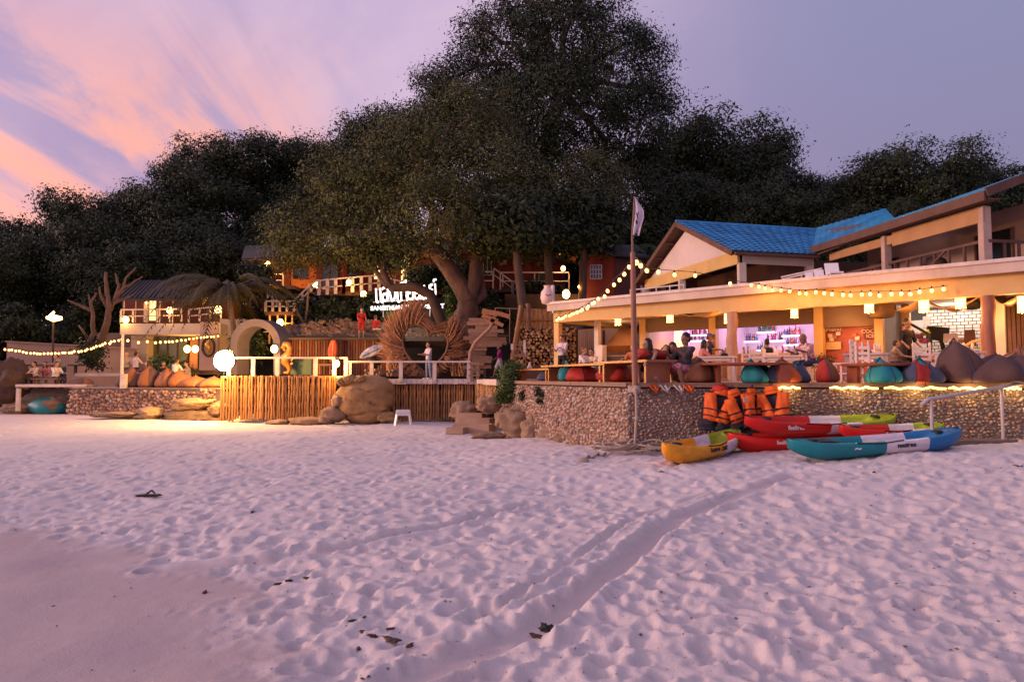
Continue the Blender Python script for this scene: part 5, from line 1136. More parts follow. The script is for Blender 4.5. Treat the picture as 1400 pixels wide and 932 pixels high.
# ================================================================ upper building
ub = thing('upper_building', 'upper storey guesthouse with blue tiled roofs above the beach bar', 'building', (12, 24, EYE+2.9))
M_BLUE = mat('blue_roof_tile', (.05, .31, .60), .5, (.03, .18, .38), scale=1.1, bump=.2, spec=.4, detail=10, contrast=.14); M_EAVE = mat('eave_brown', (.14, .07, .05), .7, (.08, .04, .03), scale=3)
AW = Vector((.97, .243, 0)); GW = Vector((-.243, .97, 0)); E1 = Vector((8.45, 25.2, 0))
def zz_(p, z): return Vector((p.x, p.y, EYE+z))
def tiled(eave_a, eave_b, ridge_a, ridge_b, nu, nv, name='roof', th=.08):
    """tile courses stepped up the slope, each course with rounded pans"""
    mb = MB(); up = (ridge_a-eave_a).cross(eave_b-eave_a).normalized()
    if up.z < 0: up = -up
    for j in range(nv):
        f0, f1 = j/nv, (j+1)/nv+.012; rowv = []
        for f, lift in ((f0, .055), (f1, .01)):
            l = eave_a.lerp(ridge_a, f); r = eave_b.lerp(ridge_b, f)
            rowv.append([l.lerp(r, i/(nu*4))+up*(lift+.028*abs(math.sin(PI*i/4+(0)))) for i in range(nu*4+1)])
        low_ = [p-up*.05 for p in rowv[0]]
        m = nu*4+1; vs = low_+rowv[0]+rowv[1]
        mb.add(vs, [(i, i+1, m+i+1, m+i) for i in range(m-1)]+[(m+i, m+i+1, 2*m+i+1, 2*m+i) for i in range(m-1)])
    o = mb.build(name, M_BLUE, ub); o['kind'] = 'stuff'
    mb = MB(); mb.prism([q-up*.07 for q in (eave_a, eave_b, ridge_b, ridge_a)], -up*th); mb.build('roof_board', M_EAVE, ub); return o
ZE, ZR = 4.72, 6.6; RDG = E1+GW*4.0
LE = E1+GW*8.0
E2 = E1+AW*3.2; R2 = RDG+AW*6.6
tiled(zz_(E1-AW*.45-GW*.3, ZE-.12), zz_(E2-GW*.3, ZE-.12), zz_(RDG-AW*.45, ZR), zz_(R2, ZR), 14, 16)
mb = MB(); mb.prism([zz_(LE-AW*.45+GW*.3, ZE-.15), zz_(LE+AW*6, ZE-.15), zz_(RDG+AW*6.6, ZR), zz_(RDG-AW*.45, ZR)], (0, 0, -.1)); mb.build('back_roof', M_EAVE, ub)
M_BEAM = mat('tan_beam', (.46, .26, .12), .65, (.33, .17, .07), scale=2, detail=9)
MB().tube([zz_(RDG-AW*.47, ZR+.05), zz_(R2, ZR+.05)], .075, 8).build('ridge_cap', M_BLUE, ub)
MB().bar(zz_(E1-GW*.36-AW*.4, ZE-.20), zz_(E2-GW*.36, ZE-.20), .10, .10).build('gutter', M_EAVE, ub)
# gable wall, with open verge frame in front
mb = MB(); mb.prism([zz_(E1+GW*.4, ZE-.05), zz_(LE-GW*.4, ZE-.05), zz_(RDG, ZR-.32)], AW*.12); mb.build('gable_wall', mat('gable_white', (.66, .56, .54), .8, (.54, .45, .43), scale=1.3), ub)
mb = MB(); mb.bar(zz_(E1-AW*.02, ZE-.28), zz_(LE-AW*.02, ZE-.28), .1, .5); mb.build('gable_beam', M_YEL, ub)
for a, b in ((E1-GW*.3, ZE-.2), (LE+GW*.3, ZE-.23)): MB().bar(zz_(a-AW*.48, b), zz_(RDG-AW*.48, ZR-.06), .05, .2).build('verge_board', M_EAVE, ub)
for f in (.25, .5, .75): q = (LE+GW*.3).lerp(RDG, f); MB().bar(zz_(q-AW*.45, ZE-.2+(ZR-ZE)*f), zz_(q+AW*.0, ZE-.25+(ZR-ZE)*f), .07, .08).build('purlin', M_EAVE, ub)
MB().bar(zz_(E1+AW*.15, ZE-.30), zz_(E2, ZE-.30), .08, .42).build('eave_beam', M_CREAM, ub)
for k, q in enumerate((E1+AW*.1, E1+GW*4.4, LE, E1+AW*3.0)): MB().box(zz_(q, (2.9+ZE-.5)/2), (.26, .26, ZE-.5-2.9)).build('post', M_CREAM, ub)
mb = MB(); mb.prism([zz_(E1+AW*2.2+GW*.8, 2.92), zz_(E1+AW*2.2+GW*7, 2.92), zz_(E1+AW*7+GW*7, 2.92), zz_(E1+AW*7+GW*.8, 2.92)], (0, 0, 1.7)); mb.build('room_wall', mat('brown_wall', (.22, .11, .08), .8, (.14, .07, .05), scale=2), ub)
# main wing toward the camera
MV = Vector((.15, -.989, 0)); MW = Vector((.989, .15, 0)); Q1 = Vector((11.45, 25.9, 0)); Q2 = Q1+MV*7.6
ZM = 4.95
tiled(zz_(Q1-MV*.4, ZE-.05), zz_(Q1+MV*4.6, ZM), zz_(Vector((13.9, 31.5, 0)), 6.8), zz_(Vector((15.3, 27.6, 0)), 6.85), 12, 14)
tiled(zz_(Q1+MV*4.0, ZM+.0), zz_(Q2+MV*.4, ZM+.0), zz_(Q1+MV*4.0+MW*4.6, ZM+1.5), zz_(Q2+MV*.4+MW*4.6, ZM+1.75), 12, 10)
MB().bar(zz_(Q1-MW*.03, ZM-.12), zz_(Q2+MV*.4-MW*.03, ZM-.12), .05, .26).build('eave_fascia', M_EAVE, ub)
MB().bar(zz_(Q1+MV*2+MW*.25, ZM-.20), zz_(Q2+MV*.4+MW*.25, ZM-.20), .4, .03).build('soffit', M_EAVE, ub)
MB().bar(zz_(Q1+MV*.6+MW*.4, ZM-.48), zz_(Q1+MV*4.0+MW*.4, ZM-.48), .1, .28).build('balcony_beam', M_BEAM, ub)
MB().bar(zz_(Q1+MV*4.01+MW*.36, ZM-.50), zz_(Q2+MW*.36, ZM-.50), .12, .44).build('balcony_beam', M_BEAM, ub)
MB().bar(zz_(Q2+MV*.42, ZM-.03), zz_(Q2+MV*.42+MW*4.6, ZM+1.68), .06, .24).build('verge_board', M_EAVE, ub)
for k in (3.6, 7.5): q = Q1+MV*k+MW*.4; MB().box(zz_(q, (2.9+ZM-.3)/2), (.22, .22, ZM-.3-2.9)).build('post', mat('rose_post', (.5, .36, .30), .7, scale=3), ub)
M_UPW = mat('upper_wall', (.36, .24, .19), .85, (.27, .17, .13), scale=1.2)
mb = MB(); mb.prism([zz_(Q1+MW*2.2+MV*.2, 2.9), zz_(Q2+MW*2.2+MV*-.6, 2.9), zz_(Q2+MW*9-MV*.6, 2.9), zz_(Q1+MW*9, 2.9)], (0, 0, 2.05)); mb.build('room_wall', M_UPW, ub)
def wp(k, w, z): return zz_(Q1+MV*k+MW*w, z)
M_PANE = glass('dark_pane', (.012, .014, .018)); 
for k0, k1, z1 in ((1.0, 1.9, 4.3), (5.3, 6.6, 4.35)):
    d_ = MB().prism([wp(k0, 2.18, 2.92), wp(k1, 2.18, 2.92), wp(k1, 2.18, z1), wp(k0, 2.18, z1)], MW*.03).build('door', M_PANE, ub)
    for kk in (k0, k1): MB().bar(wp(kk, 2.15, 2.92), wp(kk, 2.15, z1), .05, .06).build('door_frame', M_EAVE, ub)
mb = MB(); e_ = Q2-MV*.6; mb.prism([zz_(e_+MW*2.5+MV*.03, 2.92), zz_(e_+MW*3.5+MV*.03, 2.92), zz_(e_+MW*3.5+MV*.03, 4.6), zz_(e_+MW*2.5+MV*.03, 4.6)], MV*.02); mb.build('door', M_PANE, ub)
mb = MB(); mb.prism([zz_(e_+MW*2.3, 4.95), zz_(e_+MW*8.9, 4.95), zz_(e_+MW*8.9, 6.2)], -MV*.2); mb.build('end_gable', mat('brown_wall2', (.20, .12, .09), .8, scale=2), ub)
# balcony balustrade
for z in (3.0, 3.72): MB().bar(wp(1.2, .4, z), wp(7.4, .4, z), .07, .08).build('balustrade_rail', M_EAVE, ub)
MB().bar(zz_(Q2+MW*.4, 3.7), zz_(Q2+MW*6, 3.7), .07, .08).build('balustrade_rail', M_EAVE, ub)
for i in range(12): k = 1.2+i*.56; MB().box(wp(k, .4, 3.36), (.06, .06, .64)).build('baluster', M_EAVE, ub)
for i in range(9): MB().box(zz_(Q2+MW*(.9+i*.45), 3.32), (.06, .06, .7)).build('baluster', M_EAVE, ub)
MB().bar(wp(5.0, .4, 3.05), wp(6.1, .4, 3.7), .05, .06).build('cross_brace', M_EAVE, ub)
# terrace rail with white top pipes, loungers, jug on its post
tr2 = thing('terrace_pipe_rail', 'thin white pipe railing on the flat bar roof left of the guesthouse', 'railing', R(1.5, .2, 2.96))
s0, s1 = rs(RP(862, 395, .3)), rs(RP(935, 390, .3))
for z in (3.05, 3.22): MB().tube([R(s0, .3, z), R(s1, .3, z)], .025, 6).build('pipe', M_WHITE, tr2)
for k in range(5): s = s0+(s1-s0)*k/4; MB().tube([R(s, .3, 2.96), R(s, .3, 3.25)], .025, 6).build('upright', M_WHITE, tr2)
tr3 = thing('terrace_pipe_rail', 'double white pipe railing on the bar roof between the guesthouse wings', 'railing', R(9, 1, 2.96))
for (x0, y0, x1, y1) in ((1068, 379, 1124, 367), (1070, 382, 1120, 370)): MB().tube([RP(x0, y0, 1.2), RP(x1, y1, 1.2)], .03, 6).build('pipe', M_WHITE, tr3)
for px, y in ((1070, 380), (1096, 374), (1121, 368)): MB().tube([RP(px, y, 1.2), RP(px, y+16, 1.2)], .028, 6).build('upright', M_WHITE, tr3)
for k, (px, lab) in enumerate(((1141, 'white plastic lounger on the bar roof, larger one at right'), (1122, 'white plastic lounger on the bar roof, middle one'), (1108, 'white plastic lounger on the bar roof, smallest one at left'))):
    o = thing('plastic_lounger', lab, 'lounger', R(rs(RP(px, 375, .6)), .6, 2.97), BROT+.5, 'white loungers on the bar roof'); o.scale = ((.72, .72, .75), (.5, .5, .5), (.42, .42, .42))[k]; MB().box((0, 0, .22), (.55, .8, .06)).build('seat', M_PLAS, o, False); MB().box((0, .5, .46), (.55, .06, .62), (-.5, 0, 0)).build('backrest', M_PLAS, o, False)
    for sx in (-1, 1):
        for sy in (-1, 1): MB().box((sx*.24, sy*.34, .1), (.06, .06, .2)).build('leg', M_PLAS, o, False)
bc = thing('balcony_chair', 'dark wicker chair behind the balcony balustrade', 'chair', wp(5.1, .9, 2.92)); MB().ico((0, 0, .45), (.4, .35, .35), 3, .2, 3).build('backrest', M_DKWOOD, bc, False); MB().box((0, 0, .25), (.6, .5, .1)).build('seat', M_DKWOOD, bc, False)
for sx in (-1, 1): MB().box((sx*.25, 0, .1), (.06, .4, .2)).build('leg', M_DKWOOD, bc, False)
jg = thing('jug_sign', 'pale jug shaped sign on a white post at left corner of the bar roof', 'sign', RP(757, 415, -.2)); p = RP(749, 404, -.2)
MB().tube([RP(757, 428, -.2), RP(756, 390, -.2)], .07, 8).build('post', M_WHITE, jg)
MB().lathe([(.10, -.36), (.24, -.32), (.30, -.1), (.27, .15), (.16, .28), (.14, .36), (.18, .40)], p, 14).build('jug', mat('jug_paint', (.68, .55, .54), .5, (.6, .46, .44), scale=4), jg)
MB().bar(RP(747, 394, -.2), RP(757, 393, -.2), .05, .06).build('arm', M_WHITE, jg)
MB().tube([p+Vector((-.1, -.29, .02)), p+Vector((0, -.31, -.05)), p+Vector((.1, -.29, .02))], .02, 5).build('painted_mark', M_REDWOOD, jg)
# ================================================================ terrace furniture
M_WFUR = mat('white_furniture', (.72, .60, .55), .55, (.58, .46, .41), scale=4, stretch=(1, 1, 5), bump=.15)
def chair(label, px, py, t, rz, group='white wooden chairs on the bar terrace', m=None):
    p = RP(px, 470, t) if t is not None else None
    loc = (p.x, p.y, ZD) if p else (px, py, ZD)
    o = thing('wooden_chair', label, 'chair', loc, rz, group); m = m or M_WFUR
    MB().box((0, 0, .44), (.42, .42, .045)).build('seat', m, o, False)
    for sx in (-1, 1):
        MB().box((sx*.185, -.185, .21), (.05, .05, .42)).build('leg', m, o, False)
        q = MB(); q.box((sx*.19, .195, .46), (.055, .05, .92)); q.lathe([(.034, .92), (.04, .97), (.018, 1.02), (.004, 1.03)], (sx*.19, .195, 0), 8); q.build('back_post', m, o, False)
        MB().box((sx*.185, 0, .2), (.03, .33, .035)).build('stretcher', m, o, False)
    for z in (.58, .71, .85): MB().box((0, .195, z), (.33, .025, .07)).build('back_slat', m, o, False)
    MB().box((0, -.185, .16), (.32, .03, .035)).build('stretcher', m, o, False)
    return o
def table(label, loc, rz, w, d, h, m, leg=.07, group=None, name='wooden_table', solid=False):
    o = thing(name, label, 'table', loc, rz, group)
    MB().box((0, 0, h-.025), (w, d, .05)).build('tabletop', m, o, False)
    if solid:
        for sx in (-1, 1): MB().box((sx*(w/2-.2), 0, (h-.05)/2), (.08, d*.8, h-.05)).build('leg', m, o, False)
    else:
        for sx in (-1, 1):
            for sy in (-1, 1): MB().box((sx*(w/2-leg), sy*(d/2-leg), (h-.05)/2), (leg, leg, h-.05)).build('leg', m, o, False)
        for sy in (-1, 1): MB().box((0, sy*(d/2-leg), h-.1), (w-.3, .03, .09)).build('apron', m, o, False)
    return o
def at_deck(px, d): p = U(px, 520, d); return (p.x, p.y, ZD)
M_OBR = mat('orange_brown_wood', (.38, .13, .05), .4, (.26, .08, .03), scale=3, stretch=(1, 6, 6), spec=.5)
# low bar tables following the edge of the terrace on the left
E_ = (WC-WA).normalized(); RZL = math.atan2(E_.y, E_.x)
def edge_pt(px, inset):
    u = (px-700)/F; nn = Vector((-E_.y, E_.x, 0)); nn = -nn if nn.x < 0 else nn
    A_ = WA+nn*inset; k = (u*A_.y-A_.x)/(E_.x-u*E_.y); q = A_+E_*k; return Vector((q.x, q.y, ZD))
def edge_table(px0, px1, h, lab):
    a, b = edge_pt(px0, .6), edge_pt(px1, .6); c = (a+b)/2
    table(lab, c, RZL, (a-b).length, .7, h, M_OBR, .13, 'low orange brown tables along the terrace edge', 'low_table', True)
edge_table(706, 766, .36, 'farthest low orange brown table with grey beanbag beneath')
edge_table(755, 845, .44, 'middle low orange brown table hiding a teal beanbag')
edge_table(829, 905, .47, 'nearest low orange brown table carrying a red cushion by the flagpole')
# beanbags
M_BBT = mat('beanbag_teal', (.015, .25, .27), .75, (.01, .17, .19), scale=3, bump=.4, bscale=8); M_BBO = mat('beanbag_orange', (.52, .10, .025), .75, (.36, .06, .015), scale=3, bump=.4, bscale=8); M_BBR = mat('beanbag_red', (.45, .035, .02), .75, (.3, .02, .012), scale=3, bump=.4, bscale=8); M_BBN = mat('beanbag_navy', (.06, .07, .12), .75, scale=3, bump=.4, bscale=8); M_BBG = mat('beanbag_grey', (.26, .27, .33), .75, scale=3, bump=.4, bscale=8); M_BBB = mat('beanbag_brown', (.115, .06, .05), .8, (.075, .04, .035), scale=3, bump=.6, bscale=6); M_BBC = mat('beanbag_rust', (.30, .12, .05), .8, (.2, .07, .03), scale=3, bump=.5, bscale=6)
def beanbag(label, loc, r, h, mats, rz=0, seed=0, peak=.3, group='beanbags on the terrace', sx=1., cone=False):
    o = thing('beanbag', label, 'beanbag', loc, rz, group); ng = len(mats); n = 40; prof = [(.6, 0), (.9, .04), (1, .14), (1, .26), (.95, .38), (.86, .5), (.76, .62), (.6, .75), (.40, .86), (.22, .94), (.10, 1)]
    if cone: prof = [(.8, 0), (1, .04), (1, .14), (.9, .3), (.70, .5), (.46, .72), (.22, .9), (.07, 1)]
    def P(i, k):
        rr, z = prof[i]; a = 2*PI*k/n; w = 1+.06*math.sin(a*3+seed+z*4)+.05*math.sin(a*5+seed*2)+.05*mnoise.noise(Vector((math.cos(a)*2, math.sin(a)*2, z*3+seed)))+.05*mnoise.noise(Vector((math.cos(a)*5, math.sin(a)*5, z*6+seed)))
        return (r*rr*w*math.cos(a)*sx+peak*r*z*z*.8, r*rr*w*math.sin(a), h*z*(1+.05*math.sin(a*2+seed)))
    per = n//ng
    for gI, m in enumerate(mats):
        ks = list(range(gI*per, gI*per+per+1)); vs = [P(i, k) for i in range(len(prof)) for k in ks]; c = len(ks)
        MB().add(vs, [(i*c+j, i*c+j+1, (i+1)*c+j+1, (i+1)*c+j) for i in range(len(prof)-1) for j in range(c-1)], True).build('panel', m, o, False)
    for gI in range(ng): MB().tube([tuple(Vector(P(i, gI*per))*1.004) for i in range(len(prof))], .011, 4).build('seam', M_BBN, o, False)
    MB().tube([(peak*r*.8-.06, 0, h*.97), (peak*r*.8, .02, h*1.1), (peak*r*.8+.07, 0, h*.97)], .022, 5).lathe([(.14*r, h*.96), (.1*r, h*1.02), (.02, h*1.03)], (peak*r*.8, 0, 0), 10).build('handle', mats[0], o, False)
    return o
for px, ins, r, h, ms, sd, lab in ((752, .7, .36, .48, [M_BBG, M_BBN, M_BBG, M_BBG], 1, 'grey beanbag with dark stripe under the farthest low table'), (776, .55, .27, .50, [M_BBT, M_BBT, M_BBO, M_BBT], 2, 'small bright teal beanbag under the middle low table'), (800, .75, .52, .44, [M_BBR, M_BBR, M_BBO, M_BBR], 3, 'wide flat red beanbag under the right half of the middle low table'), (826, 1.3, .3, .5, [M_BBT, M_BBT, M_BBT, M_BBT], 4, 'teal beanbag squeezed between the middle and nearest low tables'), (843, .8, .48, .46, [M_BBO, M_BBR, M_BBO, M_BBR], 5, 'orange red beanbag behind the nearest low table leg'), (878, 1.4, .5, .5, [M_BBC, M_BBC, M_BBB, M_BBC], 6, 'rust brown beanbag right behind the flagpole')):
    p = edge_pt(px, ins); beanbag(lab, p, r, h, ms, sd, sd)
def dk_at(px, d): q = U(px, 522, d); return Vector((q.x, q.y, ZD))
for px, d, r, h, ms, rz, sd, lab in ((1031, 13.6, .26, .42, [M_BBT, M_BBT, M_BBO, M_BBT], 3.4, 7, 'teal beanbag left of the round table pedestal'), (1043, 14.0, .28, .40, [M_BBN, M_BBO, M_BBN, M_BBO], 3.6, 8, 'navy and orange beanbag half hidden behind the round table pedestal'), (1071, 13.6, .33, .46, [M_BBO, M_BBO, M_BBO, M_BBN], 4.0, 9, 'orange beanbag right of the round table pedestal'), (1090, 13.7, .24, .38, [M_BBN, M_BBT, M_BBN, M_BBT], 4.4, 10, 'navy and teal beanbag before the bald man'),
                               (1208, 13.1, .32, .44, [M_BBT, M_BBT, M_BBN, M_BBT], 3.4, 11, 'teal beanbag with peaked flap under the second round table'), (1229, 13.5, .28, .38, [M_BBN, M_BBR, M_BBN, M_BBR], 3.6, 12, 'navy and red beanbag behind the second table pedestal'), (1252, 13.0, .30, .40, [M_BBR, M_BBO, M_BBR, M_BBN], 4.2, 13, 'dark red beanbag right of the second table pedestal'), (1270, 13.0, .27, .36, [M_BBN, M_BBR, M_BBN, M_BBR], 4.2, 14, 'navy and red beanbag nearest the big brown cushions'), (1258, 14.2, .3, .5, [M_BBT, M_BBN, M_BBT, M_BBN], 4.0, 15, 'teal and navy beanbag peeking over the dark red one'), (1131, 15.2, .24, .52, [M_BBR, M_BBC, M_BBR, M_BBC], 3.0, 16, 'dark red beanbag beside the white chair of the bald man'),
                               (1314, 13.1, .44, .78, [M_BBB, M_BBB, M_BBB, M_BBB], 3.1, 17, 'tall pointed dark brown beanbag at the terrace edge'), (1356, 12.9, .56, .52, [M_BBB, M_BBB, M_BBB, M_BBB], 0.4, 18, 'broad slumped dark brown beanbag right of the pointed one'), (1398, 12.8, .56, .52, [M_BBB, M_BBB, M_BBB, M_BBB], 1.4, 19, 'dark brown beanbag cut by the right edge of the frame'), (1396, 14.6, .6, .72, [M_BBC, M_BBC, M_BBC, M_BBC], 1.0, 20, 'rust orange beanbag behind the brown ones at far right'),
                               (946, 14.75, .40, .50, [M_BBC, M_BBO, M_BBC, M_BBB], 0, 21, 'rust beanbag the man in the dark shirt leans on'), (953, 14.3, .40, .46, [M_BBB, M_BBC, M_BBC, M_BBB], .6, 22, 'dark rust beanbag at the terrace edge right of the reclining man')):
    beanbag(lab, dk_at(px, d), r, h, ms, rz, sd, .35, cone=(px == 1312))
rc_ = MB().ico((0, 0, 0), (.42, .34, .15), 3, .15, 3).build('red_cushion', M_BBR, None, False, 'bright red cushion on the nearest low table beside the flagpole', 'cushion'); p = edge_pt(880, .6); rc_.location = (p.x+.1, p.y, ZD+.58)
# round tables with plank pedestals
def round_table(lab, px, d, r, h, pedpx):
    p = dk_at(px, d); o = thing('round_table', lab, 'table', p, 0, 'low round dark red tables'); MB().lathe([(r*.97, h-.05), (r, h-.03), (r, h-.01), (r*.98, h)], n=32, sy=.8).build('tabletop', M_REDWOOD, o, False)
    dx = (pedpx-px)/F*d
    MB().box((dx, -r*.45, (h-.05)/2), (.20, .5, h-.05)).build('pedestal', M_REDWOOD, o, False); MB().box((-r*.62, .1, (h-.05)/2), (.07, .4, h-.05)).build('leg', M_REDWOOD, o, False); MB().box((r*.55, .35, (h-.05)/2), (.07, .1, h-.05)).build('leg', M_REDWOOD, o, False)
round_table('long oval dark red table in front of the pale trunk post', 1020, 13.9, .92, .40, 1056); round_table('round dark red table with teal beanbag beneath', 1200, 13.4, .68, .38, 1237)
# white tables and chairs
for px, t, w, d, rz, lab in ((980, -1.6, 1.15, .7, BROT+.35, 'white wooden table before the woman with long hair'), (1072, -1.1, 1.2, .7, BROT+.25, 'white wooden table the bald man sits at'), (1184, -1.5, 1.1, .75, BROT+.25, 'white wooden table with white chairs left of the waiter in black'), (1310, -1.0, 1.1, .8, BROT+.2, 'white wooden table behind the pointed brown beanbag'), (1277, .6, 1.0, .7, BROT, 'white wooden table just right of the waiter in black')):
    p = RP(px, 470, t); table(lab, (p.x, p.y, ZD), rz, w, d, .74, M_WFUR, .08, 'white wooden tables on the bar terrace')
chs = ((1113, -2.6, 1.9, 'white chair under the bald man, seen from the side'), (1035, -.6, 3.4, 'white chair back right of the pale trunk post'), (1052, .3, .2, 'white chair behind the table of the dark haired woman'), (957, -1.4, -1.2, 'white chair under the woman with long hair'), (1152, -3.4, -1.4, 'white chair in front, left of two beside the table'), (1164, -2.4, -1.7, 'white chair in front, right of two beside the table'), (1186, -.4, 0, 'white chair with wide back at the far side of the table'), (1210, -.9, 1.5, 'white chair at the right end of the table left of the waiter'), (1262, -.9, .4, 'yellow lit chair right of the waiter in black'), (1287, -1.9, -1.3, 'white chair just left of the pointed brown beanbag'), (1180, -2.4, 3.1, 'white chair tucked under the front of the table'), (1020, .3, .1, 'white chair nearest the bar counter'), (1334, .4, 1.2, 'white chair by the red trunk post'))
for px, t, rz, lab in chs: chair(lab, px, 0, t, BROT+rz)
for k, (px, t, lab) in enumerate(((1185, -1.5, 'black tissue box on the white table left of the waiter'), (990, -1.6, 'black plate stack on the white table before the long haired woman'), (1086, -1.1, 'phone propped before the bald man'))):
    p = RP(px, 470, t); o = MB().box((0, 0, .04), (.2, .12, .08), None, .9).box((0, 0, .085), (.1, .05, .012)).build(('tissue_box', 'plate_stack', 'phone')[k], M_BLACK, None, False, lab, ('box', 'plates', 'phone')[k]); o.location = (p.x, p.y, ZD+.745)
pb = MB().lathe([(.12, 0), (.16, .25), (.17, .3), (.15, .3)], n=12).build('table_plant', M_DKWOOD, None, False, 'dark pot behind the bald man by the yellow post', 'pot'); p = RP(1127, 470, 1.2); pb.location = (p.x, p.y, ZD)
bush('potted_plant', 'dark potted plant behind the chair of the bald man', Vector((p.x, p.y, ZD+.3)), [(p.x, p.y, ZD+.6, .22, .22, .3)], 500, .10, LF_DARK, .12, 'plant', None, True, 77)
gn = MB().lathe([(.02, .0), (.09, .02), (.05, .1), (.02, .22)], n=10).build('napkin_stand', M_WHITE, None, False, 'small white napkin cone on the farthest low table', 'napkins'); p = edge_pt(724, .6); gn.location = (p.x, p.y, ZD+.365)
# ================================================================ people
M_SKIN = [mat('skin_'+n, c, .55, tuple(q*.85 for q in c), scale=3) for n, c in (('tan', (.42, .23, .15)), ('brown', (.27, .13, .08)), ('fair', (.58, .38, .29)))]
M_HAIR = mat('black_hair', (.012, .009, .008), .5, scale=40, bump=.4); M_HAIRR = mat('auburn_hair', (.16, .045, .02), .5, scale=40, bump=.4)
def cloth(n, c, c2=None, sc=4, con=.25): return mat('cloth_'+n, c, .85, c2, scale=sc, bump=.25, bscale=12, contrast=con)
def caps(mb, a, b, ra, rb, n=10):
    a = Vector(a); b = Vector(b); d = (b-a).normalized(); pts = [a-d*ra*.98, a-d*ra*.7, a]; rr = [ra*.12, ra*.72, ra]
    pts += [a.lerp(b, .5), b, b+d*rb*.7, b+d*rb*.98]; rr += [(ra+rb)/2, rb, rb*.72, rb*.12]; mb.tube(pts, rr, n)
def blob(mb, c, r, R_=None):
    k = len(mb.v); mb.ico((0, 0, 0), r, 2); mb.v[k:] = [tuple(Vector(c)+(R_ @ Vector(v) if R_ else Vector(v))) for v in mb.v[k:]]
def remeshed(mb, name, m, parent, vox, smooth=3):
    me = mb.mesh(name, m); o = bpy.data.objects.new(name, me); COL.objects.link(o)
    r_ = o.modifiers.new('r', 'REMESH'); r_.mode = 'VOXEL'; r_.voxel_size = vox; r_.use_smooth_shade = True
    s_ = o.modifiers.new('s', 'SMOOTH'); s_.iterations = smooth; s_.factor = .5
    dg = bpy.context.evaluated_depsgraph_get(); dg.update(); new = bpy.data.meshes.new_from_object(o.evaluated_get(dg)); bpy.data.objects.remove(o); bpy.data.meshes.remove(me); new.name = name
    if not new.materials: new.materials.append(m)
    q = bpy.data.objects.new(name, new); COL.objects.link(q); q.parent = parent; return q
def person(label, loc, rz, h=1.65, skin=0, top=None, sleeve=.5, bottom=None, leglen=.5, hair='short', hm=None, lean=0., twist=0., legs=((0, 0, 0), (0, 0, 0)), arms=((10, 8, 15), (10, 8, 15)), hip=None, head=(0, 0), vox=.014, cap=None, shoes=None, group=None, skirt=False, long_top=0):
    """faces -y. legs: (thigh forward deg, shin back deg from thigh, outward deg); arms: (forward deg, outward deg, elbow bend deg)"""
    o = thing('person', label, 'person', loc, rz, group); k = h/1.7; sk = M_SKIN[skin]
    HIP = (.90*k if hip is None else hip); P = Vector((0, 0, HIP)); tl = rad(lean)
    up = Vector((0, -math.sin(tl), math.cos(tl))); fw = Vector((0, -math.cos(tl), -math.sin(tl))); Rt = Matrix.Rotation(rad(twist), 3, 'Z'); rt = Rt @ Vector((1, 0, 0)); fw = Rt @ fw
    CH = P+up*.36*k; NK = P+up*.53*k; HD_ = NK+up*.135*k+fw*.03*k
    Rh = Euler((tl*.0+rad(head[0]), 0, rad(twist+head[1]))).to_matrix(); Rtor = Matrix((rt, -fw, up)).transposed()
    body, tp_, bt = MB(), MB(), MB()
    female = hair in ('long', 'bun'); sw = (.185 if not female else .165)*k
    blob(body, P+up*.03*k, (.165*k, .115*k, .13*k), Rtor); blob(body, P+up*.19*k, (.135*k, .10*k, .17*k), Rtor); blob(body, CH, (.17*k, .115*k, .17*k), Rtor); caps(body, NK-up*.03*k, NK+up*.08*k, .06*k, .052*k)
    caps(body, NK-up*.07*k-rt*sw*.8, NK-up*.07*k+rt*sw*.8, .062*k, .062*k)
    # head: skull, jaw, nose, ears, brow
    KH = k*1.12
    def hp_(x, y, z): return HD_+Rh @ Vector((x*KH, y*KH, z*KH))
    blob(body, hp_(0, .01, .02), (.075*KH, .095*KH, .10*KH), Rh); blob(body, hp_(0, -.03, -.055), (.054*KH, .06*KH, .055*KH), Rh); blob(body, hp_(0, -.094, -.01), (.013*KH, .02*KH, .022*KH), Rh)
    for s in (-1, 1): blob(body, hp_(s*.076, .01, 0), (.010*KH, .02*KH, .03*KH), Rh)
    for s, (tf, sb, ou) in zip((-1, 1), legs):
        hj = P+rt*s*.09*k; a = rad(tf); od = rad(ou); dth = (Rt @ Vector((s*math.sin(od), -math.sin(a)*math.cos(od), -math.cos(a)*math.cos(od))))
        kn = hj+dth*.43*k; a2 = a-rad(sb); dsh = Rt @ Vector((s*math.sin(od)*.4, -math.sin(a2), -math.cos(a2))).normalized(); an = kn+dsh*.41*k
        caps(body, hj, kn, .085*k, .055*k); caps(body, kn, kn.lerp(an, .35), .053*k, .055*k); caps(body, kn.lerp(an, .35), an, .052*k, .034*k)
        ft = Rt @ Vector((s*.12, -1, 0)); fd = ft if a2 < 1.0 else (ft*.3+Vector((0, 0, .9))).normalized()
        caps(body, an+fd*.0-Vector((0, 0, .02*k)), an+fd*.17*k-Vector((0, 0, .045*k if fd == ft else 0)), .038*k, .028*k)
        if shoes: q = MB(); caps(q, an-Vector((0, 0, .02*k)), an+fd*.18*k-Vector((0, 0, .045*k)), .048*k, .036*k); q.build('shoe', shoes, o, False)
        if bottom:
            caps(bt, hj, kn if leglen >= .5 else hj.lerp(kn, leglen*2), .10*k, (.073 if leglen >= .5 else .09)*k)
            if leglen > .5: caps(bt, kn, kn.lerp(an, (leglen-.5)*2-.06), .07*k, .056*k)
    if bottom: blob(bt, P+up*.02*k, (.178*k, .128*k, .13*k), Rtor); caps(bt, P+up*.02*k-rt*.05*k, P+up*.06*k+rt*.05*k, .12*k, .12*k)
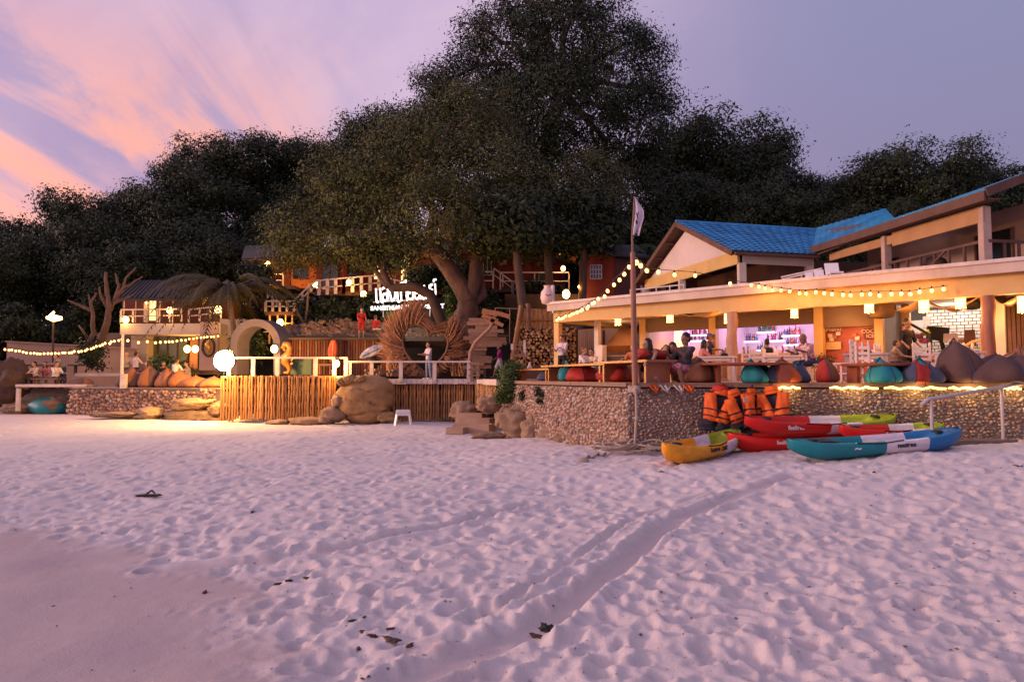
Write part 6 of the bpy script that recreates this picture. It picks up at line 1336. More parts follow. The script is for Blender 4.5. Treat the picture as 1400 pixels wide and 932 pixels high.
    for s, (af, ao, eb) in zip((-1, 1), arms):
        sj = NK-up*.075*k+rt*s*sw; a = rad(af); od = rad(ao); dua = Rt @ Vector((s*math.sin(od), -math.sin(a)*math.cos(od), -math.cos(a)*math.cos(od)))
        el = sj+dua*.28*k; a2 = a+rad(eb); dfa = Rt @ Vector((s*math.sin(od)*.3-(s*.18 if eb > 40 else 0), -math.sin(a2), -math.cos(a2))).normalized(); wr_ = el+dfa*.24*k
        caps(body, sj, el, .048*k, .037*k); caps(body, el, wr_, .037*k, .025*k)
        pm = wr_+dfa*.055*k; sd_ = dfa.cross(Vector((0, 0, 1))); sd_ = sd_.normalized() if sd_.length > .1 else Vector((1, 0, 0)); nr_ = dfa.cross(sd_).normalized()
        blob(body, pm, (.036*k, .036*k, .036*k)); caps(body, wr_, pm, .026*k, .036*k)
        for i, (off, ln) in enumerate(((-.03, .062), (-.01, .075), (.011, .070), (.03, .055))):
            f0 = pm+dfa*.03*k+sd_*off*k; f1 = f0+(dfa*.9+nr_*.3).normalized()*ln*.55*k; f2 = f1+(dfa*.6+nr_*.7).normalized()*ln*.5*k; caps(body, f0, f1, .0095*k, .009*k, 6); caps(body, f1, f2, .009*k, .0075*k, 6)
        t0 = pm-dfa*.025*k+sd_*.032*k*s; t1 = t0+(dfa*.6+sd_*s*.7).normalized()*.04*k; caps(body, t0, t1, .012*k, .010*k, 6); caps(body, t1, t1+dfa*.028*k, .010*k, .008*k, 6)
        if top and sleeve > 0:
            caps(tp_, sj, sj.lerp(el, min(1, sleeve*2)) if sleeve < .9 else el, .062*k, .054*k)
            if sleeve > .5: caps(tp_, el, el.lerp(wr_, (sleeve-.5)*1.9), .05*k, .04*k)
    remeshed(body, 'body', sk, o, vox)
    if top:
        blob(tp_, P+up*.20*k, (.158*k, .128*k, .19*k), Rtor); blob(tp_, CH, (.186*k, .132*k, .17*k), Rtor); blob(tp_, P+up*.06*k, (.175*k, .134*k, (.12+long_top)*k), Rtor); caps(tp_, NK-up*.085*k-rt*sw*.75, NK-up*.085*k+rt*sw*.75, .07*k, .07*k)
        remeshed(tp_, 'shirt', top, o, max(vox, .014))
    if bottom: remeshed(bt, 'skirt' if skirt else ('shorts' if leglen <= .55 else 'trousers'), bottom, o, max(vox, .014))
    hm = hm or M_HAIR; hb = MB()
    if hair != 'bald':
        blob(hb, hp_(0, .028, .045), (.083*KH, .095*KH, .088*KH), Rh); blob(hb, hp_(0, .045, .0), (.08*KH, .075*KH, .08*KH), Rh)
        if hair == 'long':
            d_ = Vector((0, .10*k, -.12*k)); p_ = hp_(0, .06, -.02); caps(hb, p_, p_+Rh @ Vector((0, .03*k, -.24*k)), .078*k, .06*k)
            for s in (-1, 1): caps(hb, hp_(s*.065, .0, .03), hp_(s*.075, .0, -.16), .032*k, .026*k)
        if hair == 'bun': blob(hb, hp_(0, .10, .07), (.045*k,)*3, Rh)
        remeshed(hb, 'hair', hm, o, .012, 2)
    if cap: q = MB(); blob(q, hp_(0, .02, .065), (.088*KH, .10*KH, .07*KH), Rh); caps(q, hp_(-.03, -.09, .055), hp_(.03, -.13, .05), .04*k, .03*k); remeshed(q, 'cap', cap, o, .012, 2)
    for s in (-1, 1): MB().ico(hp_(s*.03, -.078, .018), (.011*k, .008*k, .008*k), 2).build('eye', M_BLACK, o, False)
    MB().ico(hp_(0, -.085, -.062), (.022*k, .008*k, .006*k), 2).build('mouth', mat('lips', (.28, .08, .06), .5), o, False)
    return o
C = dict(white=cloth('white', (.72, .68, .68)), lilac=cloth('lilac', (.58, .50, .62)), magenta=cloth('magenta', (.42, .015, .22)), red=cloth('red', (.45, .02, .02)), black=cloth('black', (.015, .015, .02)), pink=cloth('pink', (.60, .22, .20)), navy=cloth('navy', (.02, .03, .08)), floral=cloth('floral', (.72, .55, .52), (.45, .10, .14), 16, .08), dark=cloth('dark', (.06, .05, .055), (.03, .025, .03), 20, .1), jeans=cloth('jeans', (.16, .20, .34)), khaki=cloth('khaki', (.30, .22, .15)), stripe=cloth('striped', (.6, .35, .40), (.40, .05, .10), 14, .06), orange=cloth('orange', (.55, .18, .04)), grey=cloth('grey', (.28, .25, .26)), coral=cloth('coral', (.62, .16, .12)), blue=cloth('blue', (.08, .16, .42)), cream=cloth('cream', (.66, .54, .42)))
ST = dict(legs=((3, 4, 3), (-2, 4, 3))); SIT = dict(legs=((85, 88, 8), (82, 80, 8)), hip=.50); WALK = dict(legs=((24, 10, 2), (-16, 24, 2)), arms=((-22, 6, 20), (26, 6, 30)))
def dsit(px, d, z=0.): q = dk_at(px, d); return (q.x, q.y, ZD+z)
def rp_deck(px, t): q = RP(px, 490, t); return (q.x, q.y, ZD)
# the heart arch visitor and the walker
q = U(586, 512, 29.8); person('person in a pale lilac tee and jeans standing inside the heart arch', (q.x, q.y, HDZ), -.9, 1.62, 0, C['lilac'], .45, C['jeans'], .95, 'bun', **ST, arms=((25, 6, 70), (20, 6, 80)), shoes=C['white'], vox=.012)
q = U(683, 512, 32.5); person('person in a magenta tee and white shorts walking past the plank wall', (q.x, q.y, HDZ), -1.35, 1.62, 1, C['magenta'], .45, C['white'], .42, 'short', **WALK, vox=.012)
# two in red on the embankment bench: placed with the bench in the next section
# front trio
person('woman crouched on the deck edge resting her cheek on her hand beside the low table', dsit(894, 14.5), -.75, 1.62, 0, C['black'], 0, C['black'], .35, 'long', hip=.22, legs=((112, 128, 10), (70, 120, 24)), lean=22, arms=((62, 4, 95), (48, 8, 30)), head=(6, -18), vox=.011)
person('child in a pale top seated between the crouched woman and the man in checks', dsit(911, 14.9), -.2, 1.25, 0, C['cream'], .4, C['dark'], .4, 'short', hip=.24, legs=((108, 120, 8), (104, 118, 8)), lean=12, arms=((50, 5, 40), (50, 5, 40)), vox=.012)
person('man in dark checked shirt and striped pink shorts sitting on a rust beanbag', dsit(936, 14.35), -1.0, 1.72, 1, C['dark'], .5, C['stripe'], .55, 'short', hip=.24, legs=((112, 126, 10), (104, 118, 16)), lean=-6, arms=((45, 4, 75), (55, 4, 70)), head=(14, -6), vox=.011)
person('person in black bending forward behind the child and the man in checks', dsit(922, 15.2), -.3, 1.6, 1, C['black'], .5, C['black'], .9, 'long', hip=.28, legs=((95, 108, 10), (95, 108, 10)), lean=40, arms=((40, 5, 60), (40, 5, 60)), head=(20, 0), vox=.014)
q = rp_deck(958, -1.9); person('woman with long dark hair in a pink top sitting sideways at the white table', q, 1.35, 1.62, 0, C['pink'], .5, C['khaki'], .45, 'long', **{**SIT, 'legs': ((74, 40, 4), (70, 28, 8))}, lean=10, arms=((48, 4, 45), (40, 4, 55)), vox=.012)
q = rp_deck(968, 2.1); person('barman in a blue cap and navy shirt standing at the counter', q, .9, 1.72, 1, C['navy'], .5, C['black'], .95, 'short', **ST, cap=C['blue'], arms=((35, 5, 50), (30, 5, 55)), lean=6, vox=.014)
q = rp_deck(1049, 1.3); person('dark haired woman seen from behind on a stool near the bar counter', q, BROT+PI+.4, 1.62, 1, C['black'], 0, C['dark'], .9, 'bun', **{**SIT, 'hip': .62}, arms=((40, 5, 45), (40, 5, 45)), vox=.014)
q = rp_deck(1109, -2.6); person('bald man in a floral shirt hunched over the white table', q, -1.15, 1.74, 1, C['floral'], .5, C['navy'], .55, 'bald', **SIT, lean=22, arms=((48, 4, 55), (52, 4, 50)), head=(14, 0), vox=.011)
q = rp_deck(1240, .2); person('waiter in black tee standing before the yellow post', q, .25, 1.74, 1, C['black'], .5, C['black'], .95, 'short', **ST, arms=((15, 14, 40), (10, 12, 35)), head=(14, 10), vox=.014)
q = rp_deck(1222, -.4); person('seated child in a brown top beside the waiter in black', q, 1.2, 1.35, 0, C['khaki'], .5, C['dark'], .5, 'short', **SIT, lean=6, arms=((40, 5, 40), (35, 5, 50)), vox=.014)
q = U(769, 515, 25.2); person('waiter in a pale shirt looking down by the yellow corner post', (q.x, q.y, ZD), -.7, 1.66, 0, C['lilac'], .9, C['black'], .95, 'short', **ST, arms=((25, 5, 80), (25, 5, 85)), head=(26, 0), vox=.014)
for px, ins, z, rz, top, hr_, lab, hh_ in ((795, 2.6, .0, .8, 'white', 'bun', 'auburn haired person in white seated behind the middle low table', 1.6), (812, 3.6, .0, -.8, 'cream', 'short', 'person in cream seated right of the auburn haired one', 1.6), (868, 2.6, .0, -.6, 'orange', 'short', 'boy in an orange top behind the nearest low table', 1.5), (883, 3.4, .0, .5, 'white', 'short', 'person in a white top leaning behind the red cushion', 1.6), (905, 5.2, 0, .3, 'red', 'short', 'person in red partly hidden behind the crouched woman', 1.6)):
    p = edge_pt(px, ins); person(lab, (p.x, p.y, ZD), rz, hh_, 0, C[top], .5, C['dark'], .5, hr_, M_HAIRR if px == 795 else None, **{**SIT, 'hip': .36}, lean=10, arms=((45, 5, 50), (40, 5, 60)), vox=.016)
# patio diners at far left
PG = 'people on the dining patio at far left'
for px, py, d, rz, pose, top, bot, lab in ((185, 518, 33, 2.6, 'st', 'lilac', 'navy', 'person in a lilac shirt standing with back turned by the dark doorway'), (172, 520, 32.4, .6, 'st', 'grey', 'dark', 'person in grey bending behind the white light post'), (86, 521, 33.5, -.6, 'bend', 'grey', 'navy', 'person in grey tee leaning over the patio table at far left'), (75, 524, 32.6, 1.2, 'sit', 'white', 'dark', 'person in white with dark hair seated right of the far left table'), (49, 524, 32.8, -.4, 'sit', 'cream', 'dark', 'dark haired person seated at left of the far left table'), (62, 524, 33.3, .3, 'sit', 'pink', 'khaki', 'person in pink seated in the middle behind the far left table'),
                                          (205, 526, 31, -1.0, 'sit', 'coral', 'khaki', 'person in a coral top seated low on the patio edge'), (238, 526, 31.2, 2.7, 'sit', 'white', 'khaki', 'broad person in a white tee seated with back to the beach'), (222, 526, 32.6, .8, 'sit', 'black', 'dark', 'person in black between the coral and white tops'), (258, 526, 32.5, -.8, 'sit', 'grey', 'jeans', 'person in grey lounging right of the white tee'), (33, 512, 38, .2, 'sit', 'dark', 'dark', 'person in dark seated against the cream wall')):
    q = U(px, py, d); z = pz+.03
    kw = dict(st=dict(**ST), bend=dict(legs=((5, 4, 3), (-4, 4, 3)), lean=28), sit={**SIT, 'hip': .42 if px != 238 else .55, 'lean': 8})[pose]
    person(lab, (q.x, q.y, z), rz, 1.68, 0, C[top], .5, C[bot], .9, 'short' if px not in (62, 205) else 'long', arms=((40, 6, 50), (35, 6, 55)), vox=.017, group=PG, **kw)
# ================================================================ hillside houses at left and centre
M_ROOFG = mat('grey_roof', (.07, .06, .06), .8, (.04, .035, .035), scale=3, stretch=(6, 1, 1), bump=.3); M_ORHOUSE = mat('orange_wall', (.50, .15, .04), .8, (.40, .11, .03), scale=1.5); M_REDHOUSE = mat('red_wall', (.17, .016, .016), .75, (.10, .010, .010), scale=2, stretch=(1, 1, 4), bump=.2); M_DKRED = mat('dark_red_board', (.17, .045, .025), .75, (.09, .022, .014), scale=2, stretch=(8, 1, 1), bump=.3)
M_GLASSG = glass('greenish_glass', (.10, .13, .10), .15); M_LIT = emis('lit_room', (1, .62, .25), 1.6, (.7, .5, .3)); M_LAMPW = emis('warm_lamp', (1, .52, .15), 9, sample=False)
def pan(mb, x0, y0, x1, y1, d, th=.2):
    """upright block whose camera side covers the photo rectangle x0..x1, y0..y1 at distance d"""
    a, b = U(x0, y1, d), U(x1, y0, d); return mb.box(((a.x+b.x)/2, d+th/2, (a.z+b.z)/2), (b.x-a.x, th, b.z-a.z))
def P_(par, nm, m, x0, y0, x1, y1, d, th=.2): return pan(MB(), x0, y0, x1, y1, d, th).build(nm, m, par)
def window(par, x0, y0, x1, y1, d, nx=2, ny=1, m=M_WHITE, pane=M_PANE, lit=False):
    f = MB(); w = (x1-x0)/nx*.0+1.2
    for i in range(nx+1): x = x0+(x1-x0)*i/nx; pan(f, x-.5, y0, x+.5, y1, d-.07, .05)
    for j in range(ny+1): y = y0+(y1-y0)*j/ny; pan(f, x0+.51, y-.5, x1-.51, y+.5, d-.066, .045)
    fr = f.build('window', m, par); q = pan(MB(), x0, y0, x1, y1, d-.012, .01); q = q.build('pane', pane, None)
    q.parent = fr; q.matrix_parent_inverse = Matrix.Identity(4); M = wmat(par).inverted(); q.data.transform(M); return fr
def roof_slab(par, pts_front, pts_back, th=.12, m=None, nm='roof'):
    return MB().prism([pts_front[0], pts_front[1], pts_back[1], pts_back[0]], (0, 0, th)).build(nm, m or M_ROOFG, par)
def lamp(px, py, d, r, label, power=12, kind='wall_lamp', s=None, col=(1, .46, .11)):
    p = U(px, py, d); t = thing(kind, label, 'lamp', p); MB().ico((0, 0, 0), (r, r, r*1.2), 2).build('globe', M_LAMPW, t, False); MB().lathe([(r*.5, r*1.1), (r*.7, r*1.25), (r*.2, r*1.5)], n=8).build('cap', M_BLACK, t, False)
    if power: point_light(t, p+Vector((0, -r*2.2, -.1)), power*4.5, col, .12)
    return t
def baluster_rail(name, label, pts, d, h, nper, m=M_WHITE, w=.1, group='white railings of the hillside houses', thick=.1):
    """pts: photo px,py of the rail foot"""
    t = thing(name, label, 'railing', U(pts[0][0], pts[0][1], d), 0, group)
    for (x0, y0), (x1, y1) in zip(pts[:-1], pts[1:]):
        a, b = U(x0, y0, d), U(x1, y1, d); H_ = Vector((0, 0, h)); MB().bar(a+H_, b+H_, thick, .08).build('hand_rail', m, t); MB().bar(a+H_*.5, b+H_*.5, thick*.5, .06).build('mid_rail', m, t)
        n = max(1, round((b-a).length/nper))
        for i in range(n+1):
            p = a.lerp(b, i/n)+H_*.5; MB().box(p-Vector((0, 0, .02)), (w, .05, h-.06)).build('baluster', m, t)
    return t
# --- white two storey house at left
h1 = thing('white_house', 'two storey white house with dark roof, balcony and greenish glass doors at left', 'house', vz(U(230, 505, 42), pz))
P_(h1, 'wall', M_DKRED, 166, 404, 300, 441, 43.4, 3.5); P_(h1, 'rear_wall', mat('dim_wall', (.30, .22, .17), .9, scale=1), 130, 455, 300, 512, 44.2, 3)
P_(h1, 'balcony_slab', M_CREAM, 164, 442, 302, 457, 41.0, 3.0); P_(h1, 'pillar', M_CREAM, 178, 458, 201, 504, 42.2, .8)
for k in range(4):
    x = 203+k*13.5; P_(h1, 'glass_door', M_GLASSG, x, 459, x+12.3, 502, 43.0, .06); P_(h1, 'door_frame', M_WOOD, x+12.4, 458, x+13.3, 503, 42.95, .1)
P_(h1, 'orange_door', M_ORW, 259, 460, 271, 504, 42.9, .08); P_(h1, 'front_panel', mat('pale_pink_wall', (.50, .37, .33), .8, (.40, .28, .25), scale=1), 272, 440, 298, 506, 40.9, .3)
P_(h1, 'front_panel', M_CREAM, 299, 436, 336, 506, 42.0, .3)
em = thing('oval_emblem', 'dark oval wall plaque with a golden figure on the pale pink wall', 'plaque', U(285, 474, 40.8)); mb = MB()
mb.tube([U(285+8*math.cos(a), 474+12.5*math.sin(a), 40.82) for a in [2*PI*i/24 for i in range(25)]], .075, 6, False); mb.build('ring', M_DKWOOD, em)
MB().tube([U(284, 482, 40.82), U(286, 476, 40.8), U(283, 470, 40.8), U(286, 465, 40.8)], [.06, .14, .13, .05], 8).build('figure', mat('gilded', (.65, .38, .08), .35, scale=6, metal=.3), em)
roof_slab(h1, (U(156, 411, 40.6), U(292, 412, 40.6)), (U(186, 386, 45.5), U(300, 384, 45.5)))
for k in range(22):
    x0 = 160+k*6; MB().bar(U(x0, 410.6, 40.6)+Vector((0, 0, .16)), U(188+k*5.0, 386.4, 45.4)+Vector((0, 0, .16)), .10, .06).build('roof_rib', M_ROOFG, h1)
for px in (169, 185, 201, 218, 236): P_(h1, 'post', M_WHITE, px-.9, 408, px+.9, 441, 41.2, .08)
P_(h1, 'lit_door', M_LIT, 204, 411, 213, 438, 43.3, .05); P_(h1, 'curtain', M_CREAM, 196, 412, 203, 440, 43.25, .06)
baluster_rail('balcony_rail', 'white balcony railing of the white house, left run', [(165, 441), (248, 440)], 41.15, .78, .75); baluster_rail('balcony_rail', 'white balcony railing right of the palm crown', [(258, 441), (302, 436)], 40.7, .78, .75)
lamp(172, 437, 41, .18, 'warm lantern at the left corner of the balcony', 10); lamp(232, 424, 41, .17, 'bright balcony lamp beside the palm fronds', 10); lamp(298, 423, 40.4, .2, 'bright lamp at the right end of the balcony', 12); lamp(201, 414, 43, .08, 'tiny lamp in the upstairs doorway', 4)
for px, lab in ((256, 'left bell lamp by the glass doors'), (267, 'right bell lamp by the orange door')): lamp(px, 477, 42.3, .2, lab, 14)
for k, px in enumerate((248, 251)): pass
# steps of the patio, ledges
ldg = MB(); pan(ldg, 102, 510, 190, 514, 35, .6); ldg.build('patio_ledge', M_CREAM, None, True, 'long pale concrete bench ledge behind the patio diners', 'bench')
for k, (x0, x1, y, d) in enumerate(((30, 58, 498, 38), (92, 112, 498, 38), (0, 30, 512, 36))):
    t = thing('patio_table', ('long dark patio table left of the leaning person', 'dark patio table right of the leaning person', 'dark patio table at the frame edge')[k], 'table', U((x0+x1)/2, y+12, d), 0, 'patio tables'); P_(t, 'tabletop', M_DKWOOD, x0, y, x1, y+2, d, .8); P_(t, 'leg', M_DKWOOD, (x0+x1)/2-1.5, y+2, (x0+x1)/2+1.5, y+14, d+.3, .15)
t = thing('diner_table', 'low brown table where the far left diners sit', 'table', U(62, 524, 32.2)); P_(t, 'tabletop', M_WOOD, 42, 517, 78, 519, 32.2, .6); P_(t, 'leg', M_WOOD, 45, 519, 47, 526, 32.3, .1); P_(t, 'leg', M_WOOD, 73, 519, 75, 526, 32.3, .1)
for k, (px, d, r, h, lab) in enumerate(((176, 30.9, .55, .85, 'brown beanbag right of the white light post'), (190, 31, .6, .8, 'brown beanbag between the light post and the coral top'), (204, 30.6, .5, .9, 'brown beanbag under the coral top'), (232, 30.4, .55, .8, 'rust beanbag left of the broad white tee'), (250, 30.2, .6, .75, 'rust beanbag right of the broad white tee'), (268, 30, .75, .5, 'flat rust beanbag left of the floodlight'), (288, 29.8, .7, .45, 'flat rust beanbag nearest the bamboo fence'), (110, 32.2, .6, .4, 'flat dark brown cushion by the concrete slab'), (28, 33, .5, .8, 'brown beanbag behind the concrete slab at far left'), (12, 33.5, .5, .8, 'brown beanbag next to the dark rock at far left'))):
    q = U(px, 520, d); beanbag(lab, (q.x, q.y, pz+.03), r, h, [M_BBC, M_BBC, M_BBB, M_BBC], k, k+40, .3, 'brown beanbags on the dining patio')
# cream boundary wall and dark shed at far left
cwall = thing('cream_wall', 'long low cream boundary wall behind the far left festoon lights', 'wall', U(90, 505, 41)); mb = MB(); a = U(8, 510, 41); b = U(186, 510, 41)
mb.prism([(a.x, 41, pz-.3), (b.x, 41, pz-.3), (b.x, 41, U(186, 477, 41).z), (a.x, 41, U(8, 467, 41).z)], (0, .25, 0)); mb.build('render', mat('tan_render', (.40, .27, .20), .9, (.30, .19, .14), scale=.8, bump=.2, bscale=15, detail=9), cwall); MB().bar(U(8, 466.6, 40.98)+Vector((0, .1, 0)), U(186, 476.6, 40.98)+Vector((0, .1, 0)), .35, .08).build('coping', mat('tan_render', (0, 0, 0)), cwall)
for k, (px, py, s, lab) in enumerate(((72, 432, 1, 'odd shaped glowing torch lamp among the trees at far left'),)):
    t = thing('torch_lamp', lab, 'lamp', U(73, 434, 38)); MB().tube([U(64, 434, 38), U(73, 435, 38), U(84, 435, 38)], [.08, .2, .1], 8).tube([U(68, 433, 38), U(74, 426, 38)], [.1, .05], 7).build('glowing_shade', M_LAMPW, t); MB().tube([U(73, 438, 38), U(72, 505, 38.5)], .05, 6).build('pole', M_DKWOOD, t); point_light(t, U(74, 438, 37.5), 40, (1, .5, .12), .2)
lp = thing('light_post', 'thin timber post carrying the two left festoon strings', 'post', U(167, 525, 30.4)); MB().tube([U(166.5, 528, 30.4), U(167, 495, 30.4), U(168, 457, 30.4)], [.07, .065, .055], 8).build('post', M_WFUR, lp); P_(lp, 'white_base', M_WHITE, 163.5, 511, 171.5, 531, 30.2, .2)
festoon('festoon bulbs sagging from the left frame edge to the thin timber post', [U(5, 474, 31), U(30, 478, 31), U(55, 481, 31), U(85, 480, 31), U(115, 476, 30.8), U(142, 468, 30.6), U(168, 460, 30.4)], 36, .72, 26, 4)
festoon('festoon bulbs running from the thin timber post to the pale pink wall', [U(169, 460, 30.4), U(190, 464, 31), U(215, 464.5, 32), U(240, 463, 34), U(265, 460, 36), U(285, 458, 38), U(300, 456, 39.5)], 20, .85, 14, 3)
# --- floodlight at the corner of the raised deck
fl_ = thing('floodlight', 'blazing floodlight on a tripod at the left end of the bamboo deck', 'floodlight', vz(U(306, 513, 27.6), LDZ)); fc = U(307, 493, 27.4)
M_FLOOD = emis('floodlight_lens', (1, .80, .52), 60, sample=False)
q = MB(); q.lathe([(.02, -.10), (.20, -.07), (.33, 0), (.40, .05), (.40, .07), (.02, .08)], n=20); q.v = [(x+fc.x, fc.y-z, y+fc.z) for x, y, z in q.v]; q.build('lens', M_FLOOD, fl_)
q = MB(); q.lathe([(.41, .02), (.45, .03), (.45, -.10), (.28, -.26), (.1, -.3)], n=20); q.v = [(x+fc.x, fc.y-z, y+fc.z) for x, y, z in q.v]; q.build('housing', M_BLACK, fl_)
for dx, dy in ((-.4, .2), (.4, .2), (0, -.2)): MB().tube([fc+Vector((0, .1, -.3)), Vector((fc.x+dx, fc.y+dy+.1, LDZ-.02))], .03, 6).build('leg', M_BLACK, fl_)
point_light(fl_, fc+Vector((.3, -1.7, -.1)), 1000, (1, .52, .15), .3); point_light(fl_, fc+Vector((-.1, .9, .5)), 2200, (1, .48, .12), .35)
# --- arch, seahorse ornament, boards behind the rail
ar = thing('white_arch', 'lilac white rounded arch frame standing behind the white railing', 'arch', vz(U(348, 513, 33), LDZ)); ov, iv = [], []
for i in range(21):
    a = PI*i/20; ov.append((349-34*math.cos(a), 470-34*math.sin(a))); iv.append((349-25*math.cos(a), 472-26*math.sin(a)))
poly = [(315, 512)]+ov+[(383, 512), (374, 512)]+iv[::-1]+[(324, 512)]
mb = MB(); vs = [U(x, y, 33) for x, y in poly]; bk = [v+Vector((.25, .9, 0)) for v in vs]; n = len(vs); no = 23
o_ = [0]+list(range(1, 22))+[22]; i_ = [n-1]+list(range(n-2, 23, -1))+[23]
fs = [(o_[k], o_[k+1], i_[k+1], i_[k]) for k in range(len(o_)-1)]
mb.add(vs+bk, fs+[tuple(q+n for q in f[::-1]) for f in fs]+[(k, (k+1) % n, n+(k+1) % n, n+k) for k in range(n)]); mb.build('frame', mat('arch_lilac', (.13, .11, .14), .7, (.09, .075, .095), scale=2), ar)
so_ = thing('seahorse_figure', 'curled golden seahorse shaped ornament behind the white railing', 'ornament', vz(U(393, 513, 31), LDZ)); M_GOLD = mat('ornament_gold', (.32, .13, .025), .45, (.20, .075, .015), scale=8, metal=.2)
MB().tube([U(x, y, 31) for x, y in ((390, 480), (387, 474), (389, 471), (394, 471), (397, 476), (396, 483), (391, 489), (390, 495), (394, 500), (396, 505), (393, 510), (388, 509))], [.05, .10, .14, .16, .15, .2, .24, .2, .13, .10, .08, .05], 9).build('body', M_GOLD, so_); MB().tube([U(389, 473, 31), U(384, 475, 31)], [.07, .03], 7).build('snout', M_GOLD, so_)
for k in range(4): MB().bar(U(397+k*.2, 478+k*6, 31), U(401-k*.6, 480+k*6, 31), .04, .12).build('fin', M_GOLD, so_)
P_(None, 'green_board', mat('dark_green_board', (.03, .075, .055), .6, scale=3), 397, 490, 426, 512, 31.5, .1); props(bpy.data.objects['green_board'], 'dark green panel standing behind the railing beside the seahorse', 'panel')
def surfboard(label, pts, d, w, m, m2):
    t = thing('surfboard', label, 'surfboard', U(*pts[1], d)); a, b = U(*pts[0], d), U(*pts[1], d); ax = (b-a); L_ = ax.length; ax.normalize(); sd = ax.cross(Vector((0, 1, 0))).normalized(); mb = MB(); n = 14; rows = []
    for i in range(n+1):
        f = i/n; hw = w/2*max(.03, math.sin(PI*min(1, f*.92+.06)))**.6; c = a+ax*L_*f; rows.append([c+sd*hw*k+Vector((0, -.04*(1-k*k)+(.02), 0)) for k in (-1, -.5, 0, .5, 1)]+[c+sd*hw*k+Vector((0, .05*(1-k*k)+.02, 0)) for k in (.5, 0, -.5)])
    vs = [p for r in rows for p in r]; mb.add(vs, [(i*8+k, i*8+(k+1) % 8, (i+1)*8+(k+1) % 8, (i+1)*8+k) for i in range(n) for k in range(8)], True); mb.build('board', m, t); MB().bar(a+ax*.1*L_+Vector((0, -.05, 0)), a+ax*.9*L_+Vector((0, -.05, 0)), .04, .01).build('stringer', m2, t); return t
surfboard('orange surfboard standing upright against the plank fence', ((456, 465), (454, 496)), 33.2, .5, M_ORG, M_WHITE); surfboard('white and blue surfboard tilted over a dark chair left of the heart arch', ((524, 473), (492, 489)), 32, .5, mat('board_white', (.62, .56, .58), .4, (.10, .18, .40), scale=1.6, contrast=.08), M_BLACK)
dc = thing('scooped_chair', 'dark round backed chair under the tilted surfboard', 'chair', vz(U(512, 514, 32.4), HDZ)); MB().ico(U(512, 491, 32.5), (.36, .3, .42), 3, .1, 2).build('back', M_BLACK, dc)
for px in (502, 520): MB().tube([U(px, 512, 32.3), U(px+(4 if px < 510 else -4), 496, 32.4)], .04, 6).build('leg', M_WOOD, dc)
for px, x1, d, lab in ((428, 440, 34, 'small dark person sized figure stand behind the railing'),): pass
t = thing('side_table', 'low dark wooden table behind the right end of the long railing', 'table', U(442, 510, 31.5)); P_(t, 'tabletop', M_WOOD, 434, 497, 454, 500, 31.5, .7); P_(t, 'leg', M_WOOD, 436, 500, 438, 512, 31.6, .1); P_(t, 'leg', M_WOOD, 450, 500, 452, 512, 31.6, .1)
lamp(460, 497, 27.1, .13, 'glowing lamp on the railing post above the golden boulder', 45); lamp(375, 477, 32.6, .17, 'bright lamp beside the right leg of the arch', 30); lamp(383, 441, 40, .2, 'bright lamp under the stilted stair landing', 24)
pn = thing('driftwood_heap', 'heap of broken driftwood behind the heart arch railing', 'driftwood', vz(U(525, 513, 30), HDZ)); g = random.Random(4)
for k in range(16): x = 515+g.uniform(-12, 30); y = 512-g.uniform(0, 7); MB().bar(U(x-6, y+g.uniform(-3, 3), 30), U(x+6, y+g.uniform(-3, 3), 30.3), .10, .10).build('driftwood_piece', M_GREYWOOD, pn)
# --- plank fence, upper bank with the bench, two in red
pf = thing('plank_fence', 'long reddish plank fence below the stony bank', 'fence', vz(U(455, 513, 34), HDZ))
for k in range(44):
    x = 386+k*3.7; P_(pf, 'plank', M_DKRED if k % 3 else M_WOOD, x, 465+random.uniform(-.5, .5), x+3.45, 513, 34+.02*(k % 2), .05)
P_(pf, 'cap_board', M_DKWOOD, 382, 461.5, 552, 464.5, 33.7, .6); P_(pf, 'backing', M_DKWOOD, 384, 466, 550, 513, 34.1, .1)
bk_ = thing('bank_bench', 'dark wooden bench on the stony bank under the lit sign', 'bench', U(516, 462, 35)); P_(bk_, 'seat', M_DKWOOD, 500, 451, 524, 454, 35.4, .5)
for px in (502, 521): P_(bk_, 'leg', M_DKWOOD, px, 454, px+2, 463, 35.45, .4)
rng = np.random.default_rng(31); mb = MB()
for k in range(900):
    x = rng.uniform(378, 660); y = 464-rng.random()**1.3*(26 if x < 560 else 12)*(.55+.45*math.sin((x-378)/60)); d = 35.2+(464-y)*.05; mb.m = int(rng.integers(0, 2)); mb.ico(U(x, y, d), tuple(rng.uniform(.05, .22, 3)*np.array([1.3, 1, .8])), 2, .6, k, True)
mb.build('stony_bank', [mat('bank_stone', (.30, .19, .13), .95, (.15, .09, .06), scale=2, bump=1, bscale=6), mat('bank_rock', (.17, .11, .08), .95, (.11, .07, .05), scale=2, bump=1, bscale=6)], None, True, 'bank of loose brown stones above the plank fence', 'stones', None, 'stuff')
mb = MB(); mb.prism([U(376, 466, 34.7), U(664, 466, 34.7), U(664, 448, 36.2), U(376, 446, 36.2)], (0, 1.2, -.3)); mb.build('bank', mat('bank_soil', (.10, .07, .05), .95, scale=3, bump=1), None, True, kind='structure')
for px, lab, rz in ((494, 'person in red standing on the bank, left of the two in red', .3), (513, 'person in red and pale shorts seated on the bank bench, right of the two', 2.8)):
    q = U(px, 462 if px == 494 else 463, 35.0 if px == 494 else 35.5); person(lab, q, rz, 1.55, 0, C['red'], .5, C['red'] if px == 494 else C['cream'], .5, 'short', M_HAIRR, **(ST if px == 494 else {**SIT, 'hip': .5}), arms=((30, 6, 40), (30, 6, 40)), vox=.016)
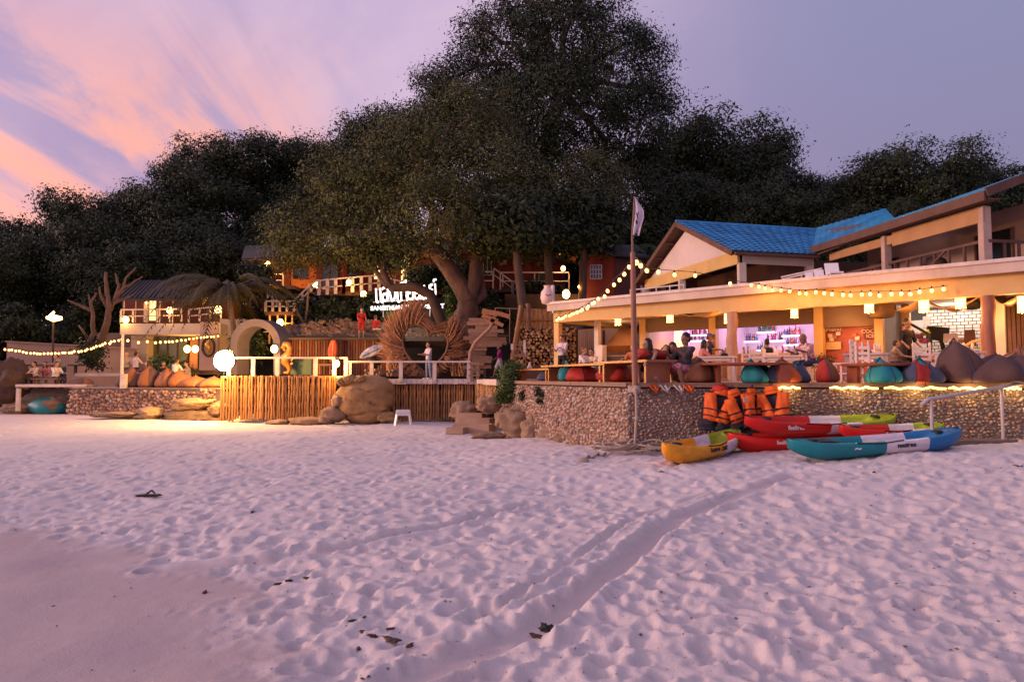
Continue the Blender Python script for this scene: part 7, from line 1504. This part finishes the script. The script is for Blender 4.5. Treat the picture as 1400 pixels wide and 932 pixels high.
# --- lit resort sign
sg = thing('resort_sign', 'large glowing white handwritten Thai resort sign with small English line below', 'sign', U(555, 408, 36)); M_SIGN = emis('sign_letters', (.88, .93, 1), 1.15, (.9, .9, .95)); M_SIGNB = mat('sign_blue_side', (.08, .16, .35), .5)
def letter(body, cx, cy, size, tilt=0, m=M_SIGN, sx=1.):
    tm = text_mesh(body, size, .05, m, (.004*size)); o = link('letter', tm, sg); o.location = U(cx, cy, 36)-sg.location; o.rotation_euler = (PI/2, -tilt, 0); o.scale = (sx, 1, 1); return o
for body, cx, cy, s in (('แ', 517.5, 406.5, 1.12), ('ส', 527, 404.5, 1.12), ('ง', 536.5, 405, 1.10), ('เ', 543.5, 406, 1.12), ('ที', 552, 404, 1.14), ('ย', 561, 403.5, 1.06), ('น', 570, 402.5, 1.06), ('เ', 577, 402.5, 1.06), ('บ', 584, 401.5, 1.06), ('ย์', 592, 399.5, 1.02)): letter(body, cx, cy-3.5, s*1.25, .06, M_SIGN, .60)
tm = text_mesh('SANGTHIAN BEACH RESORT', .30, .02, M_SIGN, .014); o = link('lettering', tm, sg); o.location = U(557, 420, 36)-sg.location; o.rotation_euler = (PI/2, -.035, 0)
for (x0, y0, x1, y1) in ((510, 413, 598, 408), (520, 424, 592, 420)): MB().bar(U(x0, y0, 36.12), U(x1, y1, 36.12), .04, .05).build('support_bar', M_STEEL, sg)
for px in (524, 588): MB().tube([U(px, 434, 36.15), U(px, 410, 36.15)], .035, 6).build('support_post', M_STEEL, sg)
point_light(sg, U(545, 424, 35.2), 40, (.9, 1, .85), .3); point_light(sg, U(580, 412, 35.2), 24, (.95, .95, 1), .3)
for k, (px, py, rx, ry, lab) in enumerate(((538, 430, 14, 7, 'leafy green shrub lit white below the sign, left one'), (575, 428, 14, 6, 'leafy green shrub lit white below the sign, middle one'), (612, 430, 10, 8, 'pale lit shrub right of the arching limb'), (560, 436, 16, 6, 'low green shrub below the middle of the sign'))):
    q = U(px, py, 36.6); bush('shrub', lab, q, [PB(px, py, 36.6, rx, ry)], 1200, .16, LF_GREEN, .18, 'shrub', None, True, 50+k)
bush('climbing_plant', 'tall narrow green creeper behind the forked trunk', U(613, 420, 37.5), [PB(614, 405, 37.5, 5, 14)], 900, .16, LF_GREEN, .15, 'plant', None, True, 60)
# --- orange house
h2 = thing('orange_house', 'small orange walled house with glowing balcony on the hillside', 'house', U(385, 395, 47))
P_(h2, 'wall', M_ORHOUSE, 398, 350, 436, 394, 47, 3); P_(h2, 'wall', M_ORHOUSE, 338, 352, 397.6, 392, 48.5, 2.5); P_(h2, 'balcony_floor', M_DKWOOD, 335, 390, 402, 395, 45.6, 2.8); window(h2, 401, 362, 421, 381, 47, 2, 1, M_DKWOOD)
P_(h2, 'lit_opening', M_LIT, 352, 362, 368, 388, 48.4, .06); P_(h2, 'door', M_DKRED, 378, 360, 386, 390, 48.4, .06)
roof_slab(h2, (U(330, 356, 44.8), U(440, 348, 44.8)), (U(335, 338, 50), U(440, 334, 50))); P_(h2, 'white_trim', M_WHITE, 404, 350.5, 436, 352, 46.8, .1); P_(h2, 'white_trim', M_WHITE, 434.4, 352.2, 436, 394, 46.8, .1)
baluster_rail('balcony_rail', 'white balcony rail in front of the orange house', [(370, 391), (387, 392)], 45.6, .85, .9)
for px, py, lab, pw in ((343, 366, 'bright orange lamp under the eave of the orange house, left', 20), (358, 380, 'glowing lamp low on the balcony of the orange house', 40), (366, 362, 'glowing lamp by the balcony post of the orange house', 30), (432, 390, 'bright lamp at the lower right corner of the orange house', 34), (349, 374, 'faint glow lamp behind the palm on the orange balcony', 12)): lamp(px, py, 45.3, .2, lab, pw)
for px in (341, 357, 371, 395): P_(h2, 'stilt', M_DKWOOD, px, 395, px+2.2, 425, 46.2, .15)
# stair landing on stilts
ld = thing('stair_landing', 'white railed stair landing on stilts left of the plank fence', 'stairs', U(385, 470, 40.6)); P_(ld, 'platform', M_WOOD, 362, 426, 402, 430, 39.9, 1.6)
for px in (367, 378, 389, 398): P_(ld, 'stilt', M_YEL, px, 430, px+2.2, 470, 40.1, .12)
P_(ld, 'cross_bar', M_YEL, 360, 441, 402, 442.5, 40.0, .08); P_(ld, 'cross_bar', M_YEL, 360, 453, 402, 454.2, 40.0, .08)
for k in range(6): MB().bar(U(402+k*5, 424-k*6, 41), U(407+k*5, 424-k*6, 41), .9, .08).build('tread', M_WOOD, ld)
baluster_rail('landing_rail', 'white railing round the stair landing', [(363, 426), (402, 426)], 39.9, .62, .42, w=.14); baluster_rail('stair_rail', 'white stair railing climbing from the landing to the red house', [(403, 424), (424, 404), (436, 396)], 40.2, .62, .55); baluster_rail('stair_rail', 'white stair railing left of the landing', [(366, 408), (378, 420)], 41, .6, .5)
# --- red house
h3 = thing('red_house', 'red boarded house with white railed veranda above the sign', 'house', U(510, 395, 46))
P_(h3, 'wall', M_REDHOUSE, 432, 348, 606, 402, 46.5, 4); P_(h3, 'veranda_floor', M_DKWOOD, 430, 399, 560, 404, 43.6, 2.9)
for x0, y0, x1, y1, lit in ((440, 356, 462, 396, 0), (474, 356, 492, 392, 0), (511, 352, 530, 382, 1), (548, 350, 560, 386, 1)):
    window(h3, x0, y0, x1, y1, 46.4, 2, 1, M_DKRED, M_LIT if lit else M_PANE)
roof_slab(h3, (U(440, 356, 43.4), U(500, 346, 43.4)), (U(455, 342, 49), U(500, 330, 49))); roof_slab(h3, (U(498, 349, 43.4), U(615, 345, 43.4)), (U(505, 330, 49.5), U(610, 326, 49.5)))
baluster_rail('veranda_rail', 'white plank railing along the veranda of the red house', [(436, 404), (470, 401), (530, 396)], 43.5, .98, .62, w=.2); baluster_rail('stair_rail', 'white stair railing rising at the right end of the red house veranda', [(530, 397), (549, 402), (566, 388)], 43.3, .8, .6)
lamp(477, 386, 43.2, .17, 'warm lamp on the veranda railing of the red house', 16); lamp(497, 402, 42.5, .19, 'warm hanging lamp below the veranda near the sign', 16); lamp(551, 350, 45, .16, 'orange lamp under the eave at the right of the red house', 22); lamp(569, 398, 35.6, .13, 'warm lamp in front of the middle of the sign letters', 12)
# --- middle red house with blue roof and stairs
h4 = thing('blue_roofed_house', 'dark red house with a small blue roof behind the forked trunk', 'house', U(690, 400, 45))
P_(h4, 'wall', M_REDHOUSE, 628, 336, 772, 398, 46, 4); P_(h4, 'deck', M_DKWOOD, 608, 394, 776, 399, 43.4, 2.6); P_(h4, 'upper_wall', mat('brick_wall', (.26, .13, .10), .9, (.18, .08, .06), scale=5), 600, 288, 640, 334, 47, 2)
roof_slab(h4, (U(626, 338, 43.6), U(655, 338, 43.6)), (U(632, 318, 48), U(660, 318, 48)), .1, M_BLUE, 'blue_roof'); roof_slab(h4, (U(655, 340, 43.6), U(785, 338, 43.6)), (U(660, 322, 48), U(780, 320, 48)))
for k in range(8): MB().bar(U(627+k*3.8, 337.5, 43.5)+Vector((0, 0, .13)), U(633+k*3.6, 318.5, 47.9)+Vector((0, 0, .13)), .12, .07).build('roof_rib', M_BLUE, h4)
for x0, y0, x1, y1, lit, nx in ((655, 344, 672, 376, 0, 3), (683, 344, 693, 362, 1, 1), (701, 348, 716, 362, 1, 2), (737, 372, 750, 384, 0, 1), (762, 324, 772, 340, 1, 1), (762, 342, 775, 352, 1, 1)): window(h4, x0, y0, x1, y1, 45.9 if y0 > 330 and y0 != 342 else 43.9, nx, 1, M_WHITE if not lit else M_DKRED, M_GLASSG if not lit else mat('lit_curtain', (.52, .36, .28), .9))
P_(h4, 'attic_wall', M_DKRED, 758, 318, 790, 356, 44.2, 1.5); P_(h4, 'upper_window_frame', M_WHITE, 619, 306, 622, 326, 46.8, .1); P_(h4, 'upper_pane', glass('teal_pane', (.15, .30, .32)), 622.2, 308, 634, 325, 46.85, .05)
baluster_rail('deck_rail', 'thin white railing on the deck of the blue roofed house, left of the stairs', [(616, 396), (674, 396)], 43.3, 1.15, 1.6, w=.07); baluster_rail('deck_rail', 'thin white railing on the dark deck right of the stairs', [(684, 396), (778, 396)], 43.2, 1.1, 1.9, w=.07)
baluster_rail('stair_rail', 'thin white stair railing descending right from the deck', [(675, 384), (700, 402)], 42.5, .8, .9, w=.06, thick=.06); baluster_rail('stair_rail', 'thin white middle stair railing between the slim trunks', [(702, 402), (714, 402), (742, 424)], 41.5, .7, .9, w=.06, thick=.06)
lamp(774, 335, 43.4, .15, 'small warm lamp on the attic of the blue roofed house', 10); lamp(770, 367, 42.8, .15, 'small warm lamp on the deck right of the slim trunks', 14); lamp(774, 402, 38, .22, 'warm lantern above the left corner of the bar roof', 18)
mb = MB(); pan(mb, 690, 402, 790, 452, 38.5, .4); mb.build('dark_fence', M_DKWOOD, None, True, 'dark board fence behind the bamboo screen', 'fence')
# --- red cabin with white lattice window
h5 = thing('red_cabin', 'red gabled cabin with a white lattice window left of the bar upper storey', 'cabin', U(825, 415, 38))
a, b, c_, d_ = U(793, 420, 38.5), U(858, 420, 36), U(850, 344, 36), U(793, 362, 38.5); ap = U(806, 336, 38)
MB().prism([U(796, 420, 38.2), U(840, 420, 37.2), U(840, 352, 37.2), U(808, 342, 37.9), U(796, 360, 38.2)], (1.2, 3.5, 0)).build('wall', M_REDHOUSE, h5)
MB().prism([U(840.5, 420, 37.15), U(905, 420, 40), U(905, 356, 40), U(840.5, 353, 37.15)], (.3, 2.5, 0)).build('side_wall', M_DKRED, h5)
MB().prism([U(804, 336, 37.4), U(838, 350, 36.6), U(905, 354, 39.2), U(890, 338, 42)], (0, 0, .12)).build('roof', M_ROOFG, h5)
MB().bar(U(792, 362, 38.0), U(805, 336, 37.4), .1, .2).build('verge_board', M_DKRED, h5)
window(h5, 807, 362, 822.5, 381, 37.3, 4, 3); lamp(792, 392, 37, .08, 'tiny lamp by the wall of the red cabin', 3)
for k, px in enumerate((846, 862, 876)): P_(h5, 'veranda_post', M_WHITE if k else M_DKRED, px, 358, px+1.8, 412, 38.5, .1)
# --- palms and bare trees
def frond(mbL, base, d, ln, rng, wid=.5):
    pts = [base+d*ln*f+Vector((0, 0, .35*ln*f-1.0*ln*f*f)) for f in [i/9 for i in range(10)]]; mbL.tube(pts, [.045*(1-i/11) for i in range(10)], 4, False)
    for i in range(1, 10):
        t_ = (pts[i]-pts[i-1]).normalized(); s_ = t_.cross(Vector((0, 0, 1))).normalized()
        for sgn in (-1, 1):
            for q in (0, .33, .66):
                p = pts[i-1].lerp(pts[i], q); w = wid*ln*.42*math.sin(PI*min(.97, (i+q)/10.5)+.1); e = p+(s_*sgn*.8+t_*.6-Vector((0, 0, .45+.2*rng.random()))).normalized()*w
                n_ = t_*.035*ln/2; mbL.add([p-n_, p+n_, e], [(0, 1, 2)])
def palm(label, base, top, n, ln, seed, m=LF_OLIVE, wid=.5, r=.16, name='palm_tree'):
    t = thing(name, label, 'palm tree', base); rng = random.Random(seed); mid = (base+top)/2+Vector((.25, 0, 0)); MB().tube([base, mid, top], [r*1.2, r, r*.8], 8).build('trunk', BARK_PALE, t)
    for k in range(n):
        a = 2*PI*k/n+rng.uniform(-.2, .2); el = rng.uniform(-.1, .75); d = Vector((math.cos(a)*math.cos(el), math.sin(a)*math.cos(el), math.sin(el))); q = MB(); frond(q, top, d, ln*rng.uniform(.8, 1.15), rng, wid); q.build('frond', m, t)
    return t
LF_PALM = leaf_mat('leaf_palm', (.06, .05, .02), (.09, .075, .03))
palm('low coconut palm with arching fronds before the balcony of the white house', U(318, 512, 37.8), U(312, 402, 37.6), 34, 4.5, 3, LF_PALM, .42)
palm('small palm with stiff fronds behind the flag', U(905, 400, 40), U(903, 342, 40), 13, 2.2, 5, LF_GREEN, .45); palm('drooping banana plant right of the small palm', U(885, 400, 39), U(884, 350, 39), 9, 1.8, 6, LF_GREEN, .7)
def bare_tree(label, segs, d, m=BARK_PALE, seed=1):
    base = U(*segs[0][0][0], d); t = thing('bare_tree', label, 'tree', base); rng = np.random.default_rng(seed)
    for k, (pts, r0, r1) in enumerate(segs):
        P = [U(x, y, d+.2*math.sin(i*1.7+k)) for i, (x, y) in enumerate(pts)]; fine = []
        for i in range(len(P)-1):
            for q in range(3): fine.append(P[i].lerp(P[i+1], q/3)+Vector(rng.normal(size=3))*r0*.12)
        fine.append(P[-1]); n = len(fine); MB().tube(fine, [r0+(r1-r0)*i/(n-1) for i in range(n)], 7).build('trunk' if k == 0 else 'branch', m, t)
    return t
bare_tree('bare pale tree with spreading dead branches left of the white house', [(((123, 500), (133, 478), (144, 450), (150, 425), (146, 400), (145, 372)), .26, .08), (((150, 425), (158, 408), (168, 394), (180, 388), (195, 378)), .13, .04), (((148, 420), (138, 405), (136, 392)), .12, .04), (((158, 408), (162, 390), (158, 374)), .12, .04), (((168, 394), (172, 380), (186, 366)), .09, .03), (((155, 415), (170, 408), (184, 402)), .09, .03)], 38, mat('bark_dead', (.19, .115, .085), .9, (.10, .06, .045), scale=3, bump=.7, bscale=9), 2)
bare_tree('slim dead tree with one long sideways branch at far left', [(((120, 480), (127, 455), (127, 432), (124, 415), (132, 400)), .16, .05), (((125, 424), (110, 418), (92, 410)), .11, .04), (((126, 420), (121, 402)), .08, .03), (((120, 462), (112, 450), (108, 445)), .08, .04)], 37.5, mat('bark_dead', (0, 0, 0)), 3)
bare_tree('thin forked sapling beside the white stairs', [(((421, 463), (418, 440), (421, 410), (422, 393)), .10, .04), (((418, 445), (410, 432), (405, 422)), .08, .04)], 38, BARK_PALE, 4)
q = thing('pole_flag', 'small pale folded flag beside the sapling on the stairs', 'flag', U(423, 400, 38)); MB().prism([U(422, 386, 38), U(427, 398, 38), U(420, 402, 38)], (0, .05, 0)).build('cloth', M_WHITE, q)
for px, py, rx, ry, d, lab in ((350, 372, 22, 16, 44, 'dark bush in front of the orange balcony'), (470, 425, 30, 16, 38.5, 'broad dark bush under the red house veranda'), (430, 430, 18, 20, 39, 'dark bush beside the thin sapling'), (505, 420, 22, 12, 38, 'dark bush left of the lit sign'), (455, 445, 22, 10, 37, 'low dark bush on the stony bank'), (665, 430, 30, 18, 38, 'dark bush behind the plank wall'), (720, 425, 24, 14, 40, 'dark bush below the thin stair railing'), (126, 485, 7, 14, 37.2, 'creeper wrapped round the foot of the bare tree'), (340, 470, 16, 24, 38.5, 'leafy bush glowing behind the arch'), (245, 505, 6, 6, 36, 'potted fern on the patio left of the pale pink wall'), (225, 497, 5, 6, 37, 'small potted palm before the glass doors'), (20, 440, 34, 26, 42, 'dark tree crown overhanging the cream wall at far left'), (590, 380, 34, 16, 41, 'dark leafy bush behind the lit sign and arching limb'), (660, 408, 20, 10, 38.6, 'dark bush right of the forked trunk'), (400, 412, 14, 8, 43, 'dark bush under the orange house floor'), (640, 372, 12, 14, 40, 'dark creeper hanging behind the forked trunk'), (735, 395, 24, 10, 41, 'dark bush below the deck rail right of the stairs'), (60, 460, 40, 14, 43, 'dark foliage spilling over the cream wall')):
    q = U(px, py, d); bush('hillside_bush', lab, q-Vector((0, 0, ry*d/F)), [PB(px, py, d, rx, ry)], int(900+rx*ry*6), .24, LF_DARK if 'fern' not in lab and 'palm' not in lab and 'glowing' not in lab else LF_GREEN, .25, 'bush', 'bushes between the hillside houses', True, int(px+py))
